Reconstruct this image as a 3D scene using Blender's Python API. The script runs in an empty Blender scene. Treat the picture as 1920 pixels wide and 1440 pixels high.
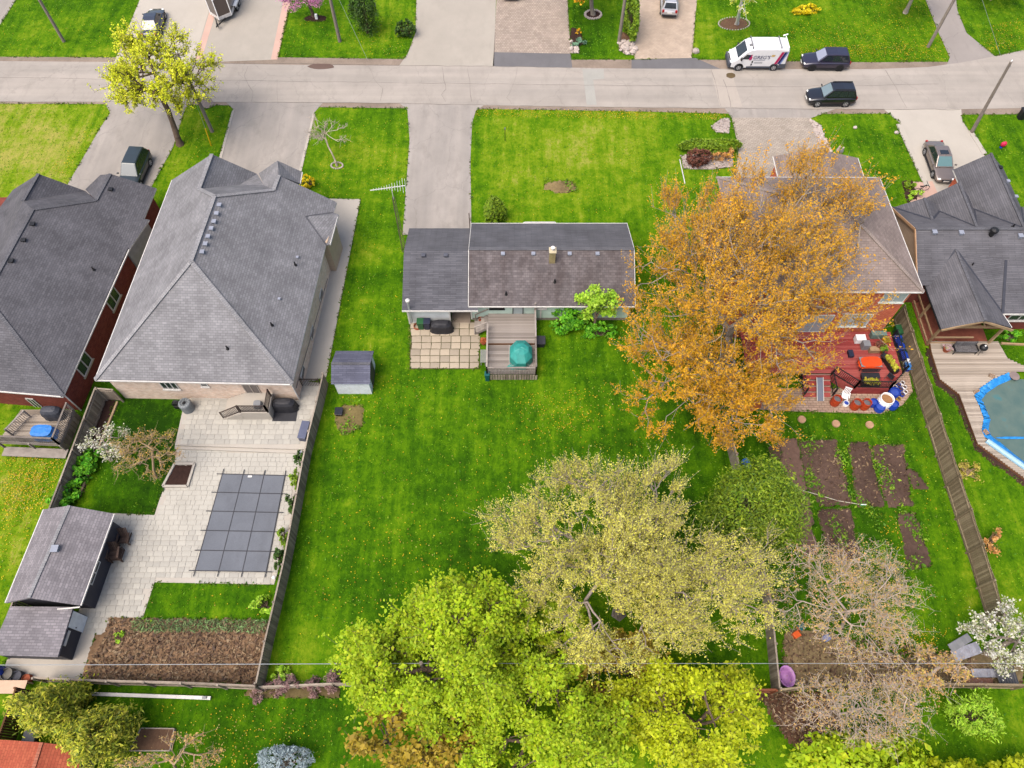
import bpy, math, random
import numpy as np
from mathutils import Vector, Matrix
random.seed(7)
RNG = np.random.default_rng(11)
scene = bpy.context.scene
# ---------------------------------------------------------------- camera
CAM_H, PITCH, FPX = 48.6, 60.6, 1380.0
cd = bpy.data.cameras.new('camera'); cam = bpy.data.objects.new('camera', cd)
scene.collection.objects.link(cam); scene.camera = cam
cam.location = (0, 0, CAM_H); cam.rotation_euler = (math.radians(90 - PITCH), 0, 0)
cd.sensor_width = 36; cd.lens = FPX / 1920 * 36; cd.clip_end = 2000
# ---------------------------------------------------------------- sky, sun, exposure
SUN_EL, SUN_AZ = 62, 228      # azimuth clockwise from +Y
w = bpy.data.worlds.new('World'); scene.world = w; w.use_nodes = True
wn = w.node_tree.nodes; bg = wn['Background']
sky = wn.new('ShaderNodeTexSky'); sky.sky_type = 'NISHITA'; sky.sun_disc = False
sky.sun_elevation = math.radians(SUN_EL); sky.sun_rotation = math.radians(SUN_AZ)
sky.air_density = 1.0; sky.dust_density = 6.0; sky.ozone_density = 0.6; sky.altitude = 100
w.node_tree.links.new(sky.outputs[0], bg.inputs[0]); bg.inputs[1].default_value = 0.15
sl = bpy.data.lights.new('sun', 'SUN'); so = bpy.data.objects.new('sun', sl); scene.collection.objects.link(so)
sl.energy = 1.5; sl.angle = math.radians(50); sl.color = (1.0, 0.95, 0.88)
a, e = math.radians(SUN_AZ), math.radians(SUN_EL)
sdir = Vector((math.sin(a) * math.cos(e), math.cos(a) * math.cos(e), math.sin(e)))
so.rotation_euler = (-sdir).to_track_quat('-Z', 'Y').to_euler(); so.location = (0, 0, 90)
vs = scene.view_settings
vs.view_transform = 'Standard'; vs.look = 'None'; vs.gamma = 1; vs.exposure = 1.05; vs.use_curve_mapping = False
scene.cycles.use_denoising = True
scene.cycles.max_bounces = 5; scene.cycles.diffuse_bounces = 3; scene.cycles.transparent_max_bounces = 6
# ---------------------------------------------------------------- measuring: a sighted point (u, v on the 1920x1440 plan view) at height h
_s, _c = math.sin(math.radians(PITCH)), math.cos(math.radians(PITCH))
def ray(u, v):
    b = 720.0 - v
    return Vector((u - 960.0, FPX * _c + b * _s, -FPX * _s + b * _c))
def P(u, v, h=0.0):
    d = ray(u, v); k = (CAM_H - h) / -d.z
    return Vector((d.x * k, d.y * k, h))
def PL(u, v, tri):            # sighted point on the plane through three points
    a, b, c = tri; n = (b - a).cross(c - a); d = ray(u, v); o = Vector((0, 0, CAM_H))
    return o + d * (n.dot(a - o) / n.dot(d))
def V(*a): return Vector(a)
# ---------------------------------------------------------------- objects
COL = scene.collection
OFF = {}
def tag(o, label=None, cat=None, group=None, kind=None):
    if label: o['label'] = label
    if cat: o['category'] = cat
    if group: o['group'] = group
    if kind: o['kind'] = kind
    return o
def thing(name, label, cat, loc=(0, 0, 0), group=None, local=False):
    o = bpy.data.objects.new(name, None); COL.objects.link(o)
    o.empty_display_size = 0.2; o.location = loc
    OFF[o.name] = Vector((0, 0, 0)) if local else Vector(loc)
    return tag(o, label, cat, group)
def link_mesh(name, me, mat, parent=None, origin=None):
    me.materials.append(mat) if mat else None
    o = bpy.data.objects.new(name, me); COL.objects.link(o)
    if parent is not None:
        o.parent = parent; OFF[o.name] = OFF.get(parent.name, Vector((0, 0, 0)))
    return o
def uv_auto(me):
    uvl = me.uv_layers.new(name='UVMap'); data = uvl.data; vs_ = me.vertices
    for p in me.polygons:
        n = p.normal
        t = Vector((0, 0, 1)).cross(n)
        t = Vector((1, 0, 0)) if t.length < 0.05 else t.normalized()
        s = n.cross(t)
        for li in p.loop_indices:
            co = vs_[me.loops[li].vertex_index].co
            data[li].uv = (co.dot(t), co.dot(s))
class MB:
    def __init__(s): s.v = []; s.f = []
    def poly(s, pts):
        i = len(s.v); s.v += [tuple(p) for p in pts]; s.f.append(list(range(i, i + len(pts)))); return s
    def box(s, c, d, rz=0.0, m=None):
        i = len(s.v); R = m or Matrix.Rotation(rz, 3, 'Z'); c = Vector(c)
        for x in (-.5, .5):
            for y in (-.5, .5):
                for z in (-.5, .5): s.v.append(tuple(c + R @ Vector((x * d[0], y * d[1], z * d[2]))))
        for q in ((0, 1, 3, 2), (4, 6, 7, 5), (0, 4, 5, 1), (2, 3, 7, 6), (0, 2, 6, 4), (1, 5, 7, 3)): s.f.append([i + k for k in q])
        return s
    def beam(s, a, b, wd, ht):
        a, b = Vector(a), Vector(b); d = b - a; L = d.length
        if L < 1e-6: return s
        x = d / L; up = Vector((0, 0, 1)) if abs(x.z) < .95 else Vector((0, 1, 0))
        y = up.cross(x).normalized(); z = x.cross(y)
        return s.box((a + b) / 2, (L, wd, ht), m=Matrix((x, y, z)).transposed())
    def tube(s, a, b, r0, r1=None, n=8, cap=True):
        r1 = r0 if r1 is None else r1
        a, b = Vector(a), Vector(b); x = (b - a).normalized()
        up = Vector((0, 0, 1)) if abs(x.z) < .9 else Vector((1, 0, 0))
        y = up.cross(x).normalized(); z = x.cross(y); i = len(s.v)
        for c, r in ((a, r0), (b, r1)):
            for k in range(n):
                t = 2 * math.pi * k / n; s.v.append(tuple(c + (y * math.cos(t) + z * math.sin(t)) * r))
        for k in range(n):
            k2 = (k + 1) % n; s.f.append([i + k, i + k2, i + n + k2, i + n + k])
        if cap: s.f.append([i + k for k in reversed(range(n))]); s.f.append([i + n + k for k in range(n)])
        return s
    def path(s, pts, r, n=5):
        for a, b in zip(pts[:-1], pts[1:]): s.tube(a, b, r, r, n)
        return s
    def prism(s, pts, z0, z1, bottom=False):
        n = len(pts); i = len(s.v)
        ar = sum(pts[k][0] * pts[(k + 1) % n][1] - pts[(k + 1) % n][0] * pts[k][1] for k in range(n))
        if ar < 0: pts = list(pts)[::-1]
        for z in (z0, z1): s.v += [(p[0], p[1], z) for p in pts]
        s.f.append([i + n + k for k in range(n)])
        if bottom: s.f.append([i + k for k in reversed(range(n))])
        for k in range(n):
            k2 = (k + 1) % n; s.f.append([i + k, i + k2, i + n + k2, i + n + k])
        return s
    def lathe(s, c, prof, n=12, axis='Z', sx=1.0, sy=1.0):
        c = Vector(c); i = len(s.v); m = len(prof)
        for r, z in prof:
            for k in range(n):
                t = 2 * math.pi * k / n; p = (r * math.cos(t) * sx, r * math.sin(t) * sy, z)
                if axis == 'Y': p = (p[0], z, p[1])
                s.v.append(tuple(c + Vector(p)))
        for j in range(m - 1):
            for k in range(n):
                k2 = (k + 1) % n; q = [i + j * n + k, i + j * n + k2, i + (j + 1) * n + k2, i + (j + 1) * n + k]
                s.f.append(q if axis == 'Z' else q[::-1])
        s.f.append([i + (m - 1) * n + k for k in range(n)]); s.f.append([i + k for k in reversed(range(n))])
        return s
    def ell(s, c, r, nu=12, nv=8, noise=0.0, zmin=-1.0):
        c = Vector(c); i = len(s.v)
        for j in range(nv + 1):
            ph = -math.pi / 2 + math.pi * j / nv
            for k in range(nu):
                t = 2 * math.pi * k / nu; q = 1 + random.uniform(-noise, noise)
                s.v.append((c.x + r[0] * q * math.cos(ph) * math.cos(t), c.y + r[1] * q * math.cos(ph) * math.sin(t), c.z + r[2] * q * max(zmin, math.sin(ph))))
        for j in range(nv):
            for k in range(nu):
                k2 = (k + 1) % nu; s.f.append([i + j * nu + k, i + j * nu + k2, i + (j + 1) * nu + k2, i + (j + 1) * nu + k])
        return s
    def mesh(s, name, off=(0, 0, 0)):
        me = bpy.data.meshes.new(name); o = Vector(off)
        me.from_pydata([(x - o.x, y - o.y, z - o.z) for x, y, z in s.v], [], s.f); me.update(); uv_auto(me)
        return me
    def build(s, name, mat, parent=None, smooth=False, bevel=0.0, sub=0, kind=None):
        if parent is not None: off = OFF.get(parent.name, Vector((0, 0, 0)))
        else:
            xs = [p[0] for p in s.v]; ys = [p[1] for p in s.v]; zs = [p[2] for p in s.v]
            off = Vector(((min(xs) + max(xs)) / 2, (min(ys) + max(ys)) / 2, min(zs)))
        o = link_mesh(name, s.mesh(name, off), mat, parent)
        if parent is None: o.location = off; OFF[o.name] = off
        if smooth:
            for p in o.data.polygons: p.use_smooth = True
        if bevel:
            b = o.modifiers.new('bevel', 'BEVEL'); b.width = bevel; b.segments = 2; b.limit_method = 'ANGLE'
        if sub:
            b = o.modifiers.new('sub', 'SUBSURF'); b.levels = sub; b.render_levels = sub
        if kind: o['kind'] = kind
        return o
def copy_part(src, parent, loc, rz=0.0, scale=None, name=None):
    o = src.copy(); COL.objects.link(o); o.parent = parent
    off = OFF.get(parent.name, Vector((0, 0, 0))) if parent is not None else Vector((0, 0, 0))
    o.location = Vector(loc) - off; o.rotation_euler = (0, 0, rz)
    if scale: o.scale = scale
    return o
class Piece:                  # many alike pieces sharing one mesh, each its own object
    def __init__(s, name, mb, mat): s.name = name; s.me = mb.mesh(name); s.me.materials.append(mat)
    def put(s, parent, loc, rot=0.0, scale=(1, 1, 1)):
        o = bpy.data.objects.new(s.name, s.me); COL.objects.link(o); o.parent = parent
        off = OFF.get(parent.name, Vector((0, 0, 0))) if parent is not None else Vector((0, 0, 0))
        o.location = Vector(loc) - off
        if isinstance(rot, Matrix): o.rotation_euler = rot.to_euler()
        elif hasattr(rot, '__len__'): o.rotation_euler = rot
        else: o.rotation_euler = (0, 0, rot)
        o.scale = scale; return o
# ---------------------------------------------------------------- materials
def C(r, g, b, k=0.5):
    f = lambda x: (x / 12.92 if x <= .04045 else ((x + .055) / 1.055) ** 2.4)
    return (f(r / 255) * k, f(g / 255) * k, f(b / 255) * k, 1)
class NT:
    def __init__(s, name, rough=0.8, spec=0.2):
        s.m = bpy.data.materials.new(name); s.m.use_nodes = True; s.t = s.m.node_tree
        s.b = s.t.nodes['Principled BSDF']; s.b.inputs['Roughness'].default_value = rough
        s.b.inputs['Specular IOR Level'].default_value = spec
    def n(s, typ, **kw):
        x = s.t.nodes.new('ShaderNode' + typ)
        for k, v_ in kw.items():
            if hasattr(x, k) and k not in x.inputs: setattr(x, k, v_)
            else:
                k = k.replace('_', ' ')
                if hasattr(v_, 'is_linked') or isinstance(v_, bpy.types.NodeSocket): s.t.links.new(v_, x.inputs[k])
                else: x.inputs[k].default_value = v_
        return x
    def l(s, a, b): s.t.links.new(a, b)
    def co(s, kind='Object'): return s.n('TexCoord').outputs[kind]
    def mapped(s, co, scale=(1, 1, 1), rot=(0, 0, 0)):
        m = s.n('Mapping'); s.l(co, m.inputs['Vector']); m.inputs['Scale'].default_value = scale; m.inputs['Rotation'].default_value = rot
        return m.outputs[0]
    def noise(s, co, scale, detail=3, rough=0.55):
        x = s.n('TexNoise', Scale=scale, Detail=detail, Roughness=rough); s.l(co, x.inputs['Vector']); return x.outputs['Fac']
    def ramp(s, fac, stops):
        r = s.n('ValToRGB'); s.l(fac, r.inputs[0]); el = r.color_ramp.elements
        while len(el) < len(stops): el.new(0.5)
        for e_, (p, c) in zip(el, stops): e_.position = p; e_.color = c if len(c) == 4 else (*c, 1)
        return r.outputs[0]
    def mix(s, fac, a, b, mode='MIX'):
        x = s.n('Mix', data_type='RGBA', blend_type=mode)
        if isinstance(fac, (int, float)): x.inputs[0].default_value = fac
        else: s.l(fac, x.inputs[0])
        for k, q in ((6, a), (7, b)):
            if isinstance(q, tuple): x.inputs[k].default_value = q
            else: s.l(q, x.inputs[k])
        return x.outputs[2]
    def math(s, op, a, b=0.5, clamp=False):
        x = s.n('Math', operation=op); x.use_clamp = clamp
        for k, q in ((0, a), (1, b)):
            if isinstance(q, (int, float)): x.inputs[k].default_value = q
            else: s.l(q, x.inputs[k])
        return x.outputs[0]
    def bump(s, h, strength=0.3, dist=0.02):
        x = s.n('Bump', Strength=strength, Distance=dist); s.l(h, x.inputs['Height']); s.l(x.outputs[0], s.b.inputs['Normal'])
    def col(s, c):
        if isinstance(c, tuple): s.b.inputs['Base Color'].default_value = c
        else: s.l(c, s.b.inputs['Base Color'])
        return s.m
G1 = (0.62, 0.62, 0.62, 1); G2 = (1.3, 1.3, 1.3, 1)
def paint(name, c, rough=0.5, var=0.12, scale=3.0, spec=0.3, metal=0.0, coat=0.0, dirt=None):
    t = NT(name, rough, spec); t.b.inputs['Metallic'].default_value = metal; t.b.inputs['Coat Weight'].default_value = coat
    if var == 0: return t.col(c)
    f = t.noise(t.co(), scale, 4)
    k = t.ramp(f, ((0.3, (1 - var,) * 3), (0.7, (1 + var,) * 3)))
    col_ = t.mix(1.0, c, k, 'MULTIPLY')
    if dirt:
        g = t.ramp(t.noise(t.co(), scale * 2.7, 6, 0.7), ((0.5, (0, 0, 0)), (0.72, (1, 1, 1))))
        col_ = t.mix(t.math('MULTIPLY', g, dirt[1]), col_, dirt[0])
    return t.col(col_)
def wood(name, c1, c2, c3, rough=0.85):
    t = NT(name, rough, 0.1); co = t.co()
    oi = t.n('ObjectInfo'); r = oi.outputs['Random']
    g = t.noise(t.mapped(co, (2.2, 28, 28)), 1.0, 4, 0.6)
    base = t.ramp(t.math('ADD', t.math('MULTIPLY', g, 0.6), t.math('MULTIPLY', r, 0.4)), ((0.25, c1), (0.5, c2), (0.75, c3)))
    blot = t.ramp(t.noise(co, 1.7, 4), ((0.3, (0.8,) * 3), (0.7, (1.15,) * 3)))
    t.bump(g, 0.25, 0.01)
    return t.col(t.mix(1.0, base, blot, 'MULTIPLY'))
def shingle(name, c1, c2, row=0.17, tab=0.34, stain=None, lite=0.0):
    t = NT(name, 0.92, 0.12); uv = t.co('UV')
    br = t.n('TexBrick', Color1=(0, 0, 0, 1), Color2=(1, 1, 1, 1), Mortar=(0.5, 0.5, 0.5, 1), Scale=1.0, Brick_Width=tab, Row_Height=row, Mortar_Size=0.018, Mortar_Smooth=0.3, Bias=0.0)
    t.l(uv, br.inputs['Vector'])
    g = t.noise(t.co(), 9, 4, 0.7); big = t.noise(t.co(), 0.55, 3)
    f = t.math('ADD', t.math('MULTIPLY', br.outputs['Color'], 0.55), t.math('MULTIPLY', g, 0.45))
    col_ = t.mix(f, c1, c2)
    col_ = t.mix(1.0, col_, t.ramp(big, ((0.3, (0.82,) * 3), (0.7, (1.16,) * 3))), 'MULTIPLY')
    stk = t.noise(t.mapped(uv, (1.3, .13, 1)), 1.0, 4, .6); col_ = t.mix(1.0, col_, t.ramp(stk, ((.3, (.93, .93, .93)), (.7, (1.06, 1.06, 1.06)))), 'MULTIPLY')
    sh = t.mix(br.outputs['Fac'], (1, 1, 1, 1), (0.72, 0.72, 0.73, 1))
    col_ = t.mix(1.0, col_, sh, 'MULTIPLY')
    if stain:
        q = t.ramp(t.noise(t.mapped(uv, (1.0, 0.35, 1)), 0.9, 5, 0.65), ((0.42, (0, 0, 0)), (0.66, (1, 1, 1))))
        col_ = t.mix(t.math('MULTIPLY', q, stain[1]), col_, stain[0])
    sep = t.n('SeparateXYZ'); t.l(uv, sep.inputs[0])
    saw = t.math('FRACT', t.math('DIVIDE', sep.outputs[1], row))
    t.bump(t.math('ADD', t.math('MULTIPLY', saw, -1.0), t.math('MULTIPLY', g, 0.5)), 0.5, 0.02)
    return t.col(col_)
def brick(name, c1, c2, mortar, bw=0.24, bh=0.085):
    t = NT(name, 0.9, 0.12); uv = t.co('UV')
    br = t.n('TexBrick', Color1=c1, Color2=c2, Mortar=mortar, Scale=1.0, Brick_Width=bw, Row_Height=bh, Mortar_Size=0.009, Mortar_Smooth=0.2, Bias=0.0)
    t.l(uv, br.inputs['Vector'])
    k = t.ramp(t.noise(t.co(), 2.3, 6, 0.7), ((0.3, (0.8,) * 3), (0.7, (1.2,) * 3)))
    t.bump(t.math('SUBTRACT', 1.0, br.outputs['Fac']), 0.4, 0.012)
    return t.col(t.mix(1.0, br.outputs['Color'], k, 'MULTIPLY'))
def siding(name, c, step=0.2):
    t = NT(name, 0.6, 0.25); uv = t.co('UV'); sep = t.n('SeparateXYZ'); t.l(uv, sep.inputs[0])
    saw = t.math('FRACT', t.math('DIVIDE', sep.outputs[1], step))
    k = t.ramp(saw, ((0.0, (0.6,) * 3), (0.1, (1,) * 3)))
    d = t.ramp(t.noise(t.co(), 1.5, 5, 0.65), ((0.3, (0.86,) * 3), (0.7, (1.06,) * 3)))
    t.bump(saw, -0.4, 0.02)
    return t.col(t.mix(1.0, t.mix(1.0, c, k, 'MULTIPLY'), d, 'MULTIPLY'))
def pavers(name, c1, c2, mortar, bw, bh, ms=0.012, rot=0.0):
    t = NT(name, 0.9, 0.12); co = t.mapped(t.co(), (1, 1, 1), (0, 0, rot))
    br = t.n('TexBrick', Color1=c1, Color2=c2, Mortar=mortar, Scale=1.0, Brick_Width=bw, Row_Height=bh, Mortar_Size=ms, Mortar_Smooth=0.3, Bias=0.0)
    t.l(co, br.inputs['Vector'])
    k = t.ramp(t.noise(t.co(), 0.6, 6, 0.65), ((0.3, (0.84,) * 3), (0.7, (1.13,) * 3)))
    t.bump(t.math('SUBTRACT', 1.0, br.outputs['Fac']), 0.4, 0.015)
    return t.col(t.mix(1.0, br.outputs['Color'], k, 'MULTIPLY'))
def slab(name, c, var=0.1, crack=0.0, stain=0.25, fine=14, obj=0.0, tracks=None):
    t = NT(name, 0.93, 0.1); co = t.co()
    k = t.ramp(t.noise(co, fine, 5, 0.75), ((0.3, (1 - var * .7,) * 3), (0.7, (1 + var * .7,) * 3)))
    b = t.ramp(t.noise(co, 0.33, 5, 0.6), ((0.3, (1 - var,) * 3), (0.72, (1 + var,) * 3)))
    col_ = t.mix(1.0, t.mix(1.0, c, k, 'MULTIPLY'), b, 'MULTIPLY')
    if obj:
        r = t.n('ObjectInfo').outputs['Random']
        col_ = t.mix(1.0, col_, t.ramp(r, ((0.0, (1 - obj, 1 - obj, 1 - obj)), (1.0, (1 + obj, 1 + obj * .95, 1 + obj * .8)))), 'MULTIPLY')
    if tracks:
        tk = t.ramp(t.noise(t.mapped(co, tracks), 1.0, 3, .5), ((.35, (.9, .9, .9)), (.65, (1.07, 1.06, 1.05)))); col_ = t.mix(1.0, col_, tk, 'MULTIPLY')
    s_ = t.ramp(t.noise(t.mapped(co, (1, 0.45, 1)), 0.8, 6, 0.7), ((0.52, (0, 0, 0)), (0.75, (1, 1, 1))))
    col_ = t.mix(t.math('MULTIPLY', s_, stain), col_, (c[0] * .45, c[1] * .44, c[2] * .42, 1))
    if crack:
        wv = t.n('TexNoise', Scale=1.3, Detail=3.0); t.l(co, wv.inputs['Vector'])
        dco = t.n('MixRGB') if False else None
        vm = t.n('VectorMath', operation='ADD'); t.l(co, vm.inputs[0])
        vs2 = t.n('VectorMath', operation='SCALE'); t.l(wv.outputs['Color'], vs2.inputs[0]); vs2.inputs['Scale'].default_value = 0.9
        t.l(vs2.outputs[0], vm.inputs[1])
        vo = t.n('TexVoronoi', feature='DISTANCE_TO_EDGE', Scale=0.16); t.l(t.mapped(vm.outputs[0], (1, 0.8, 1)), vo.inputs['Vector'])
        ck = t.ramp(vo.outputs['Distance'], ((0.0, (1, 1, 1)), (0.006, (0, 0, 0))))
        col_ = t.mix(t.math('MULTIPLY', ck, crack), col_, (c[0] * .3, c[1] * .3, c[2] * .3, 1))
    t.bump(t.noise(co, fine * 2, 4, 0.7), 0.25, 0.01)
    return t.col(col_)
def leafmat(name, cols, trans=0.25, rough=0.6, lk=1.5):
    t = NT(name, rough, 0.25)
    g = t.n('NewGeometry'); r = g.outputs['Random Per Island']
    cols = [(min(.85, c[0] * lk), min(.85, c[1] * lk), min(.85, c[2] * lk), 1) for c in cols]; n_ = len(cols); col_ = t.ramp(r, tuple((i / max(1, n_ - 1), c) for i, c in enumerate(cols)))
    big = t.ramp(t.noise(t.co(), 0.5, 4), ((0.3, (0.74,) * 3), (0.7, (1.22,) * 3)))
    col_ = t.mix(1.0, col_, big, 'MULTIPLY')
    t.col(col_)
    tr = t.n('BsdfTranslucent'); t.l(col_, tr.inputs[0])
    mx = t.n('MixShader'); mx.inputs[0].default_value = trans
    t.l(t.b.outputs[0], mx.inputs[1]); t.l(tr.outputs[0], mx.inputs[2])
    t.l(mx.outputs[0], t.t.nodes['Material Output'].inputs[0])
    return t.m
def bark(name, c1, c2):
    t = NT(name, 0.95, 0.08); f = t.noise(t.mapped(t.co(), (6, 6, 1.5)), 1.5, 5, 0.7)
    t.bump(f, 0.5, 0.03); return t.col(t.ramp(f, ((0.3, c1), (0.7, c2))))
def glass(name, c=(0.02, 0.025, 0.03, 1), rough=0.06):
    t = NT(name, rough, 0.6); t.b.inputs['Coat Weight'].default_value = 0.3
    return t.col(c)
# ================================================================ ground
def inpoly(x, y, poly):
    ins = np.zeros(x.shape, bool); n = len(poly)
    for i in range(n):
        x0, y0 = poly[i][0], poly[i][1]; x1, y1 = poly[(i + 1) % n][0], poly[(i + 1) % n][1]
        if y0 == y1: continue
        c = ((y0 > y) != (y1 > y)) & (x < (x1 - x0) * (y - y0) / (y1 - y0) + x0)
        ins ^= c
    return ins
def np_mesh(name, verts, faces_n, loops, mat, parent=None, attr=None, smooth=False):
    me = bpy.data.meshes.new(name); nv = len(verts); nf = len(loops) // faces_n
    me.vertices.add(nv); me.vertices.foreach_set('co', verts.astype(np.float32).ravel())
    me.loops.add(len(loops)); me.loops.foreach_set('vertex_index', loops.astype(np.int32))
    me.polygons.add(nf); me.polygons.foreach_set('loop_start', np.arange(0, nf * faces_n, faces_n, dtype=np.int32))
    me.update(calc_edges=True); me.validate()
    if smooth: me.polygons.foreach_set('use_smooth', np.ones(len(me.polygons), bool))
    return link_mesh(name, me, mat, parent)
def grass_mat():
    t = NT('lawn_grass', 0.95, 0.05); co = t.co()
    tone = t.n('Attribute', attribute_name='tone').outputs['Fac']
    big = t.noise(co, 0.22, 4, 0.6); mid = t.noise(co, 1.1, 5, 0.65); fine = t.noise(t.mapped(co, (1, .6, 1)), 5.5, 6, 0.8)
    stk = t.noise(t.mapped(co, (1.6, .16, 1), (0, 0, .03)), 1.0, 4, 0.6); clump = t.noise(co, 2.6, 3, 0.5)
    f = t.math('ADD', tone, t.math('MULTIPLY', t.math('SUBTRACT', big, 0.5), 0.8))
    f = t.math('ADD', f, t.math('MULTIPLY', t.math('SUBTRACT', mid, 0.5), 0.75))
    f = t.math('ADD', f, t.math('MULTIPLY', t.math('SUBTRACT', fine, 0.5), 0.75))
    f = t.math('ADD', f, t.math('MULTIPLY', t.math('SUBTRACT', stk, 0.5), 0.62))
    col_ = t.ramp(f, ((0.0, C(36, 70, 8)), (0.28, C(63, 108, 8)), (0.5, C(94, 138, 12)), (0.72, C(134, 161, 30)), (1.0, C(180, 174, 86))))
    dk = t.ramp(clump, ((.6, (1, 1, 1)), (.74, (.55, .72, .5)))); col_ = t.mix(1.0, col_, dk, 'MULTIPLY')
    t.bump(t.math('ADD', fine, t.math('MULTIPLY', mid, 0.6)), 0.9, 0.06)
    return t.col(col_)
GRASS = grass_mat()
xs = np.concatenate([[-900, -400, -200, -110], np.arange(-72, 73, 0.8), [110, 200, 400, 900]])
ys = np.concatenate([[-600, -200, -60], np.arange(-12, 92, 0.8), [130, 220, 420, 900]])
gx, gy = np.meshgrid(xs, ys); gx = gx.ravel(); gy = gy.ravel()
# how lush or dry each lawn is (the lawns themselves differ): u, v, radius in metres, amount
TONE = [(1060, 300, 10, .1), (1200, 260, 7, .08), (940, 320, 6, .06), (680, 300, 6, .08), (1600, 60, 12, .06), (1640, 280, 6, .08), (130, 60, 10, .06), (640, 70, 8, .04), (390, 250, 4, .06), (880, 1000, 9, -.05), (700, 1050, 6, -.03), (70, 270, 13, .26), (-40, 300, 12, .22), (150, 60, 9, -.08), (1080, 330, 9, .06), (1000, 260, 8, .07), (660, 280, 6, .06), (1560, 110, 8, .0),
        (1250, 870, 6, -.14), (860, 960, 7, -.04), (700, 960, 5, .04), (1000, 800, 8, .02), (1580, 800, 8, -.16), (1640, 1100, 7, -.12), (260, 800, 5, -.32), (240, 930, 5, -.34), (390, 1120, 5, -.05),
        (60, 900, 7, .2), (30, 1000, 6, .22), (1830, 900, 6, .04), (1850, 1050, 6, .12), (560, 1230, 2.2, .3), (690, 470, 1.2, .24), (690, 560, 1.0, .2), (700, 640, .9, .2), (660, 780, 2.0, .12), (1330, 60, 3.2, .12), (1290, 70, 3, .1),
        (1240, 60, 3, .0), (1110, 80, 4, -.16), (1450, 260, 6, .0), (1640, 290, 6, -.08), (1880, 300, 5, .04), (740, 30, 3, .16), (700, 80, 4, .08), (590, 70, 4, -.05), (600, 1380, 6, -.1), (430, 1350, 5, -.1), (1750, 1390, 5, -.06), (1880, 1380, 4, .1),
        (830, 1120, 5, -.08), (1130, 260, 8, .04), (940, 600, 4, -.02), (1060, 420, 4, -.02), (1300, 520, 4, -.08), (1100, 250, 1.0, .15), (960, 255, .8, .2), (1400, 1000, 5, -.1), (1020, 1440, 5, .05), (1180, 1430, 4, .1)]
tone = np.full(gx.shape, 0.41)
for u, v, r, am in TONE:
    p = P(u, v); tone += am * np.exp(-((gx - p.x) ** 2 + (gy - p.y) ** 2) / (r * r))
nx, ny = len(xs), len(ys)
idx = np.arange(nx * ny).reshape(ny, nx)
quad = np.stack([idx[:-1, :-1], idx[:-1, 1:], idx[1:, 1:], idx[1:, :-1]], -1).reshape(-1)
ground = np_mesh('ground', np.stack([gx, gy, np.zeros_like(gx)], 1), 4, quad, GRASS)
at = ground.data.attributes.new('tone', 'FLOAT', 'POINT'); at.data.foreach_set('value', tone.astype(np.float32))
tag(ground, 'green lawns of the back and front yards', 'lawn', kind='structure')
HARD = []
def px(pts, h=0.0): return [P(u, v, h) for u, v in pts]
def sheet(name, pts, z, mat, label, cat='pavement', z0=-0.05, world=False, hard=True):
    q = [Vector((*p[:2], 0)) for p in pts] if world else px(pts)
    if hard: HARD.append([(p.x, p.y) for p in q])
    o = MB().prism(q, z0, z).build(name, mat)
    return tag(o, label, cat, kind='structure')
ASPH = slab('road_asphalt', C(186, 178, 169), 0.09, crack=0.2, stain=0.25, tracks=(.04, .9, 1))
ASPH2 = slab('drive_asphalt', C(178, 171, 164), 0.12, crack=0.25, stain=0.42, tracks=(.9, .05, 1))
CONC = slab('concrete', C(190, 182, 170), 0.07, crack=0.0, stain=0.15)
CONC2 = slab('pale_concrete', C(204, 196, 184), 0.06, stain=0.12)
DARKAS = slab('fresh_asphalt', C(126, 124, 126), 0.1, stain=0.2)
GRAV = slab('gravel', C(160, 144, 130), 0.24, stain=0.35, fine=10)
PAVE = pavers('interlock_pavers', C(200, 188, 174), C(182, 170, 156), C(150, 138, 126), 0.34, 0.17, 0.02)
PAVE2 = pavers('interlock_pavers_fine', C(200, 184, 168), C(178, 162, 150), C(146, 132, 120), 0.26, 0.26, 0.02)
PINK = slab('pink_border', C(222, 186, 170), 0.1, stain=0.12)
SOIL = slab('soil', C(120, 92, 72), 0.3, stain=0.5, fine=6)
SOILD = slab('dark_soil', C(100, 80, 70), 0.35, stain=0.5, fine=6)
MULCH = slab('mulch', C(72, 52, 46), 0.3, stain=0.5, fine=8)
PATIO = slab('patio_paver', C(200, 196, 186), 0.1, stain=0.26, obj=0.1)
SLABM = slab('concrete_slab', C(192, 178, 158), 0.14, stain=0.45, obj=0.16)
# --- road (bends away at the right) and its shoulders
def ext(p, q, X):
    a, b = P(*p), P(*q); k = (X - a.x) / (b.x - a.x); return a + (b - a) * k
upL = [(0, 115), (250, 117), (560, 122), (930, 125), (1180, 129), (1480, 130), (1640, 130), (1740, 126), (1800, 118), (1860, 107), (1930, 92), (1990, 72)]
loL = [(0, 191), (200, 192), (520, 191.5), (760, 194), (960, 199), (1200, 202), (1420, 204), (1800, 205), (1920, 203), (2060, 196)]
up = [ext(upL[0], upL[2], -140)] + px(upL) + [V(74, 84, 0), V(112, 118, 0)]
lo = [ext(loL[0], loL[2], -140)] + px(loL) + [V(88, 74, 0), V(126, 108, 0)]
road = sheet('road', up + lo[::-1], 0.03, ASPH, 'pale worn asphalt road running across the street front', 'road', world=True)
sh1 = [p + V(0, .35, 0) for p in up[:1]] + px([(0, 106.5), (250, 108), (370, 107), (520, 107.5), (760, 111), (930, 112), (1080, 112), (1330, 112), (1480, 115), (1640, 117), (1740, 116)])
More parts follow.
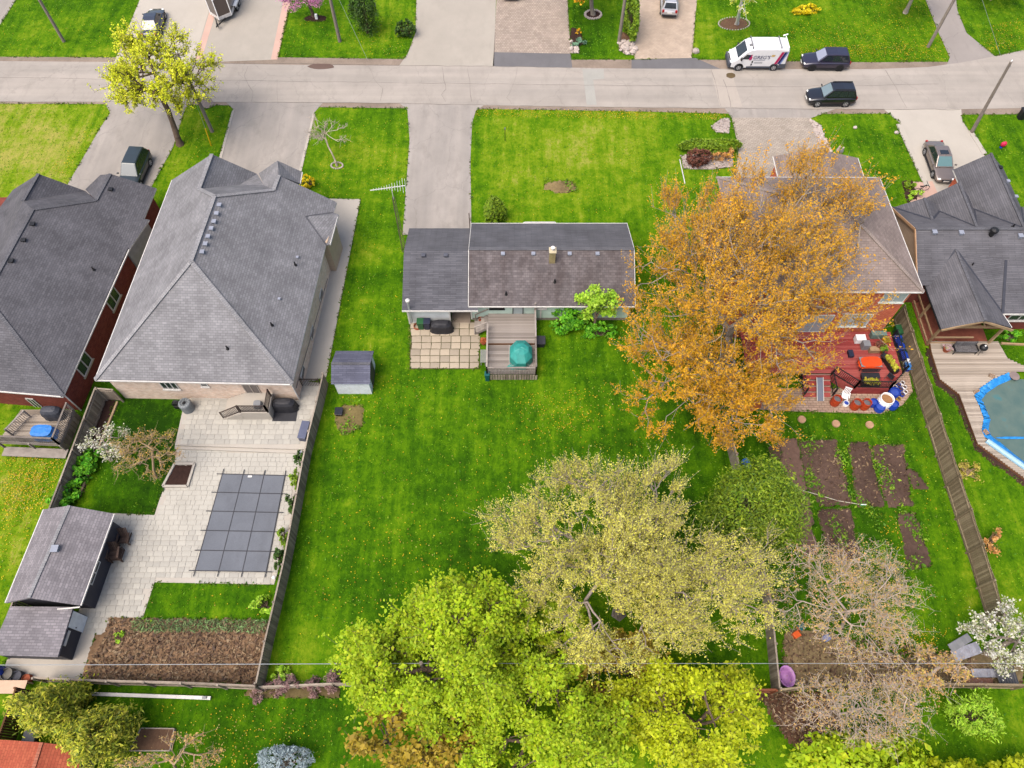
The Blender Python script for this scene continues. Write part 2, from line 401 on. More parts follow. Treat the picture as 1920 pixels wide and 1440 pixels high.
sheet('gravel_shoulder', sh1 + [V(47, 64.5, 0)] + px([(1740, 135), (1200, 136), (600, 130), (0, 121)]) + [up[0] - V(0, .5, 0)], 0.012, GRAV, 'strip of grey gravel along the far road edge', 'shoulder', world=True)
sheet('gravel_shoulder', [lo[0] + V(0, .4, 0)] + px([(0, 186), (600, 187), (1300, 196), (1920, 198), (1920, 214), (1800, 215), (1640, 213), (1500, 214), (1360, 213), (1200, 209), (960, 205), (870, 204), (760, 203), (600, 201), (400, 197), (180, 195), (0, 194.5)]) + [lo[0] - V(0, .3, 0)], 0.012, GRAV, 'strip of brown gravel along the near road edge', 'shoulder', world=True)
# road repairs, one sheet above the road
PATCH = slab('road_patch', C(184, 182, 174), 0.08, stain=0.15); WET = slab('wet_patch', C(120, 100, 92), 0.1, stain=0.3)
sheet('road_patch', [(1092, 130), (1132, 130), (1133, 148), (1112, 150), (1119, 197), (1100, 197)], 0.036, PATCH, 'greenish repaired trench across the road near the paver drives', 'patch')
sheet('road_patch', [(1332, 131), (1375, 131), (1376, 150), (1392, 201), (1350, 201)], 0.036, slab('road_patch_b', C(194, 184, 173), .08, stain=.2), 'paler road repair before the parked van', 'patch')
def oval(u, v, ru, rv, n=14, j=.12): return [(u + ru * math.cos(6.283 * k / n) * (1 + random.uniform(-j, j)), v + rv * math.sin(6.283 * k / n) * (1 + random.uniform(-j, j))) for k in range(n)]
sheet('manhole_cover', oval(1370, 142, 9, 5.5), 0.042, slab('iron_cover', C(112, 96, 70), .2), 'rusty oval drain cover in the road below the van', 'manhole')
sheet('wet_patch', oval(603, 125, 25, 5.5), 0.042, WET, 'dark damp oval patch at the far road edge', 'patch')
sheet('wet_patch', [(372, 178), (395, 183), (404, 198), (385, 205), (372, 192)], 0.042, slab('tarmac_patch', C(150, 138, 132), .15), 'dark tarmac patch at the road end of the wide driveway', 'patch')
# long seams and cracks in the road: real slits filled with tar
CRK = paint('tar_seam', C(146, 138, 130), 0.9, 0.15)
for (pts, wd) in (([(0, 146), (500, 152), (1000, 159), (1480, 163), (1760, 158)], .05), ([(465, 125), (458, 142), (466, 160), (474, 172), (472, 190)], .05), ([(690, 124), (702, 150), (718, 166), (713, 190)], .05),
                  ([(829, 126), (832, 150), (836, 168), (828, 178), (836, 191)], .06), ([(876, 127), (881, 152), (882, 178), (885, 192)], .06), ([(970, 127), (962, 160), (950, 184), (960, 196)], .04), ([(1333, 131), (1345, 170), (1352, 201)], .07), ([(1356, 150), (1366, 180), (1370, 201)], .07),
                  ([(1660, 132), (1680, 165), (1700, 203)], .06), ([(520, 150), (521, 191)], .04), ([(0, 191), (520, 192), (800, 195), (1000, 199), (1300, 203), (1800, 206)], .07), ([(370, 119), (560, 120), (930, 125), (1070, 128)], .06)):
    q = [p + V(0, 0, .037) for p in px(pts)]; m = MB()
    for a_, b_ in zip(q[:-1], q[1:]):
        n_ = max(2, int((b_ - a_).length / 1.2)); pr = a_
        for k in range(1, n_ + 1):
            c_ = a_ + (b_ - a_) * (k / n_) + (V(random.uniform(-.07, .07), random.uniform(-.07, .07), 0) if k < n_ else V(0, 0, 0))
            m.beam(pr, c_, wd * random.uniform(.25, .9), .006); pr = c_
    o_ = m.build('tar_seam', CRK, road)
# --- driveways and aprons
def drive(pts, mat, label, z=0.022, name='driveway'): return sheet(name, pts, z, mat, label, 'driveway')
drive([(196, 192), (354, 192), (345, 210), (325, 275), (272, 372), (112, 372), (190, 237), (207, 212)], ASPH2, 'grey asphalt driveway under the yellow-green maple')
d2 = drive([(422, 190), (607, 191), (587, 214), (555, 345), (400, 345), (440, 207)], ASPH2, 'wide grey driveway in front of the large hip-roofed house')
drive([(748, 193), (908, 197), (892, 208), (885, 232), (882, 300), (884, 440), (755, 440), (768, 262), (764, 206)], ASPH2, 'cracked grey driveway leading to the small garage')
drive([(1358, 202), (1570, 203), (1522, 221), (1372, 221)], ASPH2, 'grey asphalt apron before the paver driveway', 0.018)
drive([(1372, 221), (1520, 221), (1556, 300), (1600, 420), (1384, 420), (1378, 330), (1385, 280)], PAVE, 'beige paver driveway beside the white stone beds')
drive([(1655, 203), (1802, 204), (1804, 226), (1846, 292), (1880, 345), (1905, 440), (1760, 440), (1737, 350), (1690, 233)], CONC2, 'pale concrete driveway with the parked brown sedan')
drive([(1695, 342), (1748, 340), (1775, 400), (1715, 405)], PINK, 'pale paved walk by the front door of the far right house', 0.026, 'walkway')
drive([(30, 0), (-60, -60), (-160, 100), (0, 47)], ASPH2, 'grey driveway at the far left corner')
drive([(262, 0), (240, -60), (452, -60), (404, 22), (376, 118), (214, 118)], CONC2, 'pale concrete driveway with the dark car across the street')
drive([(400, -60), (575, -60), (546, 0), (520, 112), (362, 118), (398, 0)], CONC, 'beige driveway with the cargo trailer across the street', 0.027)
drive([(783, -60), (932, -60), (926, 126), (748, 124), (765, 100), (779, 62)], CONC, 'grey concrete driveway across the street opposite the small garage')
drive([(934, -60), (1060, -60), (1070, 101), (926, 98)], PAVE2, 'fine paver driveway across the street')
drive([(926, 98), (1070, 101), (1073, 128), (924, 126)], DARKAS, 'dark fresh asphalt apron below the fine paver driveway')
drive([(1198, -60), (1312, -60), (1297, 109), (1190, 111), (1188, 62)], pavers('sand_pavers', C(212, 192, 172), C(200, 180, 160), C(180, 162, 146), .3, .2, .015), 'sand coloured driveway with the silver car')
drive([(1184, 112), (1304, 109), (1350, 129), (1184, 130)], DARKAS, 'dark asphalt apron beside the van')
drive([(1712, -60), (1785, -60), (1795, 20), (1812, 62), (1868, 108), (1775, 122), (1781, 108), (1760, 62)], slab('lane_asphalt', C(172, 164, 158), .08, crack=.3), 'grey lane climbing between yellow-flowered lawns')
for pts in ([(520, 112), (546, 0), (558, -60), (545, -60), (532, 0), (508, 112)], [(366, 112), (400, 0), (412, -60), (424, -60), (412, 0), (378, 112)]):
    drive(pts, PINK, 'pink paver border of the trailer driveway, ' + ('street lawn side' if pts[0][0] == 520 else 'dark car side'), 0.032, 'paver_border')
for pts, s_ in (([(587, 213), (591, 213), (560, 345), (555, 345)], 'bare tree side'), ([(440, 206), (436, 206), (402, 330), (407, 330)], 'maple side')):
    drive(pts, CONC2, 'thin pale concrete edging of the wide driveway, ' + s_, 0.05, 'driveway_edging')
drive([(1690, 232), (1680, 234), (1733, 350), (1744, 350)], CONC2, 'pale concrete edging beside the brown sedan', 0.06, 'driveway_edging')
drive([(1815, 246), (1823, 245), (1850, 288), (1842, 290)], CONC2, 'pale concrete edging below the leaning pole', 0.06, 'driveway_edging')
# --- walks and patios of the large hip-roofed house
drive([(606, 373), (676, 374), (640, 560), (612, 707), (560, 724), (590, 460)], CONC2, 'pale concrete walk along the side of the large house', 0.05, 'walkway')
patio_up = [(344, 752), (345, 774), (331, 838), (573, 846), (606, 722), (565, 718)]
patio_lo = [(331, 838), (327, 872), (300, 935), (290, 966), (205, 962), (178, 1080), (146, 1150), (150, 1190), (178, 1190), (205, 1190), (207, 1158), (268, 1158), (290, 1092), (514, 1096), (545, 990), (558, 900), (573, 846)]
pu = sheet('patio', patio_up, 0.30, CONC2, 'pale paved upper terrace behind the large house', 'patio', 0.0)
pl_ = sheet('patio', patio_lo, 0.03, CONC2, 'pale paved pool terrace', 'patio')
sheet('step', [(330, 836), (575, 844), (573, 852), (329, 843)], 0.16, CONC2, 'long stone step between the two terraces', 'step', 0.0)
sheet('concrete_walk', [(150, 1187), (179, 1188), (152, 1276), (0, 1276), (18, 1226), (130, 1226)], 0.036, CONC2, 'plain concrete walk round the pool house', 'walkway')
def pave_pieces(poly, parent, z, w_, d_, mat, lim, rot=0.0):
    q = [P(*p) for p in poly]; pts = [(p.x, p.y) for p in q]
    x0, x1 = min(p[0] for p in pts), max(p[0] for p in pts); y0, y1 = min(p[1] for p in pts), max(p[1] for p in pts)
    spots = []; y = y0; r = 0
    while y < y1:
        x = x0 - random.uniform(0, w_)
        while x < x1:
            ww = w_ * random.choice((.7, 1, 1, 1.35)); cx_, cy_ = x + ww / 2, y + d_ / 2
            ok = inpoly(np.array([x + .03, x + ww - .03, x + .03, x + ww - .03]), np.array([y + .03, y + .03, y + d_ - .03, y + d_ - .03]), pts).all()
            if ok: spots.append((cx_, cy_, ww))
            x += ww
        y += d_; r += 1
    spots.sort(key=lambda s_: s_[1]); pc = Piece('paver', MB().box((0, 0, 0), (1, 1, .03)), mat); rest = MB()
    for k, (x, y, ww) in enumerate(spots):
        zz = z + random.uniform(0, .008)
        if k < lim: pc.put(parent, (x, y, zz), 0, (ww - .018, d_ - .018, 1))
        else: rest.box((x, y, zz), (ww - .018, d_ - .018, .03))
    if rest.v: rest.build('pavers', mat, parent, kind='stuff')
pave_pieces(patio_up, pu, 0.305, .52, .40, PATIO, 300)
pave_pieces(patio_lo, pl_, 0.035, .46, .36, PATIO, 300)
# --- slab patio behind the small bungalow
cp = sheet('patio', [(769, 603), (900, 601), (899, 692), (768, 692)], 0.02, slab('patio_joint', C(92, 92, 56), .25, stain=.4), 'weathered concrete slab patio behind the garage', 'patio')
pc = Piece('concrete_slab', MB().box((0, 0, 0), (1, 1, .05)), SLABM)
vr = [605, 617, 630.5, 643, 655, 667.5, 680, 691.5]
for j in range(7):
    for k in range(8 if j < 2 else 7):
        a_ = P(769.5 + k * 18.4 + (2.5 if j in (2, 3) else 0), vr[j]); b_ = P(769.5 + (k + 1) * 18.4 + (2.5 if j in (2, 3) else 0), vr[j + 1])
        if b_.x > P(902, 690).x: continue
        c_ = (a_ + b_) / 2
        o_ = pc.put(cp, (c_.x + random.uniform(-.01, .01), c_.y, .03 + random.uniform(0, .012)), random.uniform(-.03, .03), (abs(b_.x - a_.x) - .075, abs(b_.y - a_.y) - .06, 1))
# --- garden beds
def soilbed(name, pts, mat, label, cat='garden bed', amp=0.07, step=0.13, parent_h=0.0, rag=.13):
    q = px(pts); poly = []
    for i in range(len(q)):
        a_, b_ = q[i], q[(i + 1) % len(q)]; n_ = max(1, int((b_ - a_).length / .35))
        for k in range(n_): c_ = a_.lerp(b_, k / n_); poly.append((c_.x + random.uniform(-1, 1) * rag, c_.y + random.uniform(-1, 1) * rag))
    HARD.append(poly)
    x0, x1 = min(p[0] for p in poly), max(p[0] for p in poly); y0, y1 = min(p[1] for p in poly), max(p[1] for p in poly)
    gx_, gy_ = np.meshgrid(np.arange(x0, x1, step), np.arange(y0, y1, step)); ny_, nx_ = gx_.shape
    ins = inpoly(gx_.ravel(), gy_.ravel(), poly).reshape(ny_, nx_)
    z = np.where(ins, RNG.uniform(0.03, 0.03 + amp, gx_.shape), 0.0) + parent_h
    jx = gx_ + RNG.uniform(-.04, .04, gx_.shape); jy = gy_ + RNG.uniform(-.04, .04, gx_.shape)
    id_ = np.arange(nx_ * ny_).reshape(ny_, nx_)
    keep = (ins[:-1, :-1] | ins[1:, 1:] | ins[:-1, 1:] | ins[1:, :-1]).ravel()
    qd = np.stack([id_[:-1, :-1], id_[:-1, 1:], id_[1:, 1:], id_[1:, :-1]], -1).reshape(-1, 4)[keep].ravel()
    o = np_mesh(name, np.stack([jx.ravel(), jy.ravel(), z.ravel()], 1), 4, qd, mat)
    return tag(o, label, cat, kind='structure')
STRAW = slab('straw_soil', C(152, 122, 94), 0.4, stain=0.55, fine=5)
soilbed('vegetable_bed', [(206, 1160), (506, 1166), (492, 1280), (154, 1277), (179, 1191), (200, 1190)], STRAW, 'large dug brown vegetable bed behind the pool terrace', amp=.14)
soilbed('planter_bed', [(331, 873), (364, 873), (351, 911), (309, 911)], MULCH, 'dark mulched square planter in the pale terrace', amp=.06, parent_h=.06, rag=.02)
soilbed('border_bed', [(196, 748), (217, 752), (150, 930), (110, 950), (150, 840)], MULCH, 'dark narrow border bed along the weathered left fence')
soilbed('island_bed', oval(1052, 350, 30, 11), slab('island_soil', C(150, 130, 92), .35, stain=.4, fine=5), 'small oval weedy island bed in the front lawn', amp=.12)
soilbed('bare_patch', oval(655, 785, 27, 26, 14, .25), slab('bare_patch', C(128, 114, 74), .3, stain=.4, fine=6), 'bare muddy patch in front of the white shed', amp=.04)
for k, (pts, mt, lab) in enumerate((
        ([(1462, 826), (1495, 823), (1511, 915), (1532, 1040), (1502, 1046), (1473, 912)], slab('pinkish_soil', C(126, 100, 88), .15, stain=.25), 'smooth reddish soil strip nearest the green cedar'),
        ([(1500, 828), (1566, 825), (1597, 945), (1540, 948), (1512, 912)], SOILD, 'dark dug bed beside the reddish strip'),
        ([(1532, 957), (1594, 953), (1612, 1046), (1556, 1056)], SOILD, 'lower dark bed below the hose'),
        ([(1590, 832), (1627, 829), (1656, 948), (1607, 950), (1602, 900)], SOILD, 'narrow dark bed in the middle of the garden'),
        ([(1635, 838), (1691, 835), (1708, 944), (1666, 952)], SOILD, 'dark square bed nearest the grey board fence'),
        ([(1683, 966), (1714, 964), (1746, 1060), (1706, 1066)], SOILD, 'lone dark bed at the lower right of the garden'),
        ([(1440, 838), (1462, 836), (1468, 860), (1448, 862)], SOILD, 'small dark patch at the upper left of the garden'),
        ([(1700, 880), (1716, 885), (1742, 915), (1712, 915)], SOILD, 'small weedy soil patch by the grey board fence'))):
    soilbed('soil_bed', pts, mt, lab, amp=.1)
soilbed('mulch_strip', [(1742, 650), (1746, 661), (1763, 712), (1799, 740), (1833, 832), (1925, 900), (1925, 914), (1826, 838), (1792, 748), (1757, 719), (1737, 663)], MULCH, 'dark mulch strip edging the pool deck')
soilbed('flower_bed', [(1693, 340), (1710, 338), (1720, 372), (1700, 378)], MULCH, 'small dark flower bed by the front walk of the far right house')
soilbed('rear_thicket_floor', [(1418, 1296), (1560, 1300), (1600, 1440), (1560, 1440), (1470, 1380)], slab('leaf_litter', C(110, 80, 64), .3, stain=.5, fine=6), 'brown leaf litter under the bare trees behind the rear fence', amp=.12)
soilbed('yard_litter', [(1475, 1185), (1540, 1180), (1600, 1215), (1700, 1235), (1800, 1222), (1915, 1225), (1915, 1282), (1470, 1286)], slab('leaf_litter_b', C(142, 124, 92), .3, stain=.45, fine=6), 'brown littered ground along the inside of the rear fence', amp=.12)
soilbed('rear_fence_litter', [(470, 1290), (640, 1284), (640, 1306), (460, 1308)], slab('leaf_litter_c', C(112, 98, 66), .3, stain=.4, fine=6), 'brown leafy ground behind the rear fence', amp=.1)
STONEW = slab('white_stone', C(214, 200, 192), 0.16, stain=0.1, obj=.15)
def pebbles(name, pts, label, n, size=(.06, .14), mat=STONEW, parts=0, base=True):
    q = px(pts); poly = [(p.x, p.y) for p in q]; HARD.append(poly)
    root = thing(name, label, 'stone bed', (sum(p[0] for p in poly) / len(poly), sum(p[1] for p in poly) / len(poly), 0))
    MB().prism(q, -.03, .03).build('gravel_base', slab(name + '_base', C(176, 160, 152), .3, fine=5), root)
    m = MB(); x0, x1 = min(p[0] for p in poly), max(p[0] for p in poly); y0, y1 = min(p[1] for p in poly), max(p[1] for p in poly); k = 0
    st = MB().ell((0, 0, 0), (1, .8, .6), 7, 4, .2); pc_ = Piece('stone', st, mat) if parts else None
    while k < n:
        x, y = random.uniform(x0, x1), random.uniform(y0, y1)
        if not inpoly(np.array([x]), np.array([y]), poly)[0]: continue
        s_ = random.uniform(*size)
        if parts: pc_.put(root, (x, y, .03 + s_ * .3), random.uniform(0, 6), (s_, s_, s_))
        else: m.ell((x, y, .03 + s_ * .3), (s_, s_ * random.uniform(.6, 1), s_ * .6), 6, 3, .2)
        k += 1
    if not parts: m.build('pebbles', mat, root, kind='stuff')
    return root
pebbles('stone_bed', [(1368, 222), (1350, 224), (1334, 238), (1342, 248), (1366, 250)], 'round bed of white stones left of the paver driveway mouth', 220)
pebbles('stone_bed', [(1518, 224), (1536, 232), (1548, 262), (1560, 285), (1548, 285), (1532, 262)], 'long bed of white stones right of the paver driveway', 260)
pebbles('stone_bed', [(1276, 292), (1372, 286), (1374, 312), (1335, 318), (1282, 317)], 'bed of white stones under the dark red shrub', 520)
pebbles('boulder_bed', [(1160, 80), (1190, 80), (1192, 104), (1172, 102), (1160, 92)], 'rockery of pale boulders beside the sand driveway', 24, (.2, .42), parts=1)
pebbles('boulder_bed', [(1070, 78), (1085, 82), (1086, 100), (1070, 100)], 'rockery of pale stones beside the fine paver driveway', 14, (.15, .3), parts=1)
# ================================================================ buildings
WHITE = paint('white_trim', C(232, 228, 222, .55), 0.5, 0.1)
BLACKM = paint('black_metal', C(38, 38, 40), 0.45, 0.1); DARKGL = glass('window_glass', (0.022, 0.028, 0.03, 1)); PALEGL = glass('pale_blind_glass', C(176, 190, 190, .6), 0.15)
VENT = paint('vent_grey', C(176, 182, 198, .42), 0.6, 0.1); VENTD = paint('vent_dark', C(96, 98, 108), 0.5, 0.1)
def roof_part(root, faces, mat, name='roof', th=0.14):
    m = MB()
    for f in faces:
        n = Vector((0, 0, 0))
        for i in range(len(f)):
            p_, q_ = f[i], f[(i + 1) % len(f)]; n += Vector(p_).cross(Vector(q_))
        m.poly(f if n.z > 0 else f[::-1])
    o = m.build(name, mat, root); s_ = o.modifiers.new('thick', 'SOLIDIFY'); s_.thickness = th; s_.offset = -1
    return o
def gutters(root, lines, mat=None, w_=0.07):
    for a_, b_ in lines:
        d = (b_ - a_); n = Vector((d.y, -d.x, 0)).normalized() * 0.03
        MB().beam(a_ + V(0, 0, -.07) + n, b_ + V(0, 0, -.07) + n, w_, .11).build('gutter', mat or WHITE, root)
def ridges(roof, lines, mat, w_=0.26):
    for a_, b_ in lines: MB().beam(a_ + V(0, 0, .015), b_ + V(0, 0, .015), w_, .05).build('ridge_cap', mat, roof)
def wallpoly(root, pts, z0, z1, mat, name='wall'): return MB().prism([(p.x, p.y) for p in pts], z0, z1).build(name, mat, root)
def vface(u, v, a_, b_): return PL(u, v, (a_, b_, a_ + V(0, 0, 1)))      # sighted point on the vertical face through a, b
def window(root, a_, b_, p0, p1, n=2, frame=WHITE, pane=None, name='window', sill=True, proud=0.03):
    # a_, b_ : wall line; p0, p1 : sighted upper-left / lower-right corners
    A, B = vface(*p0, a_, b_), vface(*p1, a_, b_)
    x = (b_ - a_); x.z = 0; x.normalize(); nrm = V(x.y, -x.x, 0)
    if nrm.dot(V(0, 0, 0) - a_) < 0: nrm = -nrm
    if (B - A).dot(x) < 0: A, B = A + 0 * A, B; x = -x
    L = (B - A).dot(x); z0, z1 = min(A.z, B.z), max(A.z, B.z); O = V(A.x, A.y, 0) + nrm * proud
    m = MB()
    def at(s_, z): return O + x * s_ + V(0, 0, z)
    t_ = 0.06
    for s0, s1, za, zb in ((0, L, z1 - t_ / 2, z1 - t_ / 2), (0, L, z0 + t_ / 2, z0 + t_ / 2)): m.beam(at(s0, za), at(s1, zb), .07, t_)
    for k in range(n + 1):
        s_ = t_ / 2 + (L - t_) * k / n; m.beam(at(s_, z0 + t_), at(s_, z1 - t_), .065, t_)
    o = m.build(name, frame, root)
    for k in range(n):
        s0, s1 = t_ / 2 + (L - t_) * k / n, t_ / 2 + (L - t_) * (k + 1) / n
        MB().beam(at(s0 + .02, (z0 + z1) / 2) - nrm * .01, at(s1 - .02, (z0 + z1) / 2) - nrm * .01, .03, z1 - z0 - .1).build('pane', pane or DARKGL, o)
    if sill: MB().beam(at(-.06, z0 - .03) + nrm * .04, at(L + .06, z0 - .03) + nrm * .04, .16, .06).build('sill', frame, o)
    return o
def box_vent(roof, u, v, tri, mat, s_=0.36, h=0.2):
    p = PL(u, v, tri); m = MB().box(p + V(0, 0, h * .3), (s_ * .75, s_ * .75, h)).box(p + V(0, 0, h * .85), (s_, s_, .07)); m.build('roof_vent', mat, roof)
def pipe_vent(roof, u, v, tri, h=0.35, r=0.06, mat=None):
    p = PL(u, v, tri); MB().tube(p - V(0, 0, .05), p + V(0, 0, h), r, r, 8).lathe(p, [(r * 2.2, -.02), (r * 1.2, .09)], 8).build('vent_pipe', mat or BLACKM, roof)
BRICKA = brick('red_brick', C(154, 74, 62), C(128, 58, 50), C(140, 98, 88)); BRICKB = brick('cream_brick', C(240, 220, 200, .62), C(228, 196, 172, .62), C(236, 218, 204, .62))
BRICKD = brick('orange_brick', C(216, 106, 72, .6), C(194, 84, 56, .6), C(220, 156, 126, .6)); MINT = siding('mint_siding', C(206, 228, 214, .62)); WSID = siding('white_siding', C(226, 230, 230, .65))
CHAR = siding('charcoal_siding', C(72, 72, 82), 0.16); BEIGE = siding('beige_siding', C(216, 190, 164), .2)
SH_A = shingle('shingle_dark', C(94, 93, 98), C(122, 121, 126)); SH_B = shingle('shingle_grey', C(130, 129, 132), C(164, 163, 166), 0.18, 0.34)
SH_C1 = shingle('shingle_slate', C(100, 100, 105), C(120, 120, 125), 0.14, .9); SH_C2 = shingle('shingle_old', C(98, 92, 94), C(142, 134, 134), 0.2, .32, stain=(C(74, 62, 60), .55))
SH_C3 = shingle('shingle_garage', C(90, 90, 96), C(122, 122, 128), 0.15, 0.9); SH_D = shingle('shingle_brown', C(144, 128, 122), C(174, 158, 150), 0.18, .34)
SH_E = shingle('shingle_blue', C(98, 97, 102), C(124, 123, 128), 0.15, 1.0); SH_P = shingle('shingle_pool', C(124, 120, 124), C(168, 162, 166), .17, .34); SH_R = shingle('shingle_red', C(176, 86, 66), C(208, 116, 86), .17, .3)
CAPB = shingle('cap_grey', C(146, 145, 147), C(178, 177, 179), .15, .3); CAPA = shingle('cap_dark', C(98, 98, 103), C(122, 122, 127), .15, .3)
def inset(pts, d):
    c_ = sum((Vector((p.x, p.y, 0)) for p in pts), Vector()) / len(pts); out = []
    n = len(pts)
    for i in range(n):
        p0, p1, p2 = pts[i - 1], pts[i], pts[(i + 1) % n]
        e1 = Vector((p1.x - p0.x, p1.y - p0.y, 0)).normalized(); e2 = Vector((p2.x - p1.x, p2.y - p1.y, 0)).normalized()
        n1 = Vector((-e1.y, e1.x, 0)); n2 = Vector((-e2.y, e2.x, 0))
        if n1.dot(c_ - Vector((p1.x, p1.y, 0))) < 0 and n2.dot(c_ - Vector((p1.x, p1.y, 0))) < 0: n1, n2 = -n1, -n2
        b_ = (n1 + n2); b_ = b_ / max(.3, b_.length_squared) * 2 if b_.length > .01 else n1
        out.append(Vector((p1.x, p1.y, 0)) + b_ * d)
    return out
# ---- large grey hip-roofed house in cream brick
def house_b():
    hE, hR = 3.5, 8.5
    FL, BL, BR, FR = P(323, 337, hE), P(178, 712, hE), P(548, 720, hE), P(631, 379, hE)
    RB, RF = P(358, 490, hR), P(402, 368, hR)
    LP, RP = (FL, BL, RB), (RB, BR, FR)
    root = thing('house', 'large cream brick house with big grey hip roof left of the central lawn', 'house', ((FL + BR) / 2).to_2d().to_3d())
    P1, Q1 = PL(397, 289, LP), PL(373, 354, LP); W1 = P(482, 326, hE + .4); S1 = PL(513, 356, RP); K = PL(523, 329, RP)
    V1 = PL(450, 346, (P1, Q1, W1)); T1 = PL(495, 347, (Q1, RF, S1))
    J = P(520, 301, K.z - .2); E1 = P(566, 322, K.z - 1.5); E2 = P(562, 344, K.z - 1.6); W2 = P(485, 325, hE + .4)
    r = roof_part(root, [[FL, P1, Q1, RF, RB, BL], [P1, W1, V1, Q1], [Q1, V1, W1, T1, S1, RF], [RB, RF, S1, K, FR, BR], [BL, RB, BR], [J, W2, T1, S1, K], [J, K, E2, E1]], SH_B)
    A_, D1, D2, D3 = PL(573, 406, RP), P(635, 402, 3.75), P(620, 458, 3.75), PL(611, 459, RP)
    roof_part(root, [[A_, D1, D2, D3], [A_, PL(624, 399, RP), D1]], SH_B, 'side_roof')
    ridges(r, [(RB, RF), (RB, BL), (RB, BR), (RF, S1), (P1, Q1), (K, S1), (Q1, RF)], CAPB, .3)
    ridges(r, [(A_, D3), (A_, PL(624, 399, RP))], CAPA, .12)
    gutters(root, [(BL, BR), (FL, BL), (D3, BR), (D1, D2), (E2, E1), (FR, PL(625, 398, RP))])
    ft = inset([FL, BL, BR, FR], .42); wallpoly(root, [ft[0], ft[1], ft[2], ft[3]], 0, hE - .05, BRICKB)
    MB().poly([FL + V(.4, -.3, -.1), P1 + V(0, -.3, -.2), W1 + V(-.4, -.3, -.1), V(W1.x - .4, W1.y - .3, 0), V(FL.x + .4, FL.y - .3, 0)]).build('gable_wall', BRICKB, root)
    wallpoly(root, [V(FL.x + .4, FL.y - .3, 0), V(W1.x - .3, W1.y - .3, 0), V(W1.x - .3, W1.y - 6, 0), V(FL.x + .4, FL.y - 6, 0)], 0, hE, BRICKB)
    bay = [V(D1.x - .35, D1.y - .4, 0), V(D2.x - .35, D2.y + .3, 0), V(D2.x - 2, D2.y + .3, 0), V(D1.x - 2, D1.y - .4, 0)]
    wallpoly(root, bay, 0, 3.6, BEIGE, 'bay_wall')
    bl, br = ft[1], ft[2]
    window(root, bl, br, (296, 715), (338, 729), 3); window(root, bl, br, (374, 718), (392, 724), 1)
    window(root, bl, br, (452, 720), (494, 742), 2, frame=paint('patio_door_frame', C(196, 184, 172)), pane=glass('patio_glass', C(104, 96, 96)), name='sliding_door')
    window(root, ft[2], ft[3], (622, 470), (600, 560), 1, sill=False) if False else None
    for (u, v) in ((412, 386), (407, 402), (402, 417), (397, 430), (391, 445), (386, 459), (380, 474)): box_vent(r, u, v, RP, VENT, .32, .16)
    for (u, v, t_) in ((554, 497, RP), (510, 610, RP), (427, 654, (BL, RB, BR))): pipe_vent(r, u, v, t_)
    for (u, v) in ((558, 483), (524, 561)): box_vent(r, u, v, RP, VENT, .2, .1)
    d0 = ft[2] + V(.06, -.02, 0)
    MB().tube(d0 + V(0, 0, .1), d0 + V(0, 0, hE - .1), .05, .05, 6).build('downspout', WHITE, root)
    side = (ft[2], ft[3]); MB().beam(ft[2] + V(.08, .3, 1.6), ft[3] + V(.08, -6, 1.6), .05, .05).build('conduit', paint('conduit_grey', C(150, 140, 132)), root)
    for t_ in (.12, .34, .56):
        c_ = ft[2].lerp(ft[3], t_) + V(.04, 0, 0); wd = MB().box(c_ + V(0, 0, 1.0), (.08, 1.1, .55)).build('window', WHITE, root); MB().box(c_ + V(.035, 0, 1.0), (.05, .9, .4)).build('pane', DARKGL, wd)
    return ft
FTB = house_b()
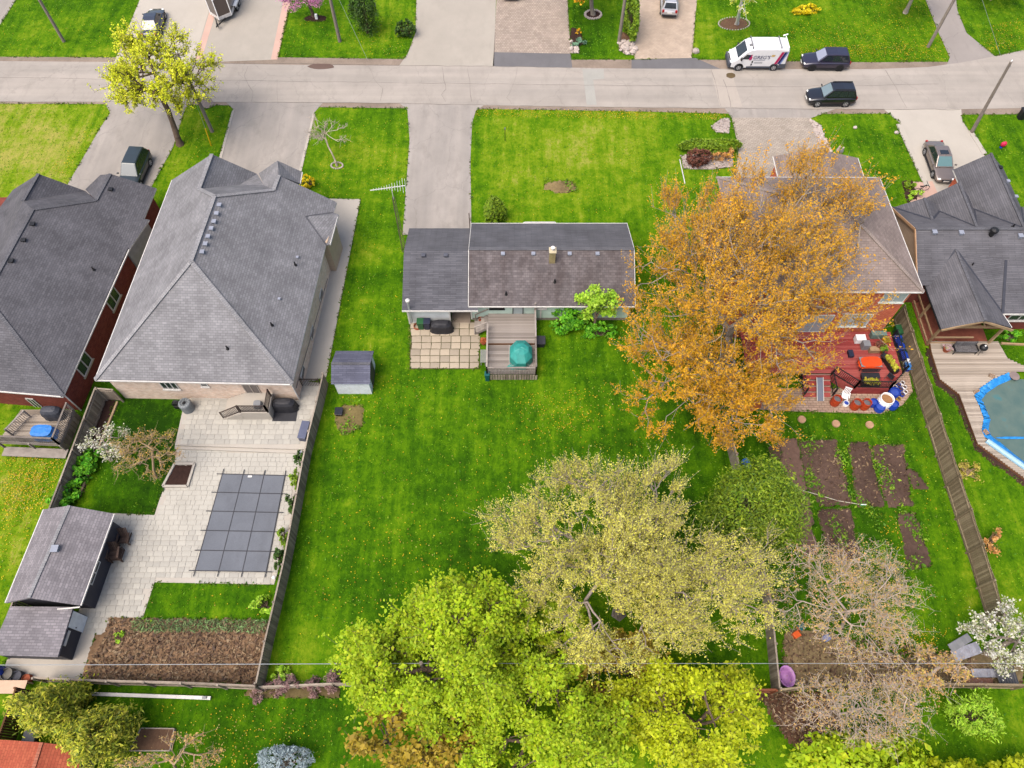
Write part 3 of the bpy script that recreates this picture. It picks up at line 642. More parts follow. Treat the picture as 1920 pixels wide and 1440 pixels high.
# ---- dark-roofed red brick house at the left edge
def house_a():
    hE, hR = 3.0, 6.1
    FR, BR, FL = P(293, 353, hE), P(118, 743, hE), P(24, 356, hE)
    d = (FR - BR); d.z = 0; d.normalize()
    RF = P(62, 393, hR); RB = RF - d * 8.2
    RP = (RF, BR, FR); LE = lambda p: V(2 * RF.x - 0, 0, 0)
    wv = V(d.y, -d.x, 0); wid = 14.2; BL = BR - wv * wid; FLb = FR - wv * wid; FLb.z = BL.z = hE
    root = thing('house', 'red brick house with dark shingle roof at the left edge', 'house', ((FL + BR) / 2).to_2d().to_3d())
    LP = (RF, RB, BL); P1 = P(72, 326, 5.4); Q1 = P(43, 377, 5.4); W1 = P(160, 358, hE + .1); S1 = PL(180, 376, RP); K = PL(207, 326, RP)
    N1, N2, N3 = PL(270, 409, RP), P(280, 412, hE), P(242, 468, hE)
    T1 = PL(176, 372, (Q1, RF, S1)); J = P(188, 328, K.z - .6); W2 = P(160, 355, hE + .2)
    r = roof_part(root, [[FL, P1, Q1, RF, RB, BL], [P1, W1, Q1], [Q1, W1, T1, S1, RF], [RB, RF, S1, K, FR, N1, PL(238, 470, RP), BR], [BL, RB, BR], [J, W2, T1, S1, K]], SH_A)
    AP = PL(212, 420, RP); roof_part(root, [[AP, PL(268, 410, RP), N2, N3, PL(240, 462, RP)]], SH_A, 'side_roof')
    ridges(r, [(RB, RF), (RB, BL), (RB, BR), (RF, S1), (P1, Q1), (K, S1)], CAPA)
    gutters(root, [(BL, BR), (FR, N1), (N2, N3), (N3, BR)])
    ft = inset([FLb + d * -2, BL, BR, FR], .4); wallpoly(root, ft, 0, hE - .05, BRICKA)
    side = (ft[2], ft[3])
    for p0, p1 in (((205, 548), (213, 566)), ((152, 667), (163, 698))):
        a_ = vface(*p0, *side); b_ = vface(*p1, *side); c_ = (a_ + b_) / 2; n_ = V(d.y, -d.x, 0) * .03; cz = 1.85
        m = MB(); q = V(c_.x, c_.y, 0) + n_
        for s0 in (-.75, 0, .75): m.beam(q + d * s0 + V(0, 0, cz - .6), q + d * s0 + V(0, 0, cz + .6), .07, .08)
        for z_ in (-.6, .6): m.beam(q - d * .79 + V(0, 0, cz + z_), q + d * .79 + V(0, 0, cz + z_), .08, .08)
        wd = m.build('window', WHITE, root)
        for s0 in (-.375, .375): MB().beam(q + d * (s0 - .3) + V(0, 0, cz), q + d * (s0 + .3) + V(0, 0, cz), .03, 1.1).build('pane', DARKGL, wd)
        MB().beam(q - d * .9 + V(0, 0, cz - .68), q + d * .9 + V(0, 0, cz - .68), .2, .09).build('sill', paint('stone_sill', C(196, 184, 160)), wd)
    window(root, ft[1], ft[2], (47, 746), (82, 764), 2, name='sliding_door'); window(root, ft[1], ft[2], (-8, 768), (20, 776), 3)
    MB().tube(ft[2] + V(.05, -.05, .1), ft[2] + V(.05, -.05, 2.9), .05, .05, 6).build('downspout', WHITE, root)
    for (u, v) in ((208, 356), (62, 421), (45, 451), (22, 490)): box_vent(r, u, v, RP, BLACKM, .34, .12)
    pipe_vent(r, 176, 506, RP)
    bay = [V(N2.x - .3, N2.y, 0), V(N3.x - .3, N3.y, 0), V(N3.x - 2, N3.y, 0), V(N2.x - 2, N2.y, 0)]; wallpoly(root, bay, 0, 2.9, paint('grey_stucco', C(178, 178, 182)), 'bay_wall')
house_a()
# ---- small bungalow with garage in the middle
def house_c():
    hE, hR = 2.5, 4.25
    fl, fr, bl, br = P(884, 419, hE), P(1174, 419, hE), P(878, 574, hE), P(1190, 574, hE)
    yF, yB = fl.y, bl.y; yR = (yF + yB) / 2; x0, x1 = -3.33, 9.42; xg = -8.42
    root = thing('bungalow', 'small mint green bungalow with attached garage in the centre', 'house', (2, yR, 0))
    RL, RR = V(x0, yR, hR), V(x1, yR, hR)
    f1 = roof_part(root, [[V(x0, yF, hE), V(x1, yF, hE), RR, RL]], SH_C1, 'front_roof'); b1 = roof_part(root, [[RL, RR, V(x1, yB, hE), V(x0, yB, hE)]], SH_C2, 'rear_roof')
    gF, gB = P(765, 428, 2.35).y, P(790, 582, 2.3).y; gR = P(758, 470, 3.75).y; xr = x0 - .02
    roof_part(root, [[V(xg, gF, 2.35), V(xr, gF, 2.35), V(xr, gR, 3.75), V(xg, gR, 3.75)]], SH_C1, 'garage_front_roof')
    g2 = roof_part(root, [[V(xg, gR, 3.75), V(xr, gR, 3.75), V(xr, gB, 2.3), V(xg, gB, 2.3)], [V(xr, gB, 2.3), V(xr, yB + .0, 2.42), V(xr + .75, yB + .0, 2.42), V(xr + .75, gB, 2.3)]], SH_C3, 'garage_rear_roof')
    ridges(b1, [(RL, RR)], SH_C1); 
    gutters(root, [(V(x0, yB, hE), V(x1, yB, hE)), (V(xg, gB, 2.3), V(xr + .75, gB, 2.3)), (V(x1, yF, hE), V(x0, yF, hE)), (V(xg, gF, 2.35), V(xr, gF, 2.35))])
    for xx in (x0 - .01, x1 + .01):
        for ya in (yF, yB): MB().beam(V(xx, ya, hE - .06), V(xx, yR, hR - .06), .04, .16).build('rake_board', WHITE, root)
    yw = yB + .4; gw = gB + .35
    wallpoly(root, [V(x0 + .15, yw, 0), V(x1 - .3, yw, 0), V(x1 - .3, yF - .4, 0), V(x0 + .15, yF - .4, 0)], .35, hE - .05, MINT)
    wallpoly(root, [V(x0 + .18, yw + .03, 0), V(x1 - .33, yw + .03, 0), V(x1 - .33, yF - .43, 0), V(x0 + .18, yF - .43, 0)], 0, .36, paint('foundation', C(170, 158, 146), .9, .2), 'foundation')
    wallpoly(root, [V(xg + .3, gw, 0), V(-4.9, gw, 0), V(-4.9, gF - .4, 0), V(xg + .3, gF - .4, 0)], 0, 2.25, WSID, 'garage_wall')
    MB().poly([V(x1 - .3, yw, hE - .1), V(x1 - .3, yF - .4, hE - .1), V(x1 - .3, yR, hR - .25)]).build('gable_wall', MINT, root)
    MB().poly([V(xg + .3, gw, 2.2), V(xg + .3, gF - .4, 2.2), V(xg + .3, gR, 3.6)]).build('gable_wall', WSID, root)
    MB().box(((-4.9 + x0 + .1) / 2, gw + .9, .03), (1.5, 1.9, .06)).build('breezeway_floor', paint('breezeway_floor', C(160, 144, 128), .9), root)
    # breezeway between garage and house
    MB().box(((-4.9 + x0 + .1) / 2, gw + 1.8, 1.1), (1.5, .1, 2.2)).build('breezeway_wall', paint('breezeway', C(150, 134, 120), .8), root)
    MB().box((-4.86, gw - .02, 1.1), (.1, .1, 2.2)).build('corner_trim', WHITE, root); MB().box((x0 + .14, yw - .02, 1.3), (.1, .1, 2.1)).build('corner_trim', WHITE, root); MB().box((xg + .32, gw - .02, 1.1), (.12, .1, 2.2)).build('corner_trim', WHITE, root)
    wl = (V(x0, yw, 0), V(x1, yw, 0))
    dr = window(root, *wl, (961, 575), (981, 597), 1, frame=BLACKM, pane=PALEGL, name='back_door', sill=False); dr['label'] = 'dark back door with pale glass'
    window(root, *wl, (918, 574.5), (945, 578), 1, frame=BLACKM); window(root, *wl, (1003, 574.5), (1024, 577.5), 1)
    MB().box((1.7 + .55, yw - .05, 1.45), (.12, .1, 2.0)).build('corner_trim', WHITE, root)
    RP = (RL, RR, V(x0, yB, hE)); GP = (V(xg, gR, 3.75), V(xr, gR, 3.75), V(xg, gB, 2.3))
    for u in (943, 1000, 1068, 1120): box_vent(b1, u, 477, RP, VENT, .3, .14)
    for u in (794, 836): box_vent(g2, u, 480, GP, VENTD, .32, .16)
    pipe_vent(b1, 949, 552, RP); pipe_vent(b1, 1040, 529, RP)
    c_ = PL(1035, 492, RP); cb = paint('chimney_brick', C(176, 160, 116), .85, .2)
    ch = MB().box(c_ + V(0, .15, .45), (.46, .46, 1.5)).build('chimney', cb, b1)
    MB().box(c_ + V(0, .15, 1.24), (.56, .56, .1)).build('chimney_cap', paint('cement_cap', C(220, 206, 172)), b1); MB().lathe(c_ + V(0, .15, 1.3), [(.11, 0), (.11, .22), (.17, .24), (.17, .28)], 8).build('flue', WHITE, b1)
    # white flue on the garage and the mast stub at the valley
    p = V(P(775, 600, 0).x, gw - .25, 0); fl_ = MB().tube(p + V(0, 0, .6), p + V(0, 0, 3.3), .085, .085, 8).build('stove_pipe', paint('galvanised', C(196, 204, 206), .4, .1, metal=.3), root); MB().lathe(p + V(0, 0, 3.3), [(.1, 0), (.17, .04), (.17, .2), (.06, .26)], 8).build('pipe_cap', WHITE, fl_)
    q = V(x0 - .12, yF - .25, 0); MB().tube(q + V(0, 0, 2.2), q + V(0, 0, 4.0), .04, .04, 6).build('service_mast', paint('rust_metal', C(110, 92, 84), .7), root)
    # front stoop with white rail
    a_, b_ = P(970, 417, 1.0), P(1040, 417, 1.0); m = MB()
    MB().prism([V(a_.x + .6, yF - .4, 0), V(b_.x, yF - .4, 0), V(b_.x, yF + .9, 0), V(a_.x + .6, yF + .9, 0)], 0, .5).build('stoop', paint('stoop_wood', C(176, 132, 98), .8, .2), root)
    yy = yF + .9
    m.beam(V(a_.x + .6, yy, 1.6), V(b_.x, yy, 1.6), .1, .1).beam(V(b_.x, yy, 1.6), V(b_.x, yF - .2, 1.6), .1, .1).beam(V(a_.x + .6, yy, 1.6), V(a_.x - .6, yF + .1, .9), .1, .1)
    for k in range(8): xx = a_.x + .6 + (b_.x - a_.x - .6) * k / 7; m.beam(V(xx, yy, .5), V(xx, yy, 1.6), .06, .06)
    m.build('stoop_railing', WHITE, root)
    return x0, x1, yw, gw
X0C, X1C, YWC, GWC = house_c()
def hip_roof(root, FL, BL, BR, FR, hE, hR, mat):
    D = (FL - BL).to_2d().length / 2; W_ = (BR - BL).to_2d().length; ux = (BR - BL).normalized()
    ml, mr = (FL + BL) / 2, (FR + BR) / 2; ml.z = mr.z = hR
    if W_ > 2 * D: A, B = ml + ux * D, mr - ux * D; fs = [[FL, FR, B, A], [A, B, BR, BL], [FL, A, BL], [FR, BR, B]]
    r = roof_part(root, fs, mat); return r, A, B
# ---- orange brick house behind the big orange tree
def house_d():
    hE = 6.6
    BR, FR, BL = P(1732, 547, hE), P(1649, 333, hE), P(1394, 541, hE); BL.y = BR.y + .05; FL = BL + (FR - BR)
    root = thing('house', 'two-storey orange brick house with brown hip roof behind the orange tree', 'house', ((BL + FR) / 2).to_2d().to_3d())
    r, A, B = hip_roof(root, FL, BL, BR, FR, hE, 9.5, SH_D)
    capd = shingle('cap_brown', C(160, 144, 136), C(182, 168, 158), .15, .3); ridges(r, [(A, B), (B, BR), (B, FR), (A, BL), (A, FL)], capd)
    gutters(root, [(BL, BR), (BR, FR), (FR, FL)])
    ft = inset([FL, BL, BR, FR], .4); wallpoly(root, ft, 0, hE - .05, BRICKD)
    bl, br = ft[1], ft[2]; wf = paint('pale_window_frame', C(214, 218, 210, .7))
    window(root, bl, br, (1660, 549), (1692, 566), 2, frame=wf, pane=PALEGL); window(root, bl, br, (1583, 588), (1622, 611), 2, frame=wf, pane=PALEGL)
    window(root, bl, br, (1440, 548), (1490, 566), 2, frame=wf, pane=PALEGL); window(root, bl, br, (1505, 590), (1545, 622), 2, frame=wf, pane=PALEGL, name='sliding_door')
    F = P(1528, 278, 4.9); L_, R_ = P(1450, 293, 2.9), P(1608, 296, 2.9)
    bk = V(0, -7, 0); roof_part(root, [[F, L_, L_ + bk, F + bk], [F, F + bk, R_ + bk, R_]], SH_D, 'garage_roof')
    gutters(root, [(L_, L_ + bk), (R_ + bk, R_)]); wallpoly(root, [L_ + V(.3, -.3, 0), R_ + V(-.3, -.3, 0), R_ + bk + V(-.3, 0, 0), L_ + bk + V(.3, 0, 0)], 0, 2.8, BRICKD, 'garage_wall')
    MB().poly([L_ + V(.3, -.3, -.1), F + V(0, -.3, -.15), R_ + V(-.3, -.3, -.1)]).build('gable_wall', BRICKD, root)
    return ft
FTD = house_d()
# ---- far right house with several gables and the covered porch
VALL = paint('valley_flashing', C(66, 68, 78), .7, .1)
def house_e():
    hE, hR = 2.8, 4.7
    root = thing('house', 'far right house with many dark gables and a rear porch', 'house', (42, 38.5, 0))
    yF, yB, xl = 42.6, P(1733, 535, hE).y, 31.35; yR = (yF + yB) / 2; xr = 62
    fs = [[V(xl, yF, hE), V(xl, yR, hR), V(xr, yR, hR), V(xr, yF, hE)], [V(xl, yB, hE), V(xr, yB, hE), V(xr, yR, hR), V(xl, yR, hR)]]
    r = roof_part(root, fs, SH_E)
    FP, BP = (fs[0][0], fs[0][1], fs[0][2]), (fs[1][0], fs[1][1], fs[1][2])
    def gable(c_, pk, hp, name, rlow=None):
        cl = P(*c_, hE); k = P(*pk, hp); ye = yR + (hR - hp) / (hR - hE) * (yF - yR); re_ = V(k.x, ye, hp - .01)
        xr_ = 2 * k.x - cl.x; cr = V(xr_, k.y, hE); cl = V(cl.x, k.y, hE); ev = yF
        lo_l, lo_r = V(cl.x, ev, hE), V(xr_, ev, hE)
        o = roof_part(root, [[k, cl, lo_l, re_], [k, re_, lo_r, cr]], SH_E, name); ridges(o, [(k, re_)], CAPA, .2); ridges(o, [(lo_l, re_), (lo_r, re_)], VALL, .16)
        wallpoly(root, [cl + V(.3, -.4, 0), cr + V(-.3, -.4, 0), lo_r + V(-.3, -1, 0), lo_l + V(.3, -1, 0)], 0, hE - .05, BEIGE if name != 'garage_gable' else BRICKD)
        MB().poly([cl + V(.3, -.4, -.1), k + V(0, -.4, -.15), cr + V(-.3, -.4, -.1)]).build('gable_wall', BEIGE, root)
        gutters(root, [(lo_l, cl)])
        return o, (k, cl, re_)
    gable((1672, 389), (1733, 371), 3.95, 'porch_gable'); gable((1733, 362), (1798, 342), 4.55, 'front_gable'); g3, g3p = gable((1783, 308), (1858, 287), 4.66, 'garage_gable')
    ridges(r, [(V(xl, yR, hR), V(xr, yR, hR))], CAPA)
    for (u, v) in ((1875, 315), ): box_vent(g3, u, v, (g3p[0], g3p[2], g3p[2] + V(2, 0, -.9)), BLACKM, .3, .14)
    for (u, v) in ((1889, 341), (1904, 370)): box_vent(g3, u, v, (g3p[0], g3p[2], g3p[2] + V(2, 0, -.9)), VENT, .26, .16)
    for (u, v) in ((1751, 437), (1801, 438), (1912, 444)): box_vent(r, u, v, BP, VENT, .36, .2)
    p = PL(1858, 440, BP); MB().lathe(p, [(.2, -.1), (.2, .35), (.3, .42), (.3, .6), (.1, .7)], 10).build('turbine_vent', BLACKM, r); pipe_vent(r, 1820, 500, BP, .45); pipe_vent(r, 1899, 425, FP, .3)
    # left gable wall
    xw = xl + .3; MB().poly([V(xw, yF - .3, 0), V(xw, yF - .3, hE - .1), V(xw, yR, hR - .25), V(xw, yB + .3, hE - .1), V(xw, yB + .3, 0)][::-1]).build('gable_wall', BEIGE, root)
    wallpoly(root, [V(xw + .02, yF - .4, 0), V(xw + .02, yB + .4, 0), V(xr, yB + .4, 0), V(xr, yF - .4, 0)], 0, hE - .05, BRICKA)
    for y_ in (yF, yB): MB().beam(V(xl - .02, y_, hE - .07), V(xl - .02, yR, hR - .07), .06, .2).build('rake_board', paint('tan_trim', C(212, 170, 130)), root)
    # right rear wing
    W0, W1 = P(1880, 588, hE - .1), P(1990, 560, hE - .1); W1.y = W0.y + .02; A0 = PL(1886, 488, BP)
    roof_part(root, [[A0 + V(0, 0, .02), W0, V(64, W0.y, hE - .1), V(64, A0.y, A0.z + .02)]], SH_E, 'wing_roof'); ridges(r, [(A0, W0)], VALL, .2)
    gutters(root, [(W0, V(64, W0.y, hE - .1))]); wallpoly(root, [V(W0.x + .4, W0.y + .4, 0), V(64, W0.y + .4, 0), V(64, yB + 1, 0), V(W0.x + .4, yB + 1, 0)], 0, hE - .2, BRICKA)
    wr = (V(W0.x, W0.y + .4, 0), V(64, W0.y + .4, 0)); window(root, *wr, (1896, 590), (1926, 600), 2)
    # covered porch at the back
    pk_h, pe = 4.0, 2.65
    L0, L1, R1, K1 = P(1735, 535, pe), P(1765, 617, pe), P(1897, 614, pe), P(1848, 601, pk_h); K0 = PL(1791, 479, BP); R0 = P(1880, 588, pe)
    K0 = V(K1.x - .2, yR + (K1.y - yR) * 0 - (hR - pk_h) / (hR - hE) * (yR - yB), pk_h)
    o = roof_part(root, [[L0, L1, K1, K0], [K0, K1, R1, R0]], SH_E, 'porch_roof'); ridges(o, [(K0, K1)], CAPA, .2); ridges(r, [(L0 + V(0, .1, .03), K0), (R0, K0)], VALL, .18)
    roof_part(root, [[K0 + V(0, 0, -.02), R0, A0 + V(0, 0, .01)]], SH_E, 'valley_roof')
    gutters(root, [(L0, L1)], BLACKM); gutters(root, [(R1, R0)])
    tw = wood('porch_timber', C(150, 122, 92), C(176, 146, 112), C(196, 168, 132)); lp = [P(1745, 655), P(1862, 655)]; y1 = L1.y + .3; xa, xb = L1.x + .25, R1.x - .35
    for a_ in (V(xa, y1, 0), V(xb, y1, 0), V(xa, y1 + 2.4, 0), V(xa, y1 + 4.4, 0)): MB().box(a_ + V(0, 0, 1.3), (.16, .16, 2.6)).build('porch_post', tw, root)
    m = MB().beam(V(xa, y1, 2.5), V(xb, y1, 2.5), .12, .24); m.build('porch_beam', tw, root); MB().beam(V(xa, y1, 2.5), V(xa, y1 + 5, 2.5), .12, .24).build('porch_beam', tw, root)
    for z_ in (.25, 1.05): MB().beam(V(xa, y1, z_), V(xa, y1 + 5, z_), .1, .1).build('porch_rail', tw, root); MB().beam(V(xa, y1, z_), V(xb - 1.6, y1, z_), .1, .1).build('porch_rail', tw, root)
    for s_ in (0, 1): MB().beam(V(K1.x, K1.y + .05, pk_h - .2), V((L1 if s_ else R1).x, K1.y + .05, pe - .05), .08, .2).build('rake_board', tw, root)
    for k in range(-2, 3):
        if k: MB().beam(V(K1.x, y1, pk_h - .3), V(K1.x + k * .9, y1, 2.6), .06, .08).build('truss_web', tw, root)
    MB().prism([V(xa - .1, y1 - .1, 0), V(xb + .1, y1 - .1, 0), V(xb + .1, y1 + 5, 0), V(xa - .1, y1 + 5, 0)], 0, .12).build('porch_floor', paint('porch_floor', C(150, 84, 66), .8, .2), root)
house_e()
# ---- grey pool house with lean-to
def pool_house():
    hE, hR = 2.35, 3.2
    L0, L1, K0, K1, R0, R1 = P(82, 955, hE), P(10, 1130, hE), P(130, 948, hR), P(54, 1121, hR), P(213, 963, hE), P(150, 1135, hE)
    root = thing('pool_house', 'charcoal pool house with weathered shingle roof and lean-to', 'pool house', ((L0 + R1) / 2).to_2d().to_3d())
    r = roof_part(root, [[L0, L1, K1, K0], [K0, K1, R1, R0]], SH_P); ridges(r, [(K0, K1)], CAPB, .22); gutters(root, [(L0, L1), (R1, R0)])
    RP = (K0, K1, R1); box_vent(r, 105, 1030, RP, VENT, .45, .22)
    ft = inset([L0, L1, R1, R0], .3); wallpoly(root, ft, 0, hE - .05, CHAR)
    MB().poly([ft[1] + V(0, 0, 2.2), ft[2] + V(0, 0, 2.2), V(K1.x, ft[1].y, hR - .2)]).build('gable_wall', CHAR, root)
    d = (ft[3] - ft[2]).normalized(); q = V(P(187, 1060, 1.8).x, 0, 0); c_ = ft[2].lerp(ft[3], .36) + V(.03, 0, 1.72); m = MB()
    for s_ in (-.72, 0, .72): m.beam(c_ + d * s_ + V(0, 0, -.28), c_ + d * s_ + V(0, 0, .28), .06, .06)
    for z_ in (-.28, .28): m.beam(c_ - d * .75 + V(0, 0, z_), c_ + d * .75 + V(0, 0, z_), .07, .06)
    wd = m.build('window', WHITE, root); MB().beam(c_ - d * .7, c_ + d * .7, .02, .5).build('pane', DARKGL, wd)
    MB().box(V(K1.x + .1, ft[1].y - .06, 2.45), (.3, .08, .25)).build('wall_vent', paint('wall_vent', C(150, 146, 156)), root)
    # lean-to
    a_, b_, c2, d2 = P(20, 1137, 2.1), P(137, 1138, 2.1), P(108, 1232, 1.9), P(-22, 1228, 1.9)
    lr = roof_part(root, [[a_, b_, c2, d2]], SH_P, 'lean_to_roof'); lt = inset([a_, d2, c2, b_], .12); wallpoly(root, lt, 0, 1.85, CHAR, 'lean_to_wall')
    dd = (lt[3] - lt[2]).normalized(); s0 = lt[2]; L = (lt[3] - lt[2]).length
    dr = MB().beam(s0 + dd * (L * .62) + V(.03, 0, .9), s0 + dd * (L * .98) + V(.03, 0, .9), .05, 1.75).build('door', paint('white_door', C(224, 228, 230, .75)), root); MB().box(s0 + dd * (L * .66) + V(.08, 0, .95), (.06, .06, .06)).build('handle', BLACKM, dr)
    MB().beam(s0 + dd * (L * .22) + V(.03, 0, 1.45), s0 + dd * (L * .56) + V(.03, 0, 1.45), .05, .22).build('window', WHITE, root)
    MB().path([P(150, 1138, 2.2), P(132, 1140, 2.2), P(108, 1142, 2.15)], .05, 6).build('downspout', WHITE, root)
pool_house()
def small_shed():
    hE = 1.75; xa, xb = P(621, 720, hE).x, P(694, 720, hE).x; yB, yF = P(650, 720.5, hE).y, P(660, 658, hE).y; yR = P(655, 682, 2.45).y
    root = thing('shed', 'small white garden shed with grey shingle roof by the lawn fence', 'shed', ((xa + xb) / 2, (yB + yF) / 2, 0)); mt = shingle('shingle_shed', C(92, 94, 112), C(124, 126, 144), .16, .6)
    r = roof_part(root, [[V(xa, yF, hE), V(xb, yF, hE), V(xb, yR, 2.45), V(xa, yR, 2.45)], [V(xa, yR, 2.45), V(xb, yR, 2.45), V(xb, yB, hE), V(xa, yB, hE)]], mt, th=.08); ridges(r, [(V(xa, yR, 2.45), V(xb, yR, 2.45))], CAPA, .2)
    wl = [V(xa + .15, yB + .15, 0), V(xb - .15, yB + .15, 0), V(xb - .15, yF - .15, 0), V(xa + .15, yF - .15, 0)]; wallpoly(root, wl, 0, hE - .05, paint('shed_white', C(226, 232, 240, .7), .6, .08, dirt=(C(150, 150, 120), .35)))
    for x_ in (xa + .15, xb - .15): MB().poly([V(x_, yB + .15, hE - .06), V(x_, yF - .15, hE - .06), V(x_, yR, 2.38)]).build('gable_wall', paint('shed_end_shade', C(120, 116, 116)), root)  # grey ends of the white shed: side shade put into the colour
    MB().box((xb - .12, (yB + yF) / 2, .85), (.05, 1.3, 1.6)).build('door', paint('shed_door', C(96, 90, 88)), root)
small_shed()
def red_shed():
    hE, hR = 2.2, 2.9
    L0, K0, R0 = P(-40, 1384, hE), P(78, 1392, hR), P(158, 1402, hE); d = V(-.1, -3.4, 0)
    root = thing('shed', 'shed with faded red shingle roof at the bottom left corner', 'shed', (K0.x, K0.y - 1.5, 0))
    r = roof_part(root, [[K0, L0, L0 + d, K0 + d], [K0, K0 + d, R0 + d, R0]], SH_R); ridges(r, [(K0, K0 + d)], shingle('cap_red', C(190, 112, 90), C(214, 140, 112), .15, .3), .2)
    wallpoly(root, [L0 + V(.2, -.2, 0), R0 + V(-.25, -.2, 0), R0 + d + V(-.25, .2, 0), L0 + d + V(.2, .2, 0)], 0, hE - .05, paint('shed_tan', C(196, 186, 160), .7, .1))
red_shed()
# ================================================================ vegetation
def seg_mesh(name, segs, mat, parent, ns=5):
    S = np.array(segs, float); a_, b_ = S[:, 0:3], S[:, 3:6]; ra, rb = S[:, 6], S[:, 7]
    off = np.array(OFF.get(parent.name, Vector((0, 0, 0)))); a_ = a_ - off; b_ = b_ - off
    d = b_ - a_; L = np.linalg.norm(d, axis=1, keepdims=True); d = d / np.maximum(L, 1e-6)
    up = np.where(np.abs(d[:, 2:3]) < .9, np.array([[0, 0, 1.]]), np.array([[1., 0, 0]]))
    y = np.cross(up, d); y /= np.linalg.norm(y, axis=1, keepdims=True); z = np.cross(d, y)
    t = np.arange(ns) * 2 * np.pi / ns; ring = y[:, None, :] * np.cos(t)[None, :, None] + z[:, None, :] * np.sin(t)[None, :, None]
    v0 = a_[:, None, :] + ring * ra[:, None, None]; v1 = b_[:, None, :] + ring * rb[:, None, None]
    vv = np.concatenate([v0, v1], 1).reshape(-1, 3); n = len(S); base_ = (np.arange(n) * 2 * ns)[:, None]
    k = np.arange(ns)[None, :]; k2 = (k + 1) % ns
    q = np.stack([base_ + k, base_ + k2, base_ + ns + k2, base_ + ns + k], -1).reshape(-1)
    return np_mesh(name, vv, 4, q, mat, parent, smooth=True)
def leaf_quads(name, Cn, size, mat, parent, rng, aspect=.6, flat=.9, outward=None):
    n = len(Cn); off = np.array(OFF.get(parent.name, Vector((0, 0, 0)))) if parent is not None else np.zeros(3)
    nrm = rng.normal(size=(n, 3)); nrm[:, 2] = np.abs(nrm[:, 2]) + flat * 2
    if outward is not None: nrm += outward * 1.2
    nrm /= np.linalg.norm(nrm, axis=1, keepdims=True)
    r = rng.normal(size=(n, 3)); u = np.cross(nrm, r); u /= np.linalg.norm(u, axis=1, keepdims=True); w_ = np.cross(nrm, u)
    s_ = size * np.clip(rng.lognormal(-.08, .42, (n, 1)), .35, 2.1); c_ = Cn - off
    bend = nrm * s_ * .25
    vv = np.stack([c_ - u * s_, c_ + w_ * s_ * aspect + bend, c_ + u * s_, c_ - w_ * s_ * aspect + bend], 1).reshape(-1, 3)
    return np_mesh(name, vv, 4, np.arange(n * 4), mat, parent)
def crown_points(n, ctr, rad, rng, cut=.6, fill=2.0, lobes=.28):
    if isinstance(ctr, list): return np.concatenate([crown_points(int(n * w_), c_, r_, rng, cut, fill, lobes) for c_, r_, w_ in ctr])
    # branch-end clumps spread through the crown with gaps between them
    m_ = max(16, int(n / 17)); v = rng.normal(size=(m_ * 3, 3)); v /= np.linalg.norm(v, axis=1, keepdims=True); v = v[v[:, 2] > -cut][:m_]; m_ = len(v)
    az = np.arctan2(v[:, 1], v[:, 0]); ph = rng.uniform(0, 6.28, 3); lob = 1 + lobes * (.5 * np.cos(3 * az + ph[0]) + .5 * np.cos(5 * az + ph[1])) * .6
    r = (rng.uniform(.18, 1, m_) ** (1 / fill)) * lob; ce = v * r[:, None]
    k = rng.integers(0, m_, n); sg = rng.uniform(.08, .17, m_)[k]
    pts = ce[k] + rng.normal(size=(n, 3)) * sg[:, None] * np.array([1, 1, .8]); pts += ce[k] * rng.uniform(-.15, .1, (n, 1))
    return np.array(ctr) + pts * np.array(rad)
def grow(base_, fork, A, rng, rtip=.012, expo=.42, wob=.1, f0=.42, sub_twig=0, plume=0.0):
    segs, tips = [], []; rb = rtip * len(A) ** expo; base_ = np.array(base_, float)
    def seg(p, q, r0, r1):
        L = np.linalg.norm(q - p); k = 1 if L < .8 else (2 if L < 2.2 else 3); pr, rr = p, r0
        for i in range(1, k + 1):
            c_ = p + (q - p) * i / k; c_ = c_ + (rng.normal(size=3) * wob * L / k * .5 if i < k else 0); r_ = r0 + (r1 - r0) * i / k
            segs.append((*pr, *c_, rr, r_)); pr, rr = c_, r_
    def rec(pos, ids, r0):
        n = len(ids); pts = A[ids]
        if n == 1:
            seg(pos, pts[0], r0, rtip * .6); tips.append((*pos, *pts[0]))
            for _ in range(sub_twig):
                s_ = pos + (pts[0] - pos) * rng.uniform(.3, 1.0)
                if plume:
                    o_ = s_ - base_; o_ = o_ / (np.linalg.norm(o_) + .01); q = s_ + (o_ * .7 + np.array([0, 0, .55]) + rng.normal(size=3) * .38) * plume * rng.uniform(.5, 1.3)
                    segs.append((*s_, *q, rtip * .7, rtip * .4)); tips.append((*s_, *q)); continue
                q = s_ + rng.normal(size=3) * np.linalg.norm(pts[0] - pos) * .35 + np.array([0, 0, .05]); segs.append((*s_, *q, rtip * .7, rtip * .4)); tips.append((*s_, *q))
            return
        c_ = pts.mean(0); d = c_ - pos; nx_ = pos + d * f0 + rng.normal(size=3) * np.linalg.norm(d) * wob
        r1 = rtip * n ** expo; seg(pos, nx_, max(r0, r1), r1)
        k = 3 if (n > 30 and rng.uniform() < .35) else 2
        ce = pts[rng.choice(n, k, replace=False)]
        for _ in range(4):
            lab = ((pts[:, None, :] - ce[None]) ** 2).sum(-1).argmin(1)
            for j in range(k):
                if (lab == j).any(): ce[j] = pts[lab == j].mean(0)
        gs = [ids[lab == j] for j in range(k) if (lab == j).any()]
        if len(gs) == 1: gs = [ids[: n // 2], ids[n // 2:]]
        for g in gs: rec(nx_, g, rtip * len(g) ** expo * 1.05)
    fork = np.array(fork, float)
    seg(base_, fork, rb * 1.35, rb); rec(fork, np.arange(len(A)), rb)
    # root flare
    segs.append((*(base_ - [0, 0, .1]), *(base_ + [0, 0, .35]), rb * 1.9, rb * 1.32))
    return segs, tips
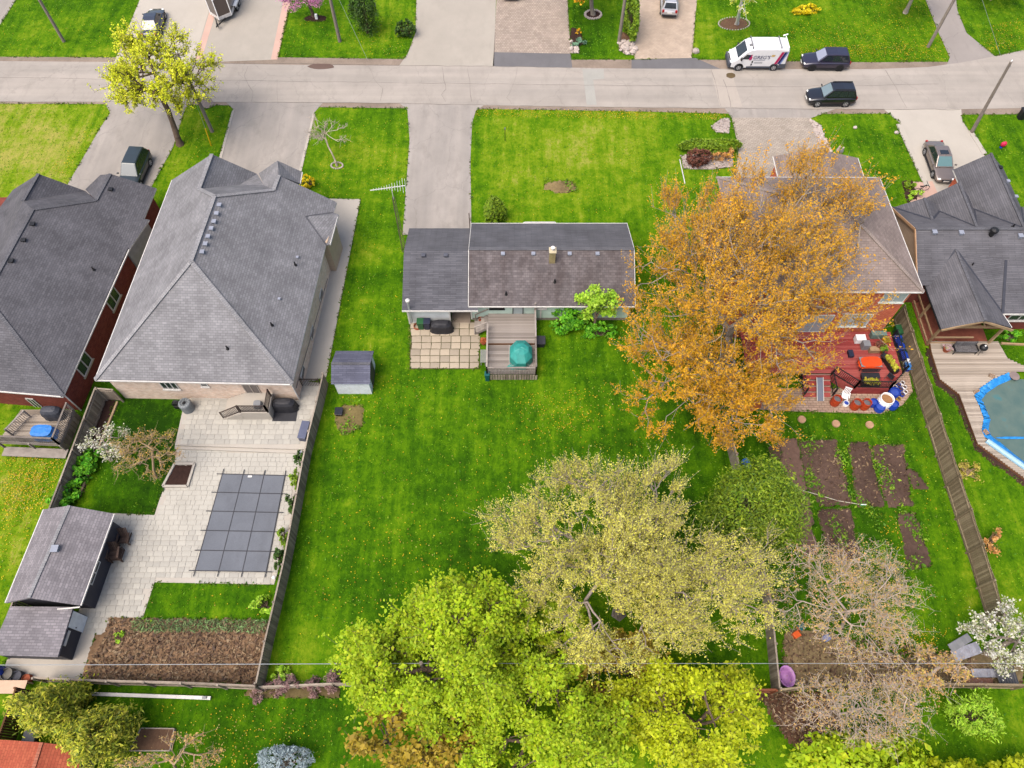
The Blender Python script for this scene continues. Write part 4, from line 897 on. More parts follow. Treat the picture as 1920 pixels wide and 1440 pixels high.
def tree(name, label, cat, base_, ctr, rad, n, leaf, barkm, seed, lsize=.1, per=12, spread=.16, fork=.35, rtip=.012, expo=.42, cut=.6, fill=2.0, lobes=.28, group=None, flat=.9, sub=0, aspect=.6, wob=.1, along=1.0, thin=1.0, plume=0.0):
    rng = np.random.default_rng(seed); root = thing(name, label, cat, base_, group)
    A = crown_points(n, ctr, rad, rng, cut, fill, lobes)
    cm = A.mean(0); fk = np.array(base_) + (cm - np.array(base_)) * fork
    segs, tips = grow(base_, fk, A, rng, rtip, expo, wob, sub_twig=sub, plume=plume)
    seg_mesh('trunk', segs, barkm, root)
    if leaf is not None and per:
        T = np.array(tips); 
        if thin < 1: T = T[rng.uniform(size=len(T)) < thin]
        T = np.repeat(T, per, 0); t = rng.uniform(1 - along, 1.05, (len(T), 1)); c_ = T[:, :3] + (T[:, 3:] - T[:, :3]) * t + rng.normal(size=(len(T), 3)) * spread
        c_[:, 2] = np.maximum(c_[:, 2], .1)
        leaf_quads('crown', c_, lsize, leaf, root, rng, aspect, flat)
    return root
def shrub(name, label, cat, base_, rad, n, leaf, barkm, seed, lsize=.08, zc=None, group=None, stems=40, shell=3.5, flat=.25, aspect=.6, cone=0.0, outw=.6, up=0.0, lump=70):
    rng = np.random.default_rng(seed); root = thing(name, label, cat, base_, group); b = np.array(base_); c0 = b + np.array([0, 0, zc if zc is not None else rad[2]])
    v = rng.normal(size=(n, 3)); v /= np.linalg.norm(v, axis=1, keepdims=True); r = rng.uniform(0, 1, (n, 1)) ** (1 / shell)
    az = np.arctan2(v[:, 1], v[:, 0]); lob = (1 + .13 * np.cos(3 * az + seed) + .1 * np.cos(5 * az + 2 * seed) * v[:, 2])[:, None]
    K = max(9, n // (16 if shell >= 6 else lump)); sk = .4 if shell >= 6 else 1.0; cv = rng.normal(size=(K, 3)); cv /= np.linalg.norm(cv, axis=1, keepdims=True); cr = rng.uniform(.3, 1, (K, 1)) ** (1 / shell); ki = rng.integers(0, K, n)
    pts = (cv * cr)[ki] + rng.normal(size=(n, 3)) * rng.uniform(.07, .19, (K, 1))[ki] * sk; v = pts / np.maximum(.05, np.linalg.norm(pts, axis=1, keepdims=True)); az = np.arctan2(v[:, 1], v[:, 0]); lob = (1 + .13 * np.cos(3 * az + seed))[:, None]
    pts = pts * lob * np.array(rad)
    if cone: k = 1 - cone * (pts[:, 2:3] / rad[2] + 1) / 2; pts[:, :2] *= k * 1.25
    pts = c0 + pts; keep = pts[:, 2] > b[2] + .03; pts = pts[keep]; v = v[keep]
    leaf_quads('foliage', pts, lsize, leaf, root, rng, aspect, flat, v * outw + np.array([0, 0, up]))
    segs = []
    for _ in range(stems):
        q = pts[rng.integers(len(pts))]; m_ = b + (q - b) * .5 + rng.normal(size=3) * .06; segs.append((*(b + rng.normal(size=3) * [.06, .06, 0]), *m_, .025, .018)); segs.append((*m_, *q, .018, .006))
    seg_mesh('stems', segs, barkm, root, 4)
    return root
B_GREY = bark('bark_grey', C(150, 136, 124), C(196, 182, 168)); B_DARK = bark('bark_dark', C(104, 88, 76), C(142, 122, 106)); B_PINK = bark('bark_pinkish', C(186, 168, 154, .55), C(218, 202, 186, .58)); B_WHITE = bark('bark_white', C(206, 200, 194, .7), C(240, 236, 230, .75)); B_TAN = bark('bark_tan', C(178, 152, 122), C(206, 180, 148)); B_ORG = bark('bark_orange_brown', C(170, 124, 84), C(198, 156, 112))
L_ORANGE = leafmat('leaf_orange', [C(182, 136, 12), C(208, 156, 22), C(220, 168, 38), C(194, 146, 14), C(222, 154, 40), C(182, 152, 22)], lk=1.6); L_MAPLE = leafmat('leaf_maple', [C(176, 192, 14), C(206, 212, 30), C(224, 222, 62), C(156, 174, 14)], lk=1.6)
L_PALE = leafmat('leaf_pale', [C(190, 186, 66), C(202, 198, 90), C(180, 176, 60), C(208, 204, 112), C(192, 184, 72)], lk=1.75); L_GREEN = leafmat('leaf_green', [C(148, 184, 10), C(168, 198, 18), C(184, 206, 30), C(136, 172, 10), C(192, 200, 34)], lk=1.35)
L_YELLOW = leafmat('leaf_yellow', [C(172, 188, 12), C(192, 202, 20), C(156, 176, 10), C(206, 210, 34)], lk=1.35); L_CEDAR = leafmat('leaf_cedar', [C(62, 96, 12), C(100, 130, 16), C(130, 152, 26), C(44, 74, 10), C(140, 160, 30)], .15, lk=1.6)
L_JUNI = leafmat('leaf_juniper', [C(156, 166, 30), C(190, 188, 50), C(120, 136, 26), C(84, 104, 24), C(204, 194, 72)], .15); L_LUSH = leafmat('leaf_lush', [C(60, 140, 20), C(96, 176, 30), C(130, 196, 40), C(40, 108, 16)]); L_WHITE = leafmat('blossom_white', [C(240, 238, 220, .7), C(226, 226, 190, .7), C(250, 246, 240, .7), C(190, 200, 120, .6), C(150, 170, 70, .5)], .2, lk=.85)
L_PINK = leafmat('blossom_pink', [C(206, 120, 176), C(226, 150, 200), C(178, 100, 150)]); L_SPRUCE = leafmat('needle_dark', [C(44, 74, 24), C(70, 104, 30), C(30, 54, 18), C(92, 122, 40)], .1); L_BLUE = leafmat('needle_blue', [C(140, 158, 164), C(170, 186, 190), C(112, 130, 140)], .1)
L_BRIGHT = leafmat('leaf_bright', [C(150, 200, 40), C(180, 220, 60), C(116, 170, 30), C(200, 226, 90)]); L_GOLD = leafmat('leaf_gold', [C(240, 216, 10), C(222, 196, 8), C(250, 232, 50)]); L_RED = leafmat('leaf_dark_red', [C(120, 72, 58), C(96, 58, 48), C(146, 94, 74)]); L_PURPLE = leafmat('leaf_purple', [C(150, 96, 110), C(176, 120, 130), C(120, 76, 88)]); L_HEDGE = leafmat('leaf_hedge', [C(84, 120, 14), C(112, 146, 20), C(140, 166, 34), C(60, 94, 12)], .15)
L_BUDS = leafmat('leaf_buds', [C(196, 150, 90), C(210, 170, 110), C(180, 176, 60)]); L_TANO = leafmat('leaf_rusty', [C(214, 158, 90), C(190, 130, 70), C(226, 180, 110)]); L_BROWNY = leafmat('leaf_browny', [C(150, 128, 30), C(176, 150, 40), C(124, 104, 30), C(190, 170, 60)])
def T3(u, v, h=0.0): p = P(u, v, h); return (p.x, p.y, p.z)
# large trees
tree('maple_tree', 'yellow-green maple leaning over the driveway beside the street', 'tree', T3(338, 271), T3(294, 136, 6.3), (4.4, 4.2, 3.6), 800, L_MAPLE, B_DARK, 21, .075, 10, .1, .36, .016, .40, .6, 2.2, .3, sub=2, plume=.5)
tree('big_maple_tree', 'huge orange-budded tree overhanging the brown roof', 'tree', T3(1350, 705), [(T3(1385, 560, 8.4), (7.2, 7.4, 5.6), .56), (T3(1490, 415, 9.5), (5.2, 4.6, 4.2), .2), (T3(1300, 455, 8.0), (4.2, 4.0, 3.4), .12), (T3(1275, 705, 5.5), (5.0, 4.4, 3.0), .14), (T3(1390, 770, 4.5), (4.0, 3.6, 2.6), .1)], None, 2700, L_ORANGE, B_GREY, 22, .058, 12, .075, .3, .014, .40, .7, 2.0, .25, aspect=.45, sub=3, wob=.12, plume=.85)
tree('silver_maple_tree', 'pale yellow budding tree with grey limbs at lower centre', 'tree', T3(1160, 1150), [(T3(1080, 985, 6.8), (5.2, 4.0, 3.6), .36), (T3(1300, 1105, 6.0), (4.8, 3.4, 3.2), .3), (T3(1150, 1130, 5.6), (5.4, 3.8, 3.4), .26), (T3(1190, 1070, 6.8), (3.4, 3.0, 2.4), .14), (T3(1220, 930, 6.2), (2.6, 2.2, 2.2), .08)], None, 2500, L_PALE, B_GREY, 23, .042, 11, .075, .45, .0145, .38, .4, 2.4, .3, aspect=.45, sub=3, wob=.13, plume=.7)
tree('leafy_tree', 'bright green leafy tree over the rear fence at lower centre', 'tree', T3(868, 1290), T3(845, 1235, 5.6), (5.0, 4.0, 3.8), 1500, L_GREEN, B_DARK, 24, .08, 34, .19, .35, .013, .42, .6, 2.3, .3)
tree('leafy_tree', 'light green tree at the bottom edge right of the bright green one', 'tree', T3(1010, 1410), T3(1015, 1375, 4.6), (4.4, 3.6, 3.4), 950, L_GREEN, B_DARK, 25, .078, 32, .18, .35, .013, .42, .6, 2.3, .3)
tree('leafy_tree', 'olive green tree at the bottom edge below the bright green one', 'tree', T3(790, 1420), T3(780, 1400, 3.6), (3.6, 2.6, 2.6), 480, L_BROWNY, B_DARK, 26, .12, 10, .18, .35, .013, .42, .6, 2.3, .3)
tree('yellow_tree', 'yellow-green leafy tree at the bottom right of centre', 'tree', T3(1275, 1370), T3(1285, 1340, 4.2), (4.2, 3.0, 3.0), 900, L_YELLOW, B_DARK, 27, .08, 28, .18, .35, .013, .42, .6, 2.3, .3)
tree('leafy_tree', 'brownish green sapling between the pale tree and the yellow tree', 'tree', T3(1180, 1270), T3(1175, 1262, 2.6), (3.6, 2.2, 2.0), 420, L_BROWNY, B_DARK, 28, .1, 10, .17, .35, .012, .42, .6, 2.2, .3)
tree('leafy_tree', 'small green tree between the bright green tree and the pale tree', 'tree', T3(1050, 1200), T3(1045, 1195, 2.6), (2.6, 2.4, 2.0), 420, L_GREEN, B_DARK, 29, .12, 10, .17, .35, .012, .42, .6, 2.2, .3)
tree('bare_tree', 'bare pinkish twiggy tree inside the rear right fence', 'tree', T3(1575, 1180), T3(1592, 1125, 4.0), (4.0, 3.6, 2.6), 2300, L_BUDS, B_PINK, 30, .035, 1, .08, .3, .008, .32, .3, 2.4, .3, sub=3, wob=.16)
tree('bare_tree', 'bare brown tree behind the rear right fence', 'tree', T3(1600, 1345), T3(1610, 1330, 3.4), (3.8, 2.3, 2.3), 1700, L_BUDS, B_PINK, 31, .035, 1, .08, .3, .008, .32, .35, 2.2, .3, sub=2, wob=.16)
tree('bare_tree', 'grey bare shrub tree at the right end of the rear fence', 'tree', T3(1730, 1265), T3(1742, 1255, 2.0), (2.6, 1.6, 1.6), 380, L_BUDS, B_PINK, 32, .05, 2, .1, .3, .012, .42, .4, 2.2, .3, sub=2, wob=.16)
tree('blossom_tree', 'white blossoming tree at the right edge above the fence end', 'tree', T3(1850, 1225), T3(1886, 1200, 3.0), (2.7, 1.9, 1.7), 520, L_WHITE, B_GREY, 33, .06, 10, .11, .35, .012, .42, .5, 2.2, .35)
tree('blossom_tree', 'small white blossoming tree over the weathered left fence', 'tree', T3(208, 862), T3(200, 832, 2.2), (1.7, 1.4, 1.1), 240, L_WHITE, B_GREY, 34, .05, 6, .11, .35, .01, .42, .5, 2.2, .35)
tree('bare_tree', 'rusty twiggy ornamental tree beside the pale terrace', 'tree', T3(293, 895), T3(276, 850, 2.4), (2.5, 2.2, 1.5), 600, leafmat('leaf_tanbud', [C(196, 164, 84), C(178, 160, 60), C(206, 150, 84)]), B_TAN, 35, .035, 1, .07, .25, .0095, .34, .5, 2.2, .3, sub=2, wob=.15)
tree('bare_tree', 'small bare pale tree in the front lawn of the large house', 'tree', T3(632, 311), T3(612, 255, 2.7), (2.2, 2.0, 1.5), 280, None, B_PINK, 36, expo=.33, rtip=.0105, fork=.35, cut=.3, sub=2, wob=.15)
tree('bare_tree', 'bare tan tree at the bottom edge left of the watermark lawn'.replace('watermark', 'rear'), 'tree', T3(330, 1450), T3(330, 1410, 2.4), (3.0, 1.3, 1.2), 240, L_BUDS, B_TAN, 37, .045, 1, .1, .3, .011, .36, .4, 2.2, .3, sub=2, wob=.16)
tree('birch_tree', 'white-trunked birch in a round bed across the street', 'tree', T3(1381, 46), T3(1392, -30, 6.5), (2.6, 2.6, 3.0), 260, leafmat('leaf_birch', [C(176, 190, 60), C(200, 205, 90)]), B_WHITE, 38, .09, 7, .15, .55, .014, .42, .5)
tree('street_tree', 'orange-leaved tree in a white ringed bed across the street', 'tree', T3(1112, 28), T3(1108, -38, 4.0), (3.4, 2.8, 1.9), 420, L_ORANGE, B_GREY, 39, .12, 10, .18, .6, .014, .42, .3)
tree('redbud_tree', 'pink blossoming tree in a dark bed across the street', 'tree', T3(588, 31), T3(572, -6, 2.6), (2.6, 2.2, 1.3), 420, L_PINK, B_DARK, 40, .05, 5, .12, .5, .012, .42, .3, sub=1)
tree('purple_tree', 'purple-leaved tree at the top right beside the lane', 'tree', T3(1697, 24), T3(1722, -25, 3.4), (2.6, 2.2, 1.8), 380, L_PURPLE, B_PINK, 41, .1, 9, .15, .5, .014, .42, .4)
tree('purple_tree', 'purple-leaved tree at the top right corner', 'tree', T3(1850, -10), T3(1880, -38, 2.6), (3.4, 2.4, 1.6), 420, L_PURPLE, B_PINK, 42, .1, 9, .15, .5, .014, .42, .4)
tree('small_tree', 'young lime green tree against the rear wall of the bungalow', 'tree', T3(1112, 622), T3(1121, 562, 2.9), (1.7, 1.2, 1.9), 330, L_BRIGHT, B_DARK, 43, .09, 12, .12, .25, .01, .42, .9, 2.2, .3)
shrub('bush', 'dense green bush against the rear wall of the bungalow', 'bush', T3(1062, 612), (1.2, .95, .95), 2600, L_LUSH, B_DARK, 44, .1)
shrub('bush', 'low green bush at the foot of the young lime tree', 'bush', T3(1125, 628), (1.3, .6, .5), 1200, L_LUSH, B_DARK, 45, .1)
shrub('cedar_tree', 'broad green cedar left of the garden beds', 'tree', T3(1388, 985), (2.8, 2.7, 3.9), 28000, L_CEDAR, B_DARK, 46, .085, shell=4, cone=.45, lump=240, aspect=.35, stems=60, up=.5)
shrub('cedar_tree', 'yellow-green cedar at the bottom left fence, upper of two', 'tree', T3(135, 1335), (1.9, 1.4, 2.4), 7000, L_JUNI, B_TAN, 47, .11, shell=2.5, cone=.4, aspect=.3, up=.3)
shrub('cedar_tree', 'yellow-green cedar at the bottom left, lower of two', 'tree', T3(215, 1390), (1.9, 1.6, 2.3), 7500, L_JUNI, B_TAN, 48, .11, shell=2.5, cone=.4, aspect=.3, up=.3)
shrub('blue_spruce', 'small blue-grey spruce at the bottom edge', 'shrub', T3(540, 1432), (1.5, 1.0, .8), 6000, L_BLUE, B_GREY, 49, .07, shell=6, aspect=.25)
shrub('cone_shrub', 'neat cone-shaped green shrub at the bungalow front corner', 'shrub', T3(927, 412), (1.0, .95, 1.35), 7000, L_HEDGE, B_DARK, 50, .07, shell=6, cone=.6, aspect=.5)
shrub('yellow_bush', 'round bright yellow bush beside the large house', 'bush', T3(579, 349), (.68, .6, .55), 1300, L_GOLD, B_DARK, 51, .07, shell=6)
shrub('round_bush', 'rounded dark green bush across the street', 'bush', T3(762, 66), (1.0, .85, .8), 2600, L_SPRUCE, B_DARK, 52, .08, shell=6)
shrub('spruce_tree', 'dark spruce tree across the street', 'tree', T3(690, 62), (1.7, 1.6, 3.4), 6500, L_SPRUCE, B_DARK, 53, .12, shell=2.2, cone=.95, aspect=.25)
shrub('column_hedge', 'tall dark green hedge beside the sand driveway', 'hedge', T3(1180, 62), (.75, 2.2, 1.9), 6500, L_HEDGE, B_DARK, 54, .09, shell=7)
shrub('low_hedge', 'clipped green hedge left of the paver driveway', 'hedge', T3(1328, 285), (2.7, .62, .7), 11000, L_HEDGE, B_DARK, 55, .07, shell=7)
shrub('red_shrub', 'dark red shrub beside the clipped hedge', 'shrub', T3(1306, 308), (1.1, .7, .8), 3600, L_RED, B_DARK, 56, .06, shell=6)
shrub('grass_clump', 'tan ornamental grass clump next to the red shrub', 'shrub', T3(1345, 302), (.6, .5, .5), 800, L_TANO, B_TAN, 57, .12, aspect=.15)
shrub('grass_clump', 'tan ornamental grass clump nearest the paver driveway', 'shrub', T3(1366, 298), (.5, .45, .5), 700, L_TANO, B_TAN, 58, .12, aspect=.15)
shrub('golden_juniper', 'golden spreading juniper in the dandelion lawn', 'shrub', T3(1512, 24), (1.5, .6, .35), 1500, L_GOLD, B_DARK, 59, .09)
shrub('fern_shrub', 'feathery bright green shrub behind the rear right fence', 'shrub', T3(1808, 1345), (1.35, 1.3, 1.2), 3800, L_BRIGHT, B_DARK, 60, .1, aspect=.25, shell=2)
shrub('leafy_tree', 'lime green tree top at the bottom edge below the bare trees', 'tree', T3(1590, 1432), (3.6, 1.6, 1.8), 6500, L_GREEN, B_DARK, 61, .13, shell=2.2)
shrub('yellow_tree', 'yellow tree top at the bottom edge right of the lime one', 'tree', T3(1760, 1460), (1.6, 1.0, 1.7), 2400, L_YELLOW, B_DARK, 62, .12, shell=2.2)
shrub('yellow_tree', 'yellow tree top at the bottom right corner', 'tree', T3(1885, 1462), (2.2, 1.0, 1.5), 2800, L_YELLOW, B_DARK, 63, .12, shell=2.2)
shrub('tan_bush', 'sparse tan bush beyond the grey board fence near its lower end', 'bush', T3(1852, 1020), (.75, .9, .7), 500, L_TANO, B_TAN, 64, .07, stems=120)
shrub('tan_bush', 'flowering olive bush beyond the grey board fence by the pool', 'bush', T3(1812, 890), (.85, .9, .6), 900, leafmat('leaf_olive', [C(190, 180, 70), C(170, 150, 70), C(210, 200, 100)]), B_TAN, 65, .07, stems=80)
for k, (u, v, r_) in enumerate(((545, 1283, .85), (520, 1290, .6), (590, 1288, .5), (625, 1280, .6), (490, 1300, .5))):
    shrub('heather_bush', ('tallest mauve-brown bush on the low rear fence', 'mauve-brown bush left of the tallest on the low rear fence', 'mauve-brown bush right of the tallest on the low rear fence', 'mauve-brown bush where the low rear fence meets the green tree', 'mauve-brown bush at the corner of the two fences')[k], 'bush', T3(u, v), (r_, .6, r_ * .7), 1100, leafmat('leaf_heather', [C(150, 116, 116), C(170, 136, 132), C(126, 96, 96)]), B_PINK, 70 + k, .06, aspect=.3, stems=60)
for k, (u, v, r_) in enumerate(((170, 862, .85), (158, 888, .8), (146, 905, .75), (133, 930, .8), (121, 945, .7))):
    shrub('leafy_shrub', ('topmost', 'second', 'third', 'fourth', 'lowest')[k] + ' leafy green shrub of the border row by the left fence', 'shrub', T3(u, v), (r_, r_ * .8, .55), 1500, L_LUSH, B_DARK, 80 + k, .1, group='border shrubs by the left fence')
for k, (u, v) in enumerate(((566, 868), (559, 905), (551, 948), (536, 1010), (527, 1050))):
    shrub('column_shrub', ('topmost', 'second', 'third', 'fourth', 'lowest')[k] + ' dark slim shrub between the pool and the fence', 'shrub', T3(u, v), (.3, .62, .6), 900, L_HEDGE if k % 2 else L_SPRUCE, B_DARK, 90 + k, .07, group='slim shrubs between the pool and the fence')
shrub('leafy_shrub', 'pale green shrub at the fence beside the terrace lawn', 'shrub', T3(500, 1138), (.7, .6, .5), 900, L_BRIGHT, B_DARK, 96, .09)
shrub('leafy_shrub', 'small green weed clump at the foot of the rear fence corner', 'shrub', T3(530, 1265), (.5, .5, .3), 500, L_BRIGHT, B_DARK, 97, .08)
shrub('weed_clump', 'lone green weed in the dug vegetable bed', 'plant', T3(225, 1195), (.35, .3, .2), 250, L_BRIGHT, B_DARK, 98, .09)
shrub('leafy_shrub', 'green shrub in the bed by the far right wing', 'shrub', T3(1887, 636), (.8, .5, .45), 800, L_LUSH, B_DARK, 99, .09)
shrub('lime_shrub', 'lime green shrub at the front walk of the far right house', 'shrub', T3(1711, 370), (.6, .4, .35), 500, L_BRIGHT, B_DARK, 100, .08)
shrub('daylily_clump', 'yellowing plant in the flower bed by the front walk', 'plant', T3(1704, 350), (.5, .5, .35), 500, L_HEDGE, B_DARK, 101, .09)
shrub('hosta_clump', 'blue-green ground cover in the rockery across the street', 'plant', T3(1087, 84), (.7, .5, .25), 500, leafmat('leaf_hosta', [C(110, 150, 120), C(130, 170, 140)]), B_DARK, 102, .1)
shrub('marigold_clump', 'orange flowering clump in the rockery across the street', 'plant', T3(1085, 64), (.35, .3, .25), 250, leafmat('leaf_marigold', [C(236, 190, 40), C(220, 160, 30)]), B_DARK, 103, .07)
# rows of garlic in the vegetable bed
gr = np.random.default_rng(5); rows = []
for v_ in np.linspace(1165, 1183, 5):
    for u_ in np.linspace(252, 500, 56): p = P(u_ + gr.uniform(-1, 1), v_ + gr.uniform(-1, 1)); rows += [(p.x + gr.normal() * .05, p.y + gr.normal() * .05, .1 + gr.uniform(0, .2)) for _ in range(7)]
gl = leaf_quads('garlic_rows', np.array(rows), .12, leafmat('leaf_garlic', [C(120, 156, 96), C(146, 176, 110), C(100, 136, 90)]), None, gr, .14, -.1); tag(gl, 'blue-green rows of garlic in the vegetable bed', 'crop', kind='stuff')
# ================================================================ fences
W_GREY = wood('weathered_wood', C(134, 122, 110), C(172, 158, 142), C(198, 184, 168)); W_BOARD = wood('fence_board', C(128, 114, 92), C(158, 142, 116), C(180, 164, 136)); W_BROWN = wood('brown_wood', C(96, 66, 46), C(126, 88, 62), C(150, 110, 78)); W_DECK = wood('deck_wood', C(158, 144, 130), C(190, 176, 160), C(212, 198, 182)); W_OLD = wood('old_deck', C(132, 122, 114), C(164, 154, 146), C(188, 178, 168)); W_TAN = wood('tan_wood', C(176, 142, 108), C(200, 168, 132), C(216, 188, 152)); W_RED = wood('red_deck_paint', C(160, 66, 64), C(186, 88, 84), C(206, 118, 110)); W_RUST = wood('terracotta_wood', C(150, 90, 66), C(172, 108, 80), C(188, 128, 100))
def fence(name, label, pts, h, mat, rail_side=1, bw=.14, post=2.4, scallop=0.0, gap=.012, nrail=2, group=None, boards=True, prot=.08):
    root = thing(name, label, 'fence', pts[0], group)
    pc = Piece('board', MB().box((0, 0, .5), (1, .022, 1)), mat); pp = Piece('post', MB().box((0, 0, .5), (.11, .11, 1)), mat)
    S = [0]
    for a_, b_ in zip(pts[:-1], pts[1:]): S.append(S[-1] + (b_ - a_).length)
    L = S[-1]
    def at(s_):
        s_ = min(max(s_, 0), L); i = max(i for i in range(len(S) - 1) if S[i] <= s_ + 1e-9); a_, b_ = pts[i], pts[i + 1]; d = (b_ - a_).normalized(); return a_ + d * (s_ - S[i]), d
    n = max(1, round(L / post)); st = L / n
    for k in range(n + 1): p, d = at(k * st); nn = V(-d.y, d.x, 0) * rail_side; pp.put(root, p + nn * .06, math.atan2(d.y, d.x), (1, 1, h + prot))
    for k in range(n):
        (p, d), (q, _) = at(k * st), at((k + 1) * st); nn = V(-d.y, d.x, 0) * rail_side * .035
        for z_ in np.linspace(.3, h - .25, nrail): MB().beam(p + nn + V(0, 0, z_), q + nn + V(0, 0, z_), .045, .09).build('rail', mat, root)
        if scallop == 0: MB().beam(p + V(0, 0, h + .02), q + V(0, 0, h + .02), .1, .035).build('cap_rail', mat, root)
    if not boards: return root
    m_ = int(L / bw)
    for k in range(m_):
        s_ = (k + .5) * L / m_; p, d = at(s_); f = (s_ % st) / st; hh = h - scallop * math.sin(math.pi * f) + random.uniform(-.012, .012); nn = V(-d.y, d.x, 0) * rail_side
        pc.put(root, p - nn * .012 + V(0, 0, .03), math.atan2(d.y, d.x) + random.uniform(-.02, .02), (L / m_ - gap, 1, hh - .03))
    return root
def top(pts, h): return [V(*P(u, v, h).to_2d(), 0) for u, v in pts]
fence('board_fence', 'weathered grey board fence between the red brick house and the pool yard', top([(178, 728), (92, 955), (2, 1185)], 1.8), 1.8, W_GREY, 1)
c0 = top([(178, 728)], 1.8)[0]; fence('board_fence', 'short weathered cross fence joining the large house wall', [c0 + V(.1, 0, 0), V(FTB[1].x - .05, c0.y - .1, 0)], 1.75, W_GREY, -1)
fence('board_fence', 'long weathered fence between the pool terrace and the central lawn', top([(606, 700), (597, 740), (573, 833), (550, 957), (530, 1060), (497, 1200), (480, 1281)], 1.7), 1.7, W_GREY, -1)
fence('board_fence', 'scalloped grey board fence right of the vegetable garden', top([(1698, 573), (1732, 677), (1767, 783), (1807, 907), (1852, 1040), (1889, 1160)], 2.1), 2.1, W_BOARD, -1, scallop=.12, post=2.45)
fence('board_fence', 'rear board fence below the dug vegetable bed', top([(62, 1270), (150, 1275), (353, 1280), (478, 1286)], 1.7), 1.7, W_GREY, -1)
fence('board_fence', 'rear board fence behind the bare trees at the right', top([(1462, 1293), (1540, 1284), (1700, 1281), (1925, 1284)], 1.6), 1.6, W_BOARD, -1)
fence('rail_fence', 'low weathered rear fence under the mauve bushes', top([(484, 1288), (640, 1281), (760, 1284)], 1.0), 1.0, W_GREY, -1, nrail=3, boards=False)
fence('board_fence', 'terracotta board fence seen between the lower trees', top([(1120, 1292), (1300, 1294), (1456, 1293)], 1.4), 1.4, W_RUST, -1)
fence('board_fence', 'dark brown board fence at the bottom left edge', top([(30, 1290), (-8, 1395)], 1.8), 1.8, W_BROWN, -1)
fence('board_fence', 'narrow grey fence under the orange tree', top([(1364, 790), (1372, 815), (1387, 875), (1410, 975), (1445, 1120), (1462, 1290)], 1.6), 1.6, W_GREY, 1)
def picket(name, label, a_, b_, h, mat, cat='gate', z=0.0, sp=.12, group=None, root=None, bal='picket'):
    own = root is None
    if own: root = thing(name, label, cat, V(a_.x, a_.y, z), group)
    L = (b_ - a_).length; n = max(2, round(L / sp)); dz = V(0, 0, z)
    for p in (a_, b_): MB().box(p + V(0, 0, z + h / 2 + .03), (.07, .07, h + .06)).build('post', mat, root)
    MB().beam(a_ + dz + V(0, 0, h), b_ + dz + V(0, 0, h), .06, .05).build('top_rail', mat, root); MB().beam(a_ + dz + V(0, 0, .1), b_ + dz + V(0, 0, .1), .04, .05).build('bottom_rail', mat, root)
    for k in range(1, n): p = a_.lerp(b_, k / n); MB().box(p + V(0, 0, z + h / 2 + .05), (.028, .028, h - .1)).build(bal, mat, root)
    return root
BRONZE = paint('bronze_iron', C(70, 54, 48), .5, .1)
picket('iron_gate', 'dark iron picket gate beside the large house', V(*P(569, 727).to_2d(), 0), V(*P(603, 727).to_2d(), 0), 1.3, BRONZE)
# ================================================================ decks
def board_deck(root, poly, z, mat, along='X', bw=.14, th=.04, name='deck_board'):
    q = [(p.x, p.y) for p in poly]; ax = 1 if along == 'X' else 0; lo_, hi_ = min(p[ax] for p in q), max(p[ax] for p in q); n = max(1, round((hi_ - lo_) / bw)); st = (hi_ - lo_) / n
    pc_ = Piece(name, MB().box((0, 0, 0), (1, 1, th)), mat)
    for k in range(n):
        c_ = lo_ + (k + .5) * st; xs_ = []
        for i in range(len(q)):
            a_, b_ = q[i], q[(i + 1) % len(q)]
            if (a_[ax] > c_) != (b_[ax] > c_): t_ = (c_ - a_[ax]) / (b_[ax] - a_[ax]); xs_.append(a_[1 - ax] + (b_[1 - ax] - a_[1 - ax]) * t_)
        xs_.sort()
        for s0, s1 in zip(xs_[::2], xs_[1::2]):
            if s1 - s0 < .1: continue
            m_ = (s0 + s1) / 2
            if along == 'X': pc_.put(root, (m_, c_, z + random.uniform(-.003, .003)), 0, (s1 - s0, st - .012, 1))
            else: pc_.put(root, (c_, m_, z + random.uniform(-.003, .003)), math.pi / 2, (s1 - s0, st - .012, 1))
def rail(root, a_, b_, z, h, mat, sp=.13, posts=True, capw=.12, name='railing'):
    L = (b_ - a_).length; n = max(2, round(L / sp)); dz = V(0, 0, z)
    MB().beam(a_ + dz + V(0, 0, h), b_ + dz + V(0, 0, h), capw, .05).build('hand_rail', mat, root); m = MB().beam(a_ + dz + V(0, 0, .12), b_ + dz + V(0, 0, .12), .05, .06)
    m.build('bottom_rail', mat, root); pc_ = Piece('baluster', MB().box((0, 0, 0), (.035, .035, h - .15)), mat)
    for k in range(1, n): pc_.put(root, a_.lerp(b_, k / n) + V(0, 0, z + h / 2 + .05), math.atan2((b_ - a_).y, (b_ - a_).x))
    for p in (a_, b_): MB().box(p + V(0, 0, z + h / 2), (.1, .1, h + .1)).build('post', mat, root)
